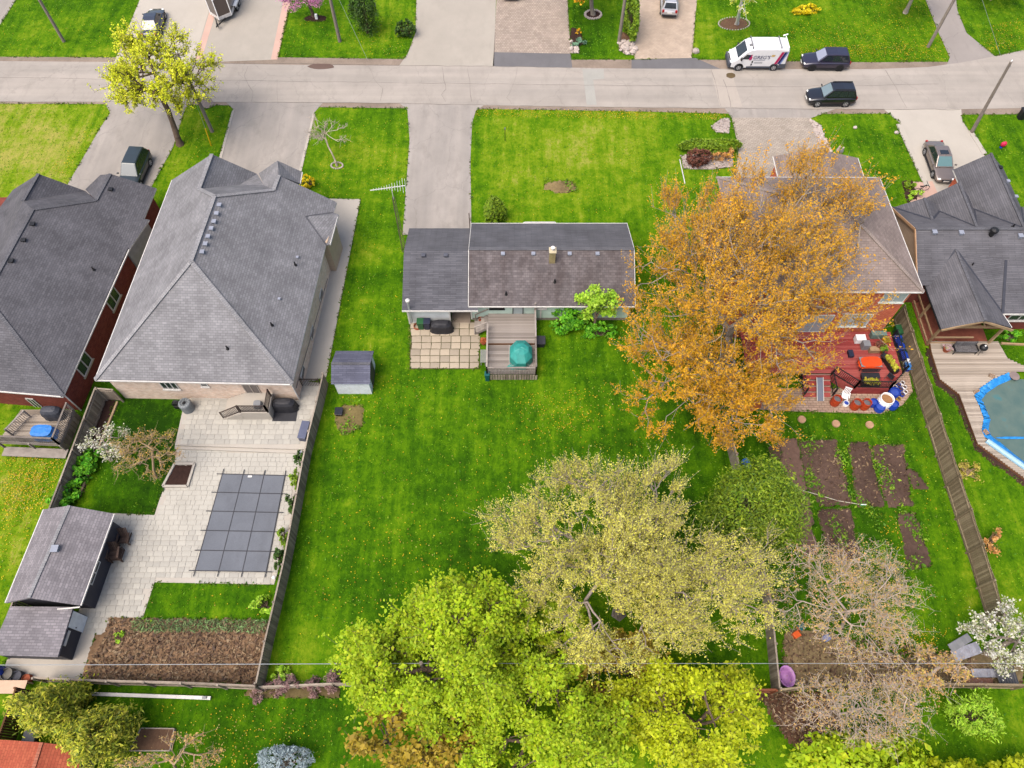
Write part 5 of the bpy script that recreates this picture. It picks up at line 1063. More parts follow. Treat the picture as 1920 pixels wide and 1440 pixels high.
# central deck
def deck_c():
    xa, xb = P(914, 660, .8).x, P(1004, 660, .8).x; y0 = P(960, 714).y; y2 = YWC - .02; y1 = P(960, 645, .85).y
    root = thing('deck', 'weathered two-level wooden deck behind the bungalow', 'deck', ((xa + xb) / 2, y0, 0)); yy = y0 + .12
    board_deck(root, [V(xa, y1, 0), V(xb, y1, 0), V(xb, y2, 0), V(xa, y2, 0)], .95, W_OLD); board_deck(root, [V(xa, yy, 0), V(xb, yy, 0), V(xb, y1 - .03, 0), V(xa, y1 - .03, 0)], .75, W_OLD)
    MB().box(((xa + xb) / 2, y1 - .01, .84), (xb - xa, .04, .16)).build('riser', W_BROWN, root)
    for x_ in np.arange(xa, xb, .2): MB().box((x_ + .09, yy - .03, .36), (.16, .03, .68)).build('skirt_board', W_GREY, root)
    rail(root, V(xa, yy, 0), V(xb, yy, 0), .75, 1.0, W_OLD, .11); rail(root, V(xb, yy, 0), V(xb, y1, 0), .75, 1.0, W_OLD); rail(root, V(xb, y1, 0), V(xb, y2 - .1, 0), .95, .95, W_OLD); rail(root, V(xa, yy, 0), V(xa, y2 - 1.5, 0), .75, 1.0, W_OLD)
    MB().box((xb, y2 - .25, 1.35), (.13, .13, 2.7)).build('corner_post', W_OLD, root)
    for k in range(4): MB().box((xa - .15 - k * .27, y2 - .75, .82 - k * .22), (.28, 1.2, .05)).build('stair_tread', W_OLD, root)
    for s_ in (-.6, .6): MB().beam(V(xa, y2 - .75 + s_, 1.75), V(xa - 1.05, y2 - .75 + s_, 1.0), .08, .07).build('stair_rail', W_OLD, root); MB().beam(V(xa, y2 - .75 + s_, .9), V(xa - 1.05, y2 - .75 + s_, .1), .05, .2).build('stringer', W_OLD, root); MB().box((xa - 1.0, y2 - .75 + s_, .5), (.08, .08, 1.0)).build('post', W_OLD, root)
    return xa, xb, y0, y1, y2
DC = deck_c()
def covered(name, label, cat, ctr, size, mat, rz=0.0, n=8, top_k=.62, sides=None, kind='cover'):
    # a fabric cover draped over a bulky thing, with pleats and a sagging top
    o = thing(name, label, cat, (ctr[0], ctr[1], ctr[2]), local=True); m = MB(); prof = [(1.06, 0), (1.0, .1), (.98, .55), (.9, .78), (top_k, .96), (top_k * .5, 1.0)]
    i0 = 0; nn = n * 2
    for r_, z_ in prof:
        for k in range(nn):
            t_ = 6.2832 * k / nn; q = (abs(math.cos(t_)) ** 4 + abs(math.sin(t_)) ** 4) ** -.25; jj = 1 + (.035 if k % 2 else -.035) * (1 - z_) + random.uniform(-.015, .015)
            m.v.append((math.cos(t_) * q * r_ * jj * size[0] / 2, math.sin(t_) * q * r_ * jj * size[1] / 2, z_ * size[2] + random.uniform(-.01, .01)))
    for j in range(len(prof) - 1):
        for k in range(nn): k2 = (k + 1) % nn; m.f.append([j * nn + k, j * nn + k2, (j + 1) * nn + k2, (j + 1) * nn + k])
    m.f.append([(len(prof) - 1) * nn + k for k in range(nn)])
    m.build(kind, mat, o, smooth=False); o.rotation_euler = (0, 0, rz); return o
TEAL = paint('teal_tarp', C(56, 160, 150), .5, .15); BLKC = paint('black_cover', C(50, 50, 56), .6, .15); BLUET = paint('blue_tarp', C(60, 140, 226), .45, .18); CHARC = paint('charcoal_cover', C(70, 72, 80), .6, .12)
def teal_tarp():
    p = P(977, 664, 1.2); o = thing('tarp_cover', 'faceted teal tarp covering furniture on the wooden deck', 'tarp', (p.x, p.y, .78), local=True); m = MB()
    n = 8
    for r_, z_, sy in ((1.02, 0, 1.25), (.98, .75, 1.2), (.66, 1.15, .85), (.2, 1.26, .55)):
        for k in range(n): t_ = 6.2832 * (k + .5) / n; m.v.append((math.cos(t_) * r_ * .92, math.sin(t_) * r_ * sy * .95, z_ + random.uniform(-.03, .03)))
    for j in range(3):
        for k in range(n): k2 = (k + 1) % n; m.f.append([j * n + k, j * n + k2, (j + 1) * n + k2, (j + 1) * n + k])
    m.f.append([3 * n + k for k in range(n)]); m.build('tarp', TEAL, o)
    MB().poly([(-1.1, -.9, .01), (-.6, -1.15, .01), (-.3, -.9, .02), (-.85, -.6, .02)]).build('loose_corner', TEAL, o); MB().path([(.9, -.9, .3), (-.9, -.9, .3), (-.9, .9, .3)], .012, 4).build('rope', WHITE, o)
teal_tarp()
p = P(829, 617); covered('covered_barbecue', 'long black covered barbecue against the garage wall', 'barbecue', (p.x, GWC - .62, .05), (1.75, .85, 1.05), BLKC)
def bin_(name, label, u, v, mat, w_=.55, h=1.0, lid=None, group=None, cat='bin', z=0.0, x=None):
    p = P(u, v); o = thing(name, label, cat, (p.x, p.y, z), group); b = MB()
    for zz, k in ((0, .82), (h * .9, 1.0)): b.v += [(p.x + sx * w_ / 2 * k, p.y + sy * w_ / 2 * k, z + zz) for sx, sy in ((-1, -1), (1, -1), (1, 1), (-1, 1))]
    b.f += [[0, 1, 5, 4], [1, 2, 6, 5], [2, 3, 7, 6], [3, 0, 4, 7], [3, 2, 1, 0], [4, 5, 6, 7]]; b.build('body', mat, o, bevel=.03)
    MB().box((p.x, p.y + .02, z + h * .94), (w_ * 1.08, w_ * 1.12, h * .09)).build('lid', lid or mat, o, bevel=.02); MB().beam((p.x - w_ * .4, p.y + w_ * .58, z + h * .88), (p.x + w_ * .4, p.y + w_ * .58, z + h * .88), .05, .05).build('handle', BLACKM, o)
    return o
GRN = paint('green_plastic', C(46, 104, 62), .5, .1); NAVY = paint('navy_plastic', C(48, 54, 78), .5, .1); BLUEP = paint('blue_plastic', C(28, 72, 190), .45, .1); WHITEP = paint('white_plastic', C(236, 236, 236, .8), .5, .05); ORGP = paint('orange_plastic', C(206, 74, 34), .55, .12); GREYP = paint('grey_plastic', C(150, 152, 156), .6, .1); DKTEAL = paint('dark_teal', C(22, 100, 104), .5, .1); LILAC = paint('lilac_plastic', C(196, 140, 206), .5, .15); TERRA = paint('terracotta', C(176, 92, 60), .8, .15)
bin_('wheelie_bin', 'green lidded bin left of the black covered barbecue', 790, 615, GRN, .5); bin_('wheelie_bin', 'navy bin between the green bin and the black cover', 802, 615, NAVY, .5)
p = P(783, 614); o = thing('hose_pot', 'orange coiled hose at the garage corner', 'hose', (p.x, p.y, .03)); m = MB()
for k in range(4): 
    for i in range(14): a_, b_ = 6.2832 * i / 14, 6.2832 * (i + 1) / 14; m.tube((p.x + .28 * math.cos(a_), p.y + .28 * math.sin(a_), .08 + k * .055), (p.x + .28 * math.cos(b_), p.y + .28 * math.sin(b_), .08 + k * .055), .028, .028, 5, False)
m.build('coil', TERRA, o)
def slat_bench(name, label, u, v, L, W_, h, mat, rz=0, cat='bench'):
    p = P(u, v); o = thing(name, label, cat, (p.x, p.y, 0), local=True)
    for k in range(5): MB().box((0, -W_ / 2 + W_ * (k + .5) / 5, h), (L, W_ / 5 - .02, .04)).build('slat', mat, o)
    for sx in (-1, 1):
        for sy in (-1, 1): MB().box((sx * (L / 2 - .08), sy * (W_ / 2 - .06), h / 2), (.08, .08, h)).build('leg', mat, o)
    o.rotation_euler = (0, 0, rz); return o
slat_bench('bench', 'grey slatted bench along the left side of the deck', 906.5, 674, 1.15, .45, .5, paint('bench_grey', C(156, 158, 152), .7, .1), 1.57)
def planter(name, label, u, v, r_, h, pot, leaf, seed, cat='planter', z=0.0, n=160, square=None, group=None):
    p = P(u, v); o = thing(name, label, cat, (p.x, p.y, z), group)
    if square: MB().box((p.x, p.y, z + h / 2), (square[0], square[1], h), square[2]).build('box', pot, o, bevel=.02); sx, sy = square[0] / 2 * .85, square[1] / 2 * .85
    else: MB().lathe((p.x, p.y, z), [(r_ * .7, 0), (r_, h * .9), (r_ * 1.1, h * .9), (r_ * 1.1, h), (r_ * .92, h), (r_ * .9, h * .85)], 12).build('pot', pot, o, smooth=False); sx = sy = r_ * .8
    rg = np.random.default_rng(seed); a_ = rg.uniform(-1, 1, (n, 3)); c_ = np.array([p.x, p.y, z + h]) + a_ * [sx, sy, .1] + [0, 0, .08]
    if square and square[2]:
        ca, sa = math.cos(square[2]), math.sin(square[2]); c_[:, :2] = np.array([p.x, p.y]) + np.stack([a_[:, 0] * sx * ca - a_[:, 1] * sy * sa, a_[:, 0] * sx * sa + a_[:, 1] * sy * ca], 1)
    leaf_quads('plant', c_, .08, leaf, o, rg); return o
planter('planter', 'rusty planter of dried red leaves beside the deck stairs', 904, 603, .28, .35, TERRA, leafmat('leaf_dryred', [C(150, 70, 50), C(176, 96, 60)]), 201); planter('planter', 'rusty planter above the grey slatted bench', 907, 644, .26, .35, TERRA, leafmat('leaf_dryred2', [C(160, 80, 50), C(190, 110, 60)]), 202)
o = bin_('water_barrel', 'dark teal upright container at the deck front corner', 914, 712, DKTEAL, .36, .95, cat='container')
bin_('storage_bin', 'dark storage box at the right side of the deck', 1013, 646, paint('dark_box', C(62, 62, 70), .6, .1), .7, .65, cat='box')
bin_('storage_bin', 'black rubbish bag bin by the white shed', 637, 776, paint('bag_black', C(44, 46, 56), .35, .15), .55, .45, cat='bin')
# house A deck
def deck_a():
    z = 1.2; fr = P(97, 822, 2.2); br = P(124, 756, 2.2); fl = P(-4, 817, 2.2); f0, b0, l0 = V(fr.x, fr.y, 0), V(br.x, br.y, 0), V(fl.x - .6, fl.y, 0); bl = V(l0.x + .8, b0.y, 0)
    root = thing('deck', 'raised grey deck behind the red brick house', 'deck', f0)
    board_deck(root, [f0, b0, bl, l0], z, W_GREY); rail(root, f0, b0, z, 1.0, W_OLD, .14); rail(root, l0, f0, z, 1.0, W_OLD, .14); rail(root, bl + V(.9, -.6, 0), l0 + V(.9, .5, 0), z, .95, W_OLD, .14)
    MB().beam(l0 + V(0, 0, 1.05), f0 + V(0, 0, 1.05), .05, .24).build('fascia', W_OLD, root); MB().beam(f0 + V(0, 0, 1.05), b0 + V(0, 0, 1.05), .05, .24).build('fascia', W_OLD, root); MB().beam(l0 + V(0, -.35, .35), f0 + V(.2, -.35, .35), .7, .07).build('lower_step', W_OLD, root)
    for t_ in (0, .5, 1): MB().box(l0.lerp(f0, t_) + V(0, -.05, .6), (.12, .12, 1.2)).build('support_post', W_OLD, root)
    for k in range(8): MB().beam(f0.lerp(b0, k / 8) + V(0, 0, .5), f0.lerp(b0, (k + .9) / 8) + V(0, 0, .5), .03, .9).build('skirt_board', W_GREY, root)
    q = P(96, 772, 1.9); covered('covered_barbecue', 'charcoal covered barbecue on the raised deck', 'barbecue', (q.x, q.y, z + .02), (1.5, .8, 1.15), CHARC); q = P(84, 811, 1.6); covered('tarp_cover', 'bright blue tarp over a table on the raised deck', 'tarp', (q.x - .1, q.y, z + .02), (1.6, 1.0, .75), BLUET, top_k=.9)
deck_a()
# rear stair of the large house
def stair_b():
    y0 = FTB[1].y + (FTB[2].y - FTB[1].y) * .7 - .02; xa, xb = P(428, 762, 1.3).x, P(507, 762, 1.3).x; z = 1.35; d = 1.7; cm = CONC2
    root = thing('stair', 'pale concrete landing and steps at the sliding door', 'stair', ((xa + xb) / 2, y0, .3))
    MB().box(((xa + xb) / 2 + .5, y0 - d / 2, (z + .3) / 2), (xb - xa - 1, d, z - .3)).build('landing', cm, root)
    for k in range(5): MB().box((xa + .98 - (k + .5) * .3, y0 - d / 2, .3 + (z - .3) * (1 - (k + 1) / 6) / 2), (.3, d, (z - .3) * (1 - (k + 1) / 6))).build('step', cm, root)
    yf = y0 - d + .08; A, B, Cc = V(xa + 1, yf, 0), V(xb - .08, yf, 0), V(xb - .08, y0 - .3, 0); rail(root, A, B, z, .95, BRONZE, .11, capw=.06); rail(root, B, Cc, z, .95, BRONZE, .11, capw=.06)
    lo_ = V(xa - .55, yf, 0); a3, b3 = A + V(0, 0, z + .95), lo_ + V(0, 0, .3 + .95); MB().beam(a3, b3, .06, .05).build('hand_rail', BRONZE, root); MB().beam(a3 - V(0, 0, .85), b3 - V(0, 0, .85), .04, .05).build('bottom_rail', BRONZE, root)
    for k in range(1, 13): q = a3.lerp(b3, k / 13); MB().box(q - V(0, 0, .45), (.03, .03, .85)).build('baluster', BRONZE, root)
    MB().box(lo_ + V(0, 0, .3 + .5), (.07, .07, 1.0)).build('post', BRONZE, root)
    q = P(480, 760, 1.35); covered('patio_stool', 'small round grey stool on the concrete landing', 'stool', (P(484, 760, 1.4).x, P(484, 760, 1.4).y, z), (.6, .6, .4), GREYP, top_k=.85)
    q = P(536, 772, .3); covered('covered_barbecue', 'big black covered barbecue on a mat beside the concrete steps', 'barbecue', (q.x, y0 - .75, .34), (1.75, .85, 1.1), BLKC); tag(MB().box((q.x, y0 - 1.25, .335), (1.75, 1.2, .012)).build('mat', BLKC), 'black mat under the big covered barbecue', 'mat')
stair_b()
def ac_unit():
    p = P(357, 770, .0); o = thing('air_conditioner', 'round grey air conditioner unit on the terrace edge', 'air conditioner', (p.x, p.y, .3)); gm = paint('ac_grey', C(140, 146, 150), .5, .1)
    MB().lathe((p.x, p.y, .3), [(.46, 0), (.46, .85), (.42, .95), (.3, .98), (.3, .93)], 18).build('body', gm, o)
    for k in range(12): MB().beam((p.x, p.y, 1.27), (p.x + .4 * math.cos(k * .5236), p.y + .4 * math.sin(k * .5236), 1.26), .015, .015).build('grille_bar', BLACKM, o)
    MB().lathe((p.x, p.y, 1.2), [(.12, 0), (.12, .05)], 10).build('fan_hub', BLACKM, o)
    q = P(336, 763, .3); o2 = thing('hose_reel', 'black hose reel against the cream brick wall', 'hose reel', (q.x, q.y, .3)); m = MB()
    for k in range(3): m.lathe((q.x, q.y - .1 + k * .1, .75), [(.34, 0), (.36, .03), (.34, .06)], 12, 'Y')
    m.build('reel', BLACKM, o2); MB().box((q.x, q.y, .45), (.5, .35, .3)).build('stand', BLACKM, o2)
ac_unit()
p = P(573, 812, .3); o = thing('storage_box', 'slate blue storage box against the terrace fence', 'box', (p.x, p.y, .3)); MB().box((p.x, p.y, .58), (.55, 1.35, .55), -.12).build('body', paint('slate_box', C(92, 98, 122), .5, .1), o, bevel=.02); MB().box((p.x, p.y, .88), (.6, 1.4, .06), -.12).build('lid', paint('slate_lid', C(100, 106, 132), .5, .1), o, bevel=.02)
# pool cover
def pool_cover():
    q = [P(418, 890), P(535, 893), P(500, 1073), P(367, 1071)]; ctr = sum(q, Vector()) / 4; o = thing('pool_cover', 'grey strapped winter cover over the in-ground pool', 'pool cover', (ctr.x, ctr.y, 0)); cm = slab('cover_mesh', C(124, 128, 136), .12, stain=.3); sm = paint('strap_black', C(62, 62, 68), .7)
    def at(s_, t_): return q[0].lerp(q[1], s_).lerp(q[3].lerp(q[2], s_), t_)
    for i in range(3):
        for j in range(5):
            a_ = [at(i / 3, j / 5), at((i + 1) / 3, j / 5), at((i + 1) / 3, (j + 1) / 5), at(i / 3, (j + 1) / 5)]; m = MB(); g = 4; base_ = len(m.v)
            for y_ in range(g + 1):
                for x_ in range(g + 1): pt = a_[0].lerp(a_[1], x_ / g).lerp(a_[3].lerp(a_[2], x_ / g), y_ / g); m.v.append((pt.x, pt.y, .125 - .03 * math.sin(math.pi * x_ / g) * math.sin(math.pi * y_ / g)))
            for y_ in range(g):
                for x_ in range(g): k = y_ * (g + 1) + x_; m.f.append([k, k + g + 1, k + g + 2, k + 1])
            m.build('cover_panel', cm, o, smooth=True)
    e_ = .055
    for i in range(4): MB().beam(at(i / 3, -e_) + V(0, 0, .13), at(i / 3, 1 + e_) + V(0, 0, .13), .055, .012).build('strap', sm, o)
    for j in range(6): MB().beam(at(-e_ * 1.6, j / 5) + V(0, 0, .138), at(1 + e_ * 1.6, j / 5) + V(0, 0, .138), .055, .012).build('strap', sm, o)
    MB().box(at(.45, .02) + V(0, 0, .15), (.3, .14, .01)).build('warning_label', WHITE, o)
pool_cover()
kb = px([(329, 871), (366, 871), (353, 913), (307, 913)]); ko = thing('planter_kerb', 'pale stone kerb of the square planter', 'kerb', kb[0])
for i in range(4): MB().beam(kb[i] + V(0, 0, .1), kb[(i + 1) % 4] + V(0, 0, .1), .16, .2).build('kerb_stone', CONC2, ko)
tag(MB().beam(P(221, 754) + V(0, 0, .06), P(150, 930) + V(0, 0, .06), .14, .14).build('garden_edging', W_TAN), 'tan timber edging of the border bed by the left fence', 'edging')
for k, (u, v) in enumerate(((569, 856), (519, 1088))):
    p = P(u, v); o = thing('garden_lamp', ('white globe garden lamp at the terrace step', 'white globe garden lamp at the far end of the pool')[k], 'lamp', (p.x, p.y, .03)); MB().tube((p.x, p.y, .03), (p.x, p.y, .62), .025, .02, 6).build('stem', BLACKM, o); MB().ell((p.x, p.y, .72), (.13, .13, .13), 10, 6).build('globe', WHITEP, o, smooth=True)
def slat_chair(name, label, loc, rz, mat, z, group):
    o = thing(name, label, 'chair', (loc.x, loc.y, z), group, local=True)
    for k in range(5): MB().box((0, -.22 + k * .12, .36 - k * .025), (.55, .1, .025)).build('seat_slat', mat, o)
    for k in range(5): MB().beam((-.22 + k * .11, .3, .28), (-.26 + k * .13, .62, .95), .1, .025).build('back_slat', mat, o)
    for s_ in (-1, 1): MB().box((s_ * .36, .02, .55), (.13, .75, .03)).build('armrest', mat, o); MB().box((s_ * .33, -.28, .27), (.05, .09, .54)).build('leg', mat, o); MB().beam((s_ * .31, -.3, .34), (s_ * .31, .55, .05), .04, .1).build('leg', mat, o)
    o.rotation_euler = (0, 0, rz); return o
BRW = wood('brown_chair', C(84, 68, 60), C(108, 88, 78), C(126, 104, 92)); q = P(228, 1040); 
for k in range(3): slat_chair('deck_chair', ('lowest', 'middle', 'topmost')[k] + ' brown slatted chair stacked against the pool house', V(q.x - .1, q.y - .25 + k * .03, 0), .1, BRW, .04 + k * .22, 'stacked slatted chairs by the pool house')
slat_chair('deck_chair', 'brown slatted chair at the upper end of the stacked chairs', V(P(236, 1018).x, P(236, 1018).y + .1, 0), .1, BRW, .04, 'stacked slatted chairs by the pool house')
# bottom left clutter
def drum(name, label, u, v, r_, h, mat, z=0.0, hollow=True, cat='barrel', group=None, tilt=None, fill=None):
    p = P(u, v); o = thing(name, label, cat, (p.x, p.y, z), group, local=True)
    MB().lathe((0, 0, 0), [(r_ * .9, 0), (r_, h * .12), (r_ * 1.04, h * .33), (r_, h * .36), (r_ * 1.04, h * .66), (r_, h * .69), (r_ * .95, h)] + ([(r_ * .86, h), (r_ * .84, h * .75)] if hollow else []), 16).build('body', mat, o, smooth=False)
    if fill: MB().lathe((0, 0, h * .76), [(r_ * .85, 0), (r_ * .5, .03)], 12).build('contents', fill, o)
    if tilt: o.rotation_euler = tilt
    return o
drum('barrel', 'blue plastic barrel at the left edge by the concrete walk', 4, 1262, .38, .95, BLUEP); drum('bucket', 'round grey tub next to the blue barrel', 22, 1266, .38, .6, paint('tub_grey', C(120, 116, 108), .7, .1), cat='tub'); drum('bucket', 'dark round tub beside the round grey tub', 38, 1270, .34, .5, paint('tub_dark', C(70, 72, 84), .6, .1), cat='tub'); drum('bucket', 'brown tub nearest the yellow-green cedar', 55, 1274, .28, .4, TERRA, cat='tub')
p = P(14, 1288, .8); o = thing('table', 'pale wooden work table at the left edge', 'table', (p.x, p.y, 0)); MB().box((p.x, p.y, .8), (2.2, .75, .05)).build('table_top', paint('peach_ply', C(226, 190, 160), .7, .08), o)
for sx in (-1, 1):
    for sy in (-1, 1): MB().box((p.x + sx, p.y + sy * .3, .39), (.08, .08, .78)).build('leg', W_TAN, o)
a_, b_ = P(172, 1301, .2), P(395, 1309, .2); o = thing('white_gutter', 'long white gutter pipe lying behind the rear fence', 'pipe', (a_ + b_) / 2 * 1.0); MB().beam(a_, b_, .2, .12).build('channel', WHITE, o); MB().box(b_ + V(-.35, .02, .1), (.25, .14, .1)).build('bracket', GREYP, o)
def raised_bed(label, pts, h, mat, soil):
    q = px(pts); ctr = sum(q, Vector()) / 4; o = thing('raised_bed', label, 'garden bed', (ctr.x, ctr.y, 0)); MB().prism(q, 0, h * .8).build('soil', soil, o)
    for i in range(4): a_, b_ = q[i], q[(i + 1) % 4]; MB().beam(a_ + V(0, 0, h / 2), b_ + V(0, 0, h / 2), .06, h).build('plank', mat, o)
raised_bed('wooden raised bed of bare soil at the bottom left', [(268, 1366), (330, 1367), (322, 1408), (246, 1408)], .3, W_GREY, SOIL)
o = bin_('storage_bin', 'grey plastic tote behind the dark brown fence', 62, 1382, GREYP, .7, .45, cat='box'); bin_('storage_bin', 'red plastic crate beside the red-roofed shed', 165, 1412, paint('red_plastic', C(206, 50, 36), .5, .1), .5, .4, cat='crate'); p = P(136, 1394); tag(MB().ell((p.x, p.y, .3), (.26, .26, .26), 12, 8).build('ball', DKTEAL, smooth=True), 'teal ball beside the lower cedar', 'ball')
p = P(58, 1332); o = thing('wire_cage', 'grey wire cage by the dark brown fence', 'cage', (p.x, p.y, 0)); m = MB()
for k in range(7): m.beam((p.x - .4 + k * .13, p.y - .4, 1), (p.x - .4 + k * .13, p.y + .4, 1), .02, .02).beam((p.x - .4, p.y - .4 + k * .13, 1), (p.x + .4, p.y - .4 + k * .13, 1), .02, .02).beam((p.x - .4 + k * .13, p.y - .4, 0), (p.x - .4 + k * .13, p.y - .4, 1), .02, .02)
m.build('mesh', GREYP, o); MB().box((p.x, p.y, .5), (.6, .6, .8)).build('inner_box', DKTEAL, o)
# ================================================================ red deck and patio of the orange brick house
def deck_d():
    z = .9; yw = FTD[2].y - .02
    A = [P(1560, 701, z), P(1602, 727, z), P(1668, 728, z), P(1692, 700, z), P(1672, 632, z)]; A = [V(a_.x, a_.y, 0) for a_ in A]; L_ = V(P(1400, 690, z).x, 0, 0).x
    poly = [V(L_, yw, 0), V(A[4].x, yw, 0), A[3], A[2], A[1], A[0], V(L_, A[0].y, 0)]
    root = thing('deck', 'red painted deck with black railing behind the orange brick house', 'deck', A[1]); board_deck(root, poly, z, W_RED, 'X', .16)
    for a_, b_ in ((A[0], A[1]), (A[1], A[2]), (A[2], A[3]), (A[3], A[4])): rail(root, a_, b_, z, 1.0, BLACKM, .13, capw=.06); MB().beam(a_ + V(0, 0, z / 2), b_ + V(0, 0, z / 2), .04, z - .06).build('skirt', W_RED, root)
    sx0, sx1 = P(1500, 720).x, A[0].x - .1
    for k in range(4): MB().box(((sx0 + sx1) / 2, A[0].y - .2 - k * .38, z - .17 - k * .22), (sx1 - sx0, .36, .05)).build('stair_tread', W_RED, root); MB().box(((sx0 + sx1) / 2, A[0].y - .02 - k * .38, z - .1 - k * .22), (sx1 - sx0, .03, .18)).build('riser', wood('riser_pale' + str(k), C(190, 150, 130), C(210, 176, 156), C(220, 190, 170)), root)
    for x_ in (sx0 - .05, sx1 + .05): rail(root, V(x_, A[0].y, 0), V(x_, A[0].y - 1.5, 0), .35, .95, BLACKM, .3, capw=.06)
    a_ = P(1537, 708, .95); b_ = P(1538, 752, .05); MB().beam(a_, b_, .45, .05).build('ramp', paint('ramp_grey', C(128, 134, 150), .6, .08), root); 
    for s_ in (-.24, .24): MB().beam(a_ + V(s_, 0, .04), b_ + V(s_, 0, .04), .04, .06).build('ramp_edge', WHITE, root)
    return A
AD = deck_d()
pat = sheet('patio', [(1385, 728), (1560, 728), (1602, 728), (1670, 726), (1694, 700), (1688, 660), (1697, 662), (1711, 735), (1692, 760), (1652, 776), (1478, 771), (1385, 766)], .03, pavers('block_pavers', C(206, 178, 156), C(186, 156, 136), C(150, 126, 110), .4, .2, .025), 'beige block paver terrace around the red deck', 'patio')
Q = lambda u, v, h: P(u, v, h)
def put_z(o, z): o.location.z = z
for k, (u, v, lab) in enumerate(((1563, 757, 'orange barrel nearest the grey ramp'), (1600, 764, 'orange barrel in the middle of the three before the red deck'), (1618, 764, 'orange barrel nearest the big white tub'))): drum('barrel', lab, u, v, .34, .85, ORGP, .03, group='orange barrels before the red deck', fill=paint('barrel_in%d' % k, C(120, 116, 120), .6))
drum('barrel', 'big white tub of brown leaves before the red deck', 1655, 757, .52, .85, WHITEP, .03, fill=slab('dead_leaves', C(176, 130, 90), .3, fine=8), cat='tub')
for k, (u, v, r_, h, lab) in enumerate(((1634, 759, .3, .5, 'blue bucket left of the big white tub'), (1646, 768, .36, .5, 'blue tub in front of the big white tub'), (1671, 764, .33, .6, 'blue bucket right of the big white tub'), (1673, 740, .4, .5, 'blue tub behind the big white tub'))): drum('bucket', lab, u, v, r_, h, BLUEP, .03, cat='bucket', group='blue buckets around the white tub', fill=paint('bucket_in%d' % k, C(60, 90, 190), .5))
drum('bucket', 'small white bucket beside the white chair', 1584, 759, .22, .32, WHITEP, .03, cat='bucket', fill=paint('blue_in', C(50, 80, 180), .5))
k = 0
for (u, v) in ((1676, 728), (1683, 724), (1690, 720), (1680, 736), (1687, 732), (1694, 728), (1690, 742), (1683, 750), (1696, 737)):
    lab = 'small ' + ('white', 'blue', 'white', 'tan', 'blue', 'white', 'blue', 'yellow', 'white')[k] + ' flower pot ' + ('at the deck corner, lower left of the pot cluster', 'at the deck corner, second along the rail', 'nearest the corner railing post', 'in the middle row of the pot cluster, left', 'in the middle row of the pot cluster, centre', 'in the middle row of the pot cluster, right', 'in the front row of the pot cluster', 'alone in front of the pot cluster', 'at the right end of the pot cluster')[k]
    drum('flower_pot', lab, u, v, .16, .22, (WHITEP, BLUEP, WHITEP, TERRA, BLUEP, WHITEP, BLUEP, paint('yellow_pot', C(226, 190, 70)), WHITEP)[k], .03, cat='pot', fill=SOILD); k += 1
def lawn_chair(label, u, v, mat, rz, z):
    p = P(u, v); o = thing('plastic_chair', label, 'chair', (p.x, p.y, z), local=True)
    MB().box((0, 0, .42), (.48, .48, .035)).build('seat', mat, o, bevel=.01)
    for k in range(5): MB().beam((-.2 + k * .1, .24, .44), (-.2 + k * .1, .4, .95), .05, .02).build('back_slat', mat, o)
    MB().beam((-.25, .42, .97), (.25, .42, .97), .05, .06).build('back_rail', mat, o)
    for sx in (-1, 1):
        MB().box((sx * .26, .02, .62), (.05, .5, .03)).build('armrest', mat, o)
        for sy in (-1, 1): MB().beam((sx * .24, sy * .22, .42), (sx * .27, sy * .26, 0), .05, .05).build('leg', mat, o)
    o.rotation_euler = (0, 0, rz)
lawn_chair('white plastic garden chair between the orange barrels', 1580, 748, WHITEP, -.4, .03)
# things on the red deck
zD = .93
p = Q(1632, 679, 1.6); o = thing('table', 'patio table under a bright orange cloth on the red deck', 'table', (p.x, p.y, zD)); m = MB().box((p.x, p.y, zD + .7), (1.55, .85, .04)).build('table_top', GREYP, o)
for sx in (-1, 1):
    for sy in (-1, 1): MB().box((p.x + sx * .65, p.y + sy * .35, zD + .34), (.05, .05, .68)).build('leg', BLACKM, o)
o2 = covered('orange_cloth', 'bright orange cloth draped over the patio table', 'cloth', (p.x + .05, p.y, zD + .45), (1.65, .95, .32), paint('orange_cloth', C(246, 84, 18), .7, .12), .05, 10, .92, kind='cloth')
def panel(name, label, u, v, size, h, mat, rz, cat='box'): p = P(u, v, h); return tag(MB().box((p.x, p.y, zD + size[2] / 2), size, rz).build(name, mat), label, cat)
for k, (u, v, w_, d_, rz, lab) in enumerate(((1632, 718, 1.3, .5, -.05, 'long planter box of yellow plants inside the front railing'), (1670, 683, .5, 1.5, .3, 'planter box of yellow flowers inside the right railing'))): p = Q(u, v, 1.2); planter('planter_box', lab, u, v, .3, .45, BLACKM, leafmat('leaf_planter%d' % k, [C(170, 180, 40), C(200, 190, 60), C(150, 110, 50)]), 300 + k, square=(w_, d_, rz), z=zD, n=260).location = (p.x, p.y, zD)
for o_ in list(bpy.data.objects):
    if o_.name.startswith('planter_box') and o_.type == 'EMPTY':
        pass
p = Q(1631, 706, 1.2); o = thing('bench', 'dark slatted bench behind the front planter on the red deck', 'bench', (p.x, p.y, zD), local=True)
for k in range(5): MB().box((0, -.2 + k * .1, .42), (1.35, .085, .03)).build('slat', BLKC, o)
for sx in (-1, 1): MB().box((sx * .55, 0, .2), (.06, .45, .4)).build('leg', BLKC, o)
for k in range(3): MB().box((0, .27 + k * .03, .55 + k * .12), (1.35, .025, .09)).build('back_slat', BLKC, o)
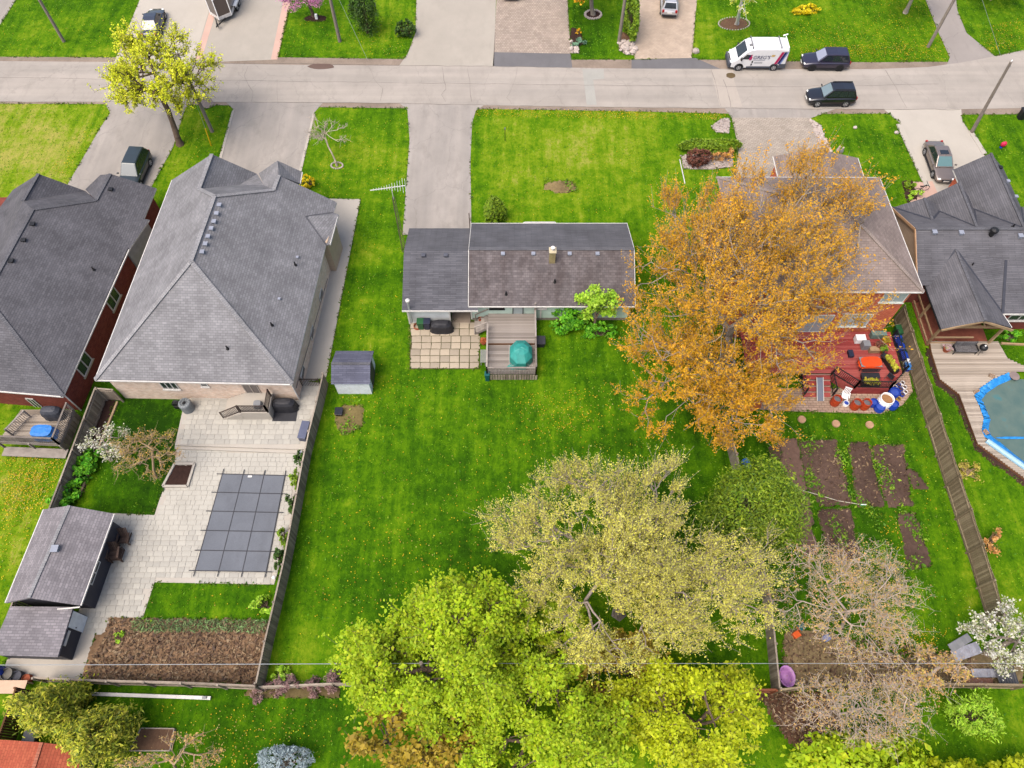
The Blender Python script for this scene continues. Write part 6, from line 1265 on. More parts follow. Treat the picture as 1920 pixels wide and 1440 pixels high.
for k, (u, v, rz, lab) in enumerate(((1658, 668, .6, 'black folding chair at the head of the orange table'), (1670, 706, 2.2, 'black folding chair near the right corner of the red deck'))):
    p = Q(u, v, 1.3); o = thing('folding_chair', lab, 'chair', (p.x, p.y, zD), local=True); MB().box((0, 0, .43), (.45, .42, .03)).build('seat', BLKC, o); MB().box((0, .22, .75), (.45, .03, .3)).build('backrest', BLKC, o)
    for sx in (-1, 1): MB().beam((sx * .22, -.25, 0), (sx * .22, .22, .9), .03, .03).build('leg', BLACKM, o); MB().beam((sx * .2, .28, 0), (sx * .2, -.2, .45), .03, .03).build('leg', BLACKM, o)
    o.rotation_euler = (0, 0, rz)
for k, (u, v, w_, d_, h, mt, lab) in enumerate(((1612, 636, .7, .5, .5, WHITEP, 'pale plastic box by the lower window'), (1622, 648, .5, .5, .6, GREYP, 'grey plastic box behind the orange table'), (1640, 655, .8, .4, .35, W_TAN, 'wooden box of pots by the wall'), (1596, 662, .35, .55, .25, NAVY, 'navy crate left of the orange table'), (1646, 628, 1.1, .4, .5, paint('sage_box', C(120, 146, 136), .6), 'sage green bench box under the brick corner'))):
    p = Q(u, v, 1.2); o = thing('storage_box', lab, 'box', (p.x, p.y, zD)); MB().box((p.x, p.y, zD + h / 2), (w_, d_, h)).build('body', mt, o, bevel=.02); MB().box((p.x, p.y, zD + h + .02), (w_ * 1.04, d_ * 1.06, .04)).build('lid', mt, o)
for k, (u, v, lab) in enumerate(((1660, 640, 'leafy potted plant in the inner corner of the red deck'), (1648, 648, 'red potted plant beside the inner corner'), (1655, 655, 'olive potted plant near the right railing'))): p = Q(u, v, 1.2); planter('planter', lab, u, v, .3, .4, TERRA, (L_BROWNY, L_RED, L_HEDGE)[k], 320 + k, z=zD).location = (p.x, p.y, zD)
p = P(1398, 742, 2.1); o = thing('patio_umbrella', 'faded orange patio umbrella under the orange tree', 'umbrella', (p.x, p.y, .03)); MB().tube((p.x, p.y, .03), (p.x, p.y, 2.5), .03, .025, 6).build('pole', GREYP, o); um = MB().lathe((p.x, p.y, 2.0), [(1.35, 0), (.7, .3), (.05, .52)], 8).build('canopy', paint('umbrella_orange', C(196, 106, 50), .8, .12), o); MB().lathe((p.x, p.y, .03), [(.3, 0), (.28, .1)], 10).build('base', BLKC, o)
# bins along the grey board fence
bin_('compost_bin', 'dark green compost bin in the corner by the grey board fence', 1682, 628, GRN, .75, .85); 
for k, (u, v, lab) in enumerate(((1681, 642, 'blue recycling box behind the green tub'), (1687, 656, 'blue recycling box between the two green tubs'), (1693, 672, 'blue recycling box below the green tubs'), (1701, 692, 'blue box with a pale lid nearest the terrace corner'))): bin_('recycling_box', lab, u, v, BLUEP, .62, .5, lid=(None if k < 3 else paint('paleblue_lid', C(70, 140, 220), .5, .1)), group='blue boxes along the grey board fence', cat='box')
drum('tub', 'upper dark green round tub by the grey board fence', 1693, 645, .36, .6, paint('green_tub', C(40, 70, 52), .6, .1), cat='tub', fill=SOILD); drum('tub', 'lower dark green round tub by the grey board fence', 1699, 662, .36, .6, paint('green_tub2', C(36, 66, 56), .6, .1), cat='tub', fill=SOILD); drum('bucket', 'pale bucket on the blue boxes', 1697, 683, .2, .55, WHITEP, cat='bucket')
for k, (u, v) in enumerate(((1503, 787), (1567, 795), (1630, 797))): tag(MB().lathe(P(u, v), [(.3, 0), (.29, .12), (.26, .14)], 12).build('log_stump', paint('stump_tan%d' % k, C(196, 156, 122), .9, .15)), ('leftmost', 'middle', 'rightmost')[k] + ' round tree stump seat below the block terrace', 'stump')
drum('barrel', 'bright blue barrel lying by the narrow grey fence', 1392, 865, .28, .7, paint('sky_blue', C(30, 110, 230), .4, .1), .28, tilt=(1.57, 0, .5), hollow=False)
a_ = [(1465, 911), (1490, 917), (1530, 928), (1570, 940), (1612, 947)]; tag(MB().path([P(*q) + V(0, 0, .12) for q in a_], .03, 6).build('garden_hose', paint('hose_white', C(206, 200, 180))), 'pale garden hose laid across the vegetable beds', 'hose'); p = P(1617, 948); o = thing('sprinkler', 'green sprinkler at the end of the pale hose', 'sprinkler', (p.x, p.y, 0)); MB().box((p.x, p.y, .12), (.36, .14, .1)).build('body', paint('sprinkler_green', C(40, 150, 96)), o, bevel=.02); MB().beam((p.x - .2, p.y, .2), (p.x + .2, p.y, .2), .04, .03).build('spray_bar', WHITEP, o)
# clutter in the rear right corner
p = P(1467, 1272); o = thing('toy_slide', 'lilac plastic tub seat by the rear right fence', 'toy', (p.x, p.y, 0), local=True); m = MB()
m.lathe((0, 0, 0), [(.36, 0), (.4, .5), (.5, .95), (.46, .97), (.36, .55), (.3, .2)], 14, sx=1, sy=1.3); m.build('shell', LILAC, o, smooth=True); MB().lathe((0, 0, -.02), [(.38, 0), (.38, .12)], 14, sy=1.3).build('base', paint('purple_base', C(130, 76, 160), .5), o)
for k, (u, v, mt, lab) in enumerate(((1490, 1192, paint('toy_orange', C(240, 100, 30), .5), 'bright orange toy under the bare tree'), (1499, 1178, paint('toy_orange2', C(236, 110, 30), .5), 'orange toy with a teal lid under the bare tree'), (1546, 1198, paint('toy_blue', C(120, 140, 200), .5), 'pale blue toy under the bare tree'))): p = P(u, v); o = thing('toy_box', lab, 'toy', (p.x, p.y, 0)); MB().box((p.x, p.y, .2), (.4, .35, .4), .5).build('body', mt, o, bevel=.05); MB().box((p.x, p.y, .43), (.44, .38, .06), .5).build('lid', DKTEAL if k == 1 else mt, o, bevel=.02)
CORR = paint('corrugated_dark', C(76, 76, 82), .5, .1); GALV = paint('galvanised_sheet', C(176, 178, 190), .4, .2, dirt=(C(130, 90, 70), .5))
def sheetmetal(label, u, v, L, W_, h, rz, mat, n=14):
    p = P(u, v, h); o = thing('metal_sheet', label, 'sheet metal', (p.x, p.y, h), local=True); m = MB()
    for k in range(n + 1):
        x_ = -L / 2 + L * k / n
        for s_ in (-1, 1): m.v.append((x_, s_ * W_ / 2, .03 * (k % 2)))
    for k in range(n): m.f.append([2 * k, 2 * k + 2, 2 * k + 3, 2 * k + 1])
    b_ = m.build('sheet', mat, o); s2 = b_.modifiers.new('t', 'SOLIDIFY'); s2.thickness = .006; o.rotation_euler = (0.05, 0, rz)
    MB().beam((-L / 2 + .1, 0, -h / 2), (-L / 2 + .1, 0, 0), .08, .08); MB().box((0, 0, -h / 2), (L * .8, .1, max(.05, h - .04))).build('support', W_GREY, o)
sheetmetal('dark corrugated sheet at the right end of the rear fence', 1888, 1268, 1.2, 1.1, .5, .05, CORR); sheetmetal('long galvanised sheet beneath the white blossoms', 1812, 1222, 1.9, .7, .3, .3, GALV, 6); sheetmetal('rust-stained metal sheet by the rear fence', 1845, 1262, 1.5, .5, .25, 0, GALV, 5); sheetmetal('grey metal sheet leaning below the scalloped fence end', 1800, 1205, 1.6, .5, .35, .45, GREYP, 5); sheetmetal('narrow rusty sheet against the rear fence', 1835, 1278, 1.7, .4, .2, 0, paint('rusty', C(150, 104, 84), .8, .2, dirt=(C(190, 180, 180), .6)), 5)
# ================================================================ pool and deck of the far right house
def pool_e():
    z = .25; poly = [V(P(*q, z).x, P(*q, z).y, 0) for q in ((1744, 640), (1747, 660), (1763, 711), (1799, 739), (1833, 831), (1950, 918), (1950, 700), (1889, 672), (1871, 640))]
    hole = [V(P(*q, z).x, P(*q, z).y, 0) for q in ((1890, 699), (1862, 711), (1838, 727), (1826, 742), (1836, 762), (1844, 785), (1840, 806), (1846, 820), (1950, 902), (1950, 697))]
    root = thing('pool_deck', 'pale board deck around the blue pool', 'deck', poly[2]); HARD.append([(p.x, p.y) for p in poly])
    # boards cut by the pool outline
    q1, q2 = [(p.x, p.y) for p in poly], [(p.x, p.y) for p in hole]; ylo, yhi = min(p[1] for p in q1), max(p[1] for p in q1); n = round((yhi - ylo) / .145); st = (yhi - ylo) / n; pc_ = Piece('deck_board', MB().box((0, 0, 0), (1, 1, .04)), W_DECK)
    def cross(q, c_):
        r_ = []
        for i in range(len(q)):
            a_, b_ = q[i], q[(i + 1) % len(q)]
            if (a_[1] > c_) != (b_[1] > c_): r_.append(a_[0] + (b_[0] - a_[0]) * (c_ - a_[1]) / (b_[1] - a_[1]))
        return sorted(r_)
    for k in range(n):
        c_ = ylo + (k + .5) * st; A, B = cross(q1, c_), cross(q2, c_); segs_ = [(A[0], A[-1])] if len(A) > 1 else []
        if B: segs_ = [(A[0], B[0])]
        for s0, s1 in segs_:
            if s1 - s0 > .1: pc_.put(root, ((s0 + s1) / 2, c_, z + random.uniform(-.003, .003)), 0, (s1 - s0, st - .014, 1))
    for a_, b_ in zip(poly[:-3], poly[1:-2]): MB().beam(a_ + V(0, 0, z / 2 - .03), b_ + V(0, 0, z / 2 - .03), .05, z).build('skirt', W_BROWN, root)
    ctr = V(P(1950, 790).x, P(1950, 790).y, 0); o = thing('swimming_pool', 'murky swimming pool with loose blue liner', 'pool', ctr)
    w1 = [ctr + (h_ - ctr) * .87 for h_ in hole]; wt = NT('pool_water', .08, .5); f = wt.noise(wt.co(), .9, 3); wt.col(wt.ramp(f, ((.35, C(92, 118, 112)), (.62, C(108, 128, 118)), (.8, C(52, 136, 146))))); MB().prism(w1, 0.02, .12).build('water', wt.m, o)
    lm = paint('liner_blue', C(46, 150, 232), .35, .25, 4); m = MB(); n = len(hole)
    for i in range(n - 2):
        a_, b_ = hole[i], hole[i + 1]; c_, d_ = w1[i], w1[i + 1]
        for t_ in range(6):
            s0, s1 = t_ / 6, (t_ + 1) / 6; wob = lambda: random.uniform(-.04, .06); pts_ = [a_.lerp(b_, s0) + V(0, 0, z + .04 + wob()), a_.lerp(b_, s1) + V(0, 0, z + .04 + wob()), c_.lerp(d_, s1) + V(0, 0, .13 + wob()), c_.lerp(d_, s0) + V(0, 0, .13 + wob())]
            md = [(pts_[0] + pts_[3]) / 2 + V(0, 0, .05 + wob()), (pts_[1] + pts_[2]) / 2 + V(0, 0, .05 + wob())]; m.poly([pts_[0], pts_[1], md[1], md[0]]); m.poly([md[0], md[1], pts_[2], pts_[3]])
    ln = m.build('liner', lm, o)
    a_, b_ = P(1866, 803, .2), P(1935, 838, .2); MB().ell((a_ + b_) / 2 * 1.0 + V(0, 0, -.04), (1.3, .1, .05), 14, 4).build('liner_fold', lm, o).rotation_euler = (0, 0, 0)
    a_, b_ = P(1850, 826, .35), P(1945, 893, .35); MB().tube(a_, b_, .2, .2, 10).build('cover_roller', paint('pale_blue_roll', C(170, 214, 240), .4, .1), o)
    for k, (u, v, rz, lab) in enumerate(((1831, 737, .5, 'hollow concrete block on the blue liner, leftmost'), (1858, 708, -.4, 'hollow concrete block on the blue liner, upper'), (1845, 812, -1.2, 'hollow concrete block on the blue liner, lower'))):
        p = P(u, v, z); bo = thing('concrete_block', lab, 'block', (p.x, p.y, z + .03), local=True); cb = paint('block_%d' % k, C(206, 176, 150), .9, .12); m = MB()
        m.box((0, 0, .1), (.4, .03, .2)).box((0, .17, .1), (.4, .03, .2)).box((-.185, .085, .1), (.03, .2, .2)).box((.185, .085, .1), (.03, .2, .2)).box((0, .085, .1), (.03, .2, .2)); m.build('block', cb, bo); bo.rotation_euler = (0, 0, rz)
    p = P(1901, 706, z); tag(MB().lathe((p.x, p.y, z + .05), [(.35, 0), (.37, .06), (.1, .09)], 16).build('skimmer_lid', paint('grey_disc', C(150, 132, 128), .7)), 'round grey lid on the blue liner', 'lid')
pool_e()
def porch_things():
    p = P(1804, 660, .2); o = thing('loveseat', 'grey woven loveseat in front of the covered porch', 'seat', (p.x, p.y, .27), local=True); gm = pavers('woven_grey', C(150, 148, 150), C(110, 106, 108), C(80, 76, 76), .07, .05, .008)
    MB().box((0, 0, .38), (1.7, .6, .12)).build('seat', gm, o, bevel=.03); MB().box((0, .32, .65), (1.7, .1, .5)).build('backrest', gm, o, bevel=.03)
    for s_ in (-1, 1):
        MB().box((s_ * .88, 0, .5), (.08, .6, .06)).build('armrest', BLACKM, o)
        for t_ in (-.25, .25): MB().box((s_ * .86, t_, .25), (.05, .05, .5)).build('leg', BLACKM, o)
    planter('planter', 'terracotta pot of pink flowers beside the grey loveseat', 1769, 661, .28, .4, TERRA, leafmat('leaf_pinkpot', [C(210, 170, 200), C(150, 150, 80)]), 350, z=.27)
    p = P(1838, 658, .5); o = thing('kettle_grill', 'black kettle grill at the porch corner post', 'barbecue', (p.x, p.y, .27)); MB().ell((p.x, p.y, 1.0), (.3, .3, .25), 14, 8).build('kettle', BLACKM, o, smooth=True); MB().lathe((p.x, p.y, 1.22), [(.08, 0), (.05, .06)], 8).build('handle', WHITEP, o)
    for k in range(3): MB().tube((p.x, p.y, .9), (p.x + .3 * math.cos(k * 2.1), p.y + .3 * math.sin(k * 2.1), .27), .015, .015, 5).build('leg', BLACKM, o)
porch_things()
tag(MB().beam(P(1876, 645) + V(0, 0, .08), P(1935, 648) + V(0, 0, .08), .14, .16).build('garden_edging', W_TAN), 'tan timber edging of the bed by the far right wing', 'edging')
tag(MB().beam(P(1274, 300) + V(0, 0, .06), P(1284, 345) + V(0, 0, .06), .06, .1).build('garden_edging', WHITE), 'thin white edging at the lawn side of the red shrub bed', 'edging')
# ================================================================ vehicles
TYRE = paint('tyre', C(38, 38, 40), .85, .1); RIM = paint('alloy', C(190, 192, 196, .7), .3, .05, metal=.6); RIMD = paint('dark_rim', C(50, 50, 54), .4, .05, metal=.4); AUTOGL = glass('auto_glass', (0.012, 0.016, 0.02, 1), .04); SKYGL = glass('windscreen_sky_tint', C(140, 160, 168, .45), .2); LAMP = paint('headlamp', C(230, 230, 226, .8), .15, .05); TAIL = paint('tail_lamp', C(190, 26, 26), .3, .05); PLATE = paint('number_plate', C(226, 226, 222, .8), .4, .03); TRIM = paint('black_trim', C(46, 46, 50), .6, .1)  # SKYGL: pale windscreen colour stands in for the reflected sky
def carpaint(name, c, metal=.25): return paint(name, c, .28, .04, 2.0, .5, metal, .8)
def loft(m, st):
    n = 10; i0 = len(m.v)
    for x_, w_, z0, zm, z1, tk in st:
        h = [(w_ * .84, z0), (w_, z0 + .1), (w_, zm), (w_ * .985, z1 - .07), (w_ * tk, z1)]
        for y_, z_ in h: m.v.append((x_, y_, z_))
        for y_, z_ in h[::-1]: m.v.append((x_, -y_, z_))
    for j in range(len(st) - 1):
        for k in range(n): k2 = (k + 1) % n; m.f.append([i0 + j * n + k, i0 + (j + 1) * n + k, i0 + (j + 1) * n + k2, i0 + j * n + k2])
    m.f.append([i0 + k for k in range(n)]); m.f.append([i0 + (len(st) - 1) * n + k for k in reversed(range(n))]); return m
def wheel(o, x_, y_, r_, rim=RIM, wd=.22):
    s_ = 1 if y_ > 0 else -1
    t_ = MB().lathe((x_, y_ - wd / 2, r_), [(r_ * .62, 0), (r_ * .93, 0), (r_, .04), (r_, wd - .04), (r_ * .93, wd), (r_ * .62, wd)], 20, 'Y').build('wheel', TYRE, o)
    MB().lathe((x_, y_ + s_ * (wd / 2 + .012) - (.03 if s_ > 0 else 0), r_), [(r_ * .64, 0), (r_ * .64, .03)], 16, 'Y').build('rim', rim, t_)
    for k in range(5): a_ = k * 1.2566; MB().box((x_ + math.cos(a_ + .63) * r_ * .42, y_ + s_ * (wd / 2 + .014), r_ + math.sin(a_ + .63) * r_ * .42), (.085, .012, .085)).build('rim_gap', TYRE, t_)
def quad_on(face, s0, s1, t0, t1, out, off=.012):
    bl, br, tr, tl = [Vector(p) for p in face]; n = Vector(out)
    f = lambda s_, t_: bl.lerp(br, s_).lerp(tl.lerp(tr, s_), t_) + n * off
    return [f(s0, t0), f(s1, t0), f(s1, t1), f(s0, t1)]
def vehicle(name, label, cat, loc, rz, L, W_, H, pm, kind='suv', rails=False, sunroof=False, rim=RIM, ws=None, group=None, trim_low=True):
    o = thing(name, label, cat, loc, group, local=True); w_ = W_ / 2; r_ = .36 if kind == 'suv' else .33; belt = H * (.57 if kind == 'suv' else .60); hd = H * (.56 if kind == 'suv' else .56); gc = .2 if kind == 'suv' else .16; h2 = L / 2
    if kind == 'suv': st = [(-h2, w_ * .86, gc + .15, .6, belt - .18, .8), (-h2 + .1, w_ * .95, gc, .62, belt, .86), (-h2 + .6, w_, gc, .62, belt + .02, .9), (0, w_, gc, .62, belt, .9), (h2 * .3, w_, gc, .62, belt - .02, .9), (h2 * .46, w_, gc, .6, hd, .86), (h2 * .82, w_ * .97, gc, .58, hd - .1, .82), (h2 - .08, w_ * .88, gc + .04, .55, hd - .24, .8), (h2, w_ * .78, gc + .12, .5, hd - .38, .8)]
    else: st = [(-h2, w_ * .82, gc + .2, .6, belt - .14, .8), (-h2 + .12, w_ * .93, gc, .6, belt - .02, .84), (-h2 * .62, w_ * .98, gc, .6, belt + .02, .86), (-h2 * .3, w_, gc, .6, belt, .88), (h2 * .22, w_, gc, .6, belt - .02, .88), (h2 * .42, w_, gc, .58, hd, .84), (h2 * .8, w_ * .96, gc, .56, hd - .13, .8), (h2 - .08, w_ * .86, gc + .04, .5, hd - .26, .78), (h2, w_ * .74, gc + .12, .46, hd - .36, .78)]
    loft(MB(), st).build('body', pm, o, smooth=True, bevel=0, sub=1)
    if kind == 'suv': xb0, xb1, xt0, xt1 = -h2 + .08, h2 * .44, -h2 + .42, h2 * .1
    else: xb0, xb1, xt0, xt1 = -h2 * .74, h2 * .46, -h2 * .42, h2 * .1
    wb, wt = w_ * .9, w_ * .68; zb = belt - .03; B = [(xb0, -wb, zb), (xb1, -wb * .96, zb), (xb1, wb * .96, zb), (xb0, wb, zb)]; xm = (xt0 + xt1) / 2; T = [(xt0, -wt, H - .04), (xt1, -wt, H - .03), (xt1, wt, H - .03), (xt0, wt, H - .04)]
    m = MB(); m.v += B + T + [(xm, -wt * .98, H), (xm, wt * .98, H)]
    m.f += [[0, 1, 5, 8, 4], [1, 2, 6, 5], [2, 3, 7, 9, 6], [3, 0, 4, 7], [4, 8, 9, 7], [8, 5, 6, 9]]; m.build('cabin', pm, o, bevel=.05, smooth=False)
    gl = lambda nm, q, mt: MB().poly(q).build(nm, mt, o)
    ft_, rr = [B[1], B[2], T[2], T[1]], [B[3], B[0], T[0], T[3]]
    gl('windscreen', quad_on(ft_, .07, .93, .08, .93, (.75, 0, .65)), ws or SKYGL); gl('rear_window', quad_on(rr, .1, .9, .22 if kind == 'suv' else .1, .9, (-.8, 0, .55)), AUTOGL if kind == 'suv' else (ws or SKYGL))
    for s_ in (-1, 1):
        fc = [B[0], B[1], T[1], T[0]] if s_ < 0 else [B[3], B[2], T[2], T[3]]
        for a_, b_ in (((.06, .3), (.32, .6), (.62, .93)) if kind == 'suv' else ((.1, .46), (.48, .9))): gl('side_window', quad_on(fc, a_, b_, .16, .9, (0, s_ * .93, .3)) if s_ < 0 else quad_on(fc, a_, b_, .16, .9, (0, .93, .3))[::-1], AUTOGL)
        MB().box((h2 * .36, s_ * (w_ + .09), belt + .06), (.1, .2, .13)).build('mirror', pm, o, bevel=.03)
        MB().box((h2 - .16, s_ * w_ * .66, hd - .3), (.2, .26, .12)).build('headlight', LAMP, o, bevel=.04); MB().box((-h2 + .08, s_ * w_ * .74, belt - .12), (.14, .22, .3 if kind == 'suv' else .14)).build('tail_light', TAIL, o, bevel=.03)
        for x_ in (h2 * .6, -h2 * .58): MB().lathe((x_, s_ * (w_ - .005) - (.012 if s_ > 0 else 0), r_ + .01), [(r_ * 1.17, 0), (r_ * 1.17, .012)], 20, 'Y').build('wheel_arch', TRIM, o); wheel(o, x_, s_ * (w_ - .1), r_, rim)
        if trim_low: MB().box((0, s_ * w_ * .985, gc + .06), (L * .56, .05, .14)).build('sill_trim', TRIM, o)
        if rails: MB().beam((xt0 + .1, s_ * wt * .92, H + .03), (xt1 - .15, s_ * wt * .92, H + .03), .05, .05).build('roof_rail', TRIM, o)
        for x_ in (h2 * .05, -h2 * .3): MB().box((x_, s_ * (w_ + .005), belt - .14), (.2, .03, .035)).build('door_handle', pm, o)
    MB().box((h2 - .02, 0, hd - .36), (.08, w_ * .9, .13)).build('grille', TRIM, o); MB().box((h2 + .02, 0, .42), (.03, .5, .12)).build('number_plate', PLATE, o); MB().box((-h2 - .01, 0, belt - .25), (.03, .5, .12)).build('number_plate', PLATE, o); MB().box((-h2 + .05, 0, gc + .2), (.16, W_ * .82, .2)).build('bumper', TRIM, o, bevel=.04)
    if sunroof: MB().box((xt1 - .4, 0, H - .008), (.5, wt * 1.2, .02)).build('sunroof', AUTOGL, o)
    o.rotation_euler = (0, 0, rz); return o
def heading(a_, b_): p, q = P(*a_), P(*b_); return math.atan2(q.y - p.y, q.x - p.x)
def gp(u, v, z=.04): p = P(u, v); return (p.x, p.y, z)
BLK = carpaint('car_black', C(34, 34, 42)); DNAVY = carpaint('car_navy', C(52, 46, 70)); BRNS = carpaint('car_taupe', C(150, 136, 128), .4); GRNG = carpaint('car_green_grey', C(48, 60, 62), .3); GRPH = carpaint('car_graphite', C(62, 66, 80)); SILV = carpaint('car_silver', C(206, 206, 210, .6), .4)
vehicle('suv', 'black boxy SUV driving along the road', 'car', gp(1553, 190), math.pi, 4.55, 1.82, 1.74, BLK, rails=True)
vehicle('suv', 'dark navy crossover parked behind the van', 'car', gp(1543, 123), math.pi - .02, 4.6, 1.84, 1.66, DNAVY, rim=RIMD, ws=glass('crossover_glass', C(160, 164, 184, .55), .05))
vehicle('sedan', 'taupe sedan with sunroof parked beside the far right house', 'car', gp(1756, 311), heading((1746, 275), (1768, 335)), 4.75, 1.84, 1.46, BRNS, 'sedan', sunroof=True, ws=glass('sedan_glass', C(96, 132, 134, .6), .05))
vehicle('suv', 'grey-green SUV half hidden by the dark roof at left', 'car', gp(258, 330), heading((288, 262), (258, 330)), 4.6, 1.85, 1.75, GRNG, ws=glass('suv_sky_tint', C(96, 108, 114, .4), .35))  # grey-blue windscreen colour holds the sky reflection
vehicle('sedan', 'dark graphite car in the driveway behind the maple top', 'car', gp(292, 52), heading((290, 75), (302, 30)), 4.6, 1.82, 1.5, GRPH, 'sedan', ws=glass('car_glass', C(96, 108, 126, .3), .3))
vehicle('suv', 'silver SUV parked on the sand driveway', 'car', gp(1253, 12), heading((1253, 40), (1253, 0)), 4.5, 1.82, 1.68, SILV, rails=True)
vehicle('suv', 'dark vehicle at the top edge of the fine paver driveway', 'car', gp(958, -20), math.pi / 2, 4.6, 1.85, 1.7, BLK)
def van():
    o = thing('cargo_van', 'white tradesman van with lettering and stripes parked by the road', 'van', gp(1413, 121), local=True); L = 5.5; h2 = L / 2; w_ = 1.0; WP = carpaint('van_white', C(240, 240, 242, .6), 0); gc = .26
    st = [(-h2, w_ * .93, gc + .1, 1.0, 2.22, .86), (-h2 + .08, w_ * .99, gc, 1.0, 2.34, .88), (-h2 + 1.2, w_, gc, 1.0, 2.4, .88), (.6, w_, gc, 1.0, 2.4, .88), (h2 - 1.75, w_, gc, 1.0, 2.32, .86), (h2 - 1.42, w_, gc, 1.0, 2.14, .85), (h2 - .72, w_, gc, .95, 1.32, .86), (h2 - .3, w_ * .95, gc, .8, 1.06, .82), (h2 - .05, w_ * .86, gc, .62, .86, .8), (h2, w_ * .8, gc + .1, .5, .7, .8)]
    loft(MB(), st).build('body', WP, o, smooth=False, bevel=.03)
    fc = [(h2 - .7, -.86, 1.3), (h2 - .7, .86, 1.3), (h2 - 1.44, .8, 2.16), (h2 - 1.44, -.8, 2.16)]; MB().poly(quad_on(fc, .03, .97, .03, .97, (.76, 0, .65), .03)).build('windscreen', AUTOGL, o)
    SD = paint('van_cladding', C(84, 88, 98), .7, .08)
    for s_ in (-1, 1):
        y_ = s_ * 1.012; q = [(h2 - 1.02, y_, 1.32), (h2 - 1.95, y_, 1.3), (h2 - 1.95, s_ * .985, 1.9), (h2 - 1.5, s_ * .985, 1.9)]; MB().poly(q if s_ > 0 else q[::-1]).build('door_window', AUTOGL, o)
        MB().box((h2 - .98, s_ * 1.16, 1.42), (.14, .24, .3)).build('mirror', BLACKM, o, bevel=.04); MB().box((-.15, s_ * 1.01, .42), (2.4, .05, .2)).build('side_cladding', SD, o); MB().box((-h2 + .3, s_ * .985, .55), (.7, .07, .45)).build('rear_cladding', SD, o)
        MB().box((h2 - .34, s_ * .72, .98), (.36, .34, .2)).build('headlight', LAMP, o, bevel=.05); MB().box((-h2 - .005, s_ * .86, 1.3), (.05, .12, .6)).build('tail_light', TAIL, o)
        for x_ in (h2 - .98, -h2 + 1.05): MB().lathe((x_, s_ * 1.0 - (.02 if s_ > 0 else 0), .38), [(.45, 0), (.45, .02)], 20, 'Y').build('wheel_arch', SD, o); wheel(o, x_, s_ * .92, .35, RIM)
        for x_, z_ in ((h2 - 2.15, 1.02), (h2 - 2.12, .72)): MB().box((x_, s_ * 1.015, z_), (.12, .03, .2)).build('door_handle', BLACKM, o)
        # livery: two slanted stripes
        for x_, wd, mt in ((-h2 + 1.15, .26, paint('stripe_magenta', C(200, 30, 96), .4, .03)), (-h2 + .86, .24, paint('stripe_navy', C(44, 44, 110), .4, .03)), (-h2 + .6, .1, paint('stripe_blue', C(120, 150, 220), .4, .03))):
            q = [(x_, s_ * 1.014, .78), (x_ - wd, s_ * 1.014, .78), (x_ - wd - .42, s_ * 1.006, 2.1), (x_ - .42, s_ * 1.006, 2.1)]; MB().poly(q if s_ > 0 else q[::-1]).build('stripe', mt, o)
    MB().box((h2 - .06, 0, .55), (.34, 1.84, .56)).build('front_bumper', SD, o, bevel=.08); MB().box((h2 - .1, 0, .86), (.1, 1.1, .14)).build('grille', BLACKM, o)
    def txt(body, size, x_, z_, mt, s_=1):
        cu = bpy.data.curves.new('lettering', 'FONT'); cu.body = body; cu.size = size; cu.extrude = .003; cu.shear = .15; tmp = bpy.data.objects.new('lettering', cu); COL.objects.link(tmp); bpy.context.view_layer.update(); me = bpy.data.meshes.new_from_object(tmp.evaluated_get(bpy.context.evaluated_depsgraph_get())); bpy.data.objects.remove(tmp); me.materials.clear(); t_ = link_mesh('lettering', me, mt, o)
        t_.matrix_local = Matrix(((-s_, 0, 0, x_), (0, 0, s_, s_ * 1.02), (0, 1, 0, z_), (0, 0, 0, 1))); return t_
    NB = paint('letter_navy', C(40, 46, 96), .4, .02)
    txt("GREG'S", .52, .66, 1.34, NB); txt("GREG'S", .52, -1.2, 1.34, NB, -1)
    for k, (z_, wd) in enumerate(((1.22, 1.2), (.98, .8), (.88, .8))): MB().box((.0, 1.017, z_), (wd, .006, .035)).build('small_print', NB if k == 0 else GREYP, o)
    mg = paint('logo_magenta', C(206, 36, 110), .4, .02); MB().poly([(.98, 1.02, 1.22), (.78, 1.02, 1.22), (.7, 1.02, 1.5), (.8, 1.02, 1.62), (.74, 1.02, 1.82), (.88, 1.02, 1.82), (.9, 1.02, 1.6), (1.0, 1.02, 1.45)]).build('logo', mg, o); MB().poly([(1.1, 1.021, 1.5), (.95, 1.021, 1.5), (.92, 1.021, 1.72), (1.08, 1.021, 1.74)]).build('logo', NB, o)
    MB().poly([(-1.08, 1.021, 1.62), (-1.36, 1.021, 1.58), (-1.5, 1.021, 1.74), (-1.3, 1.021, 1.82), (-1.12, 1.021, 1.78)]).build('logo', paint('logo_gold', C(236, 196, 120), .4, .02), o)
    for x_ in (.85, -1.9): MB().beam((x_, -.9, 2.5), (x_, .9, 2.5), .07, .06).build('roof_bar', GREYP, o); [MB().box((x_, s_ * .8, 2.44), (.08, .08, .16)).build('bar_foot', BLACKM, o) for s_ in (-1, 1)]
    MB().tube((-2.3, -.85, 2.58), (-2.75, -.95, 2.66), .06, .06, 6).build('pipe', WHITEP, o); MB().beam((-2.6, -.9, 2.5), (-2.6, .95, 2.5), .06, .06).build('roof_bar', WHITEP, o); MB().box((1.0, .3, 2.42), (.28, .22, .06)).build('roof_vent', GREYP, o)
    o.rotation_euler = (0, 0, math.pi)
van()
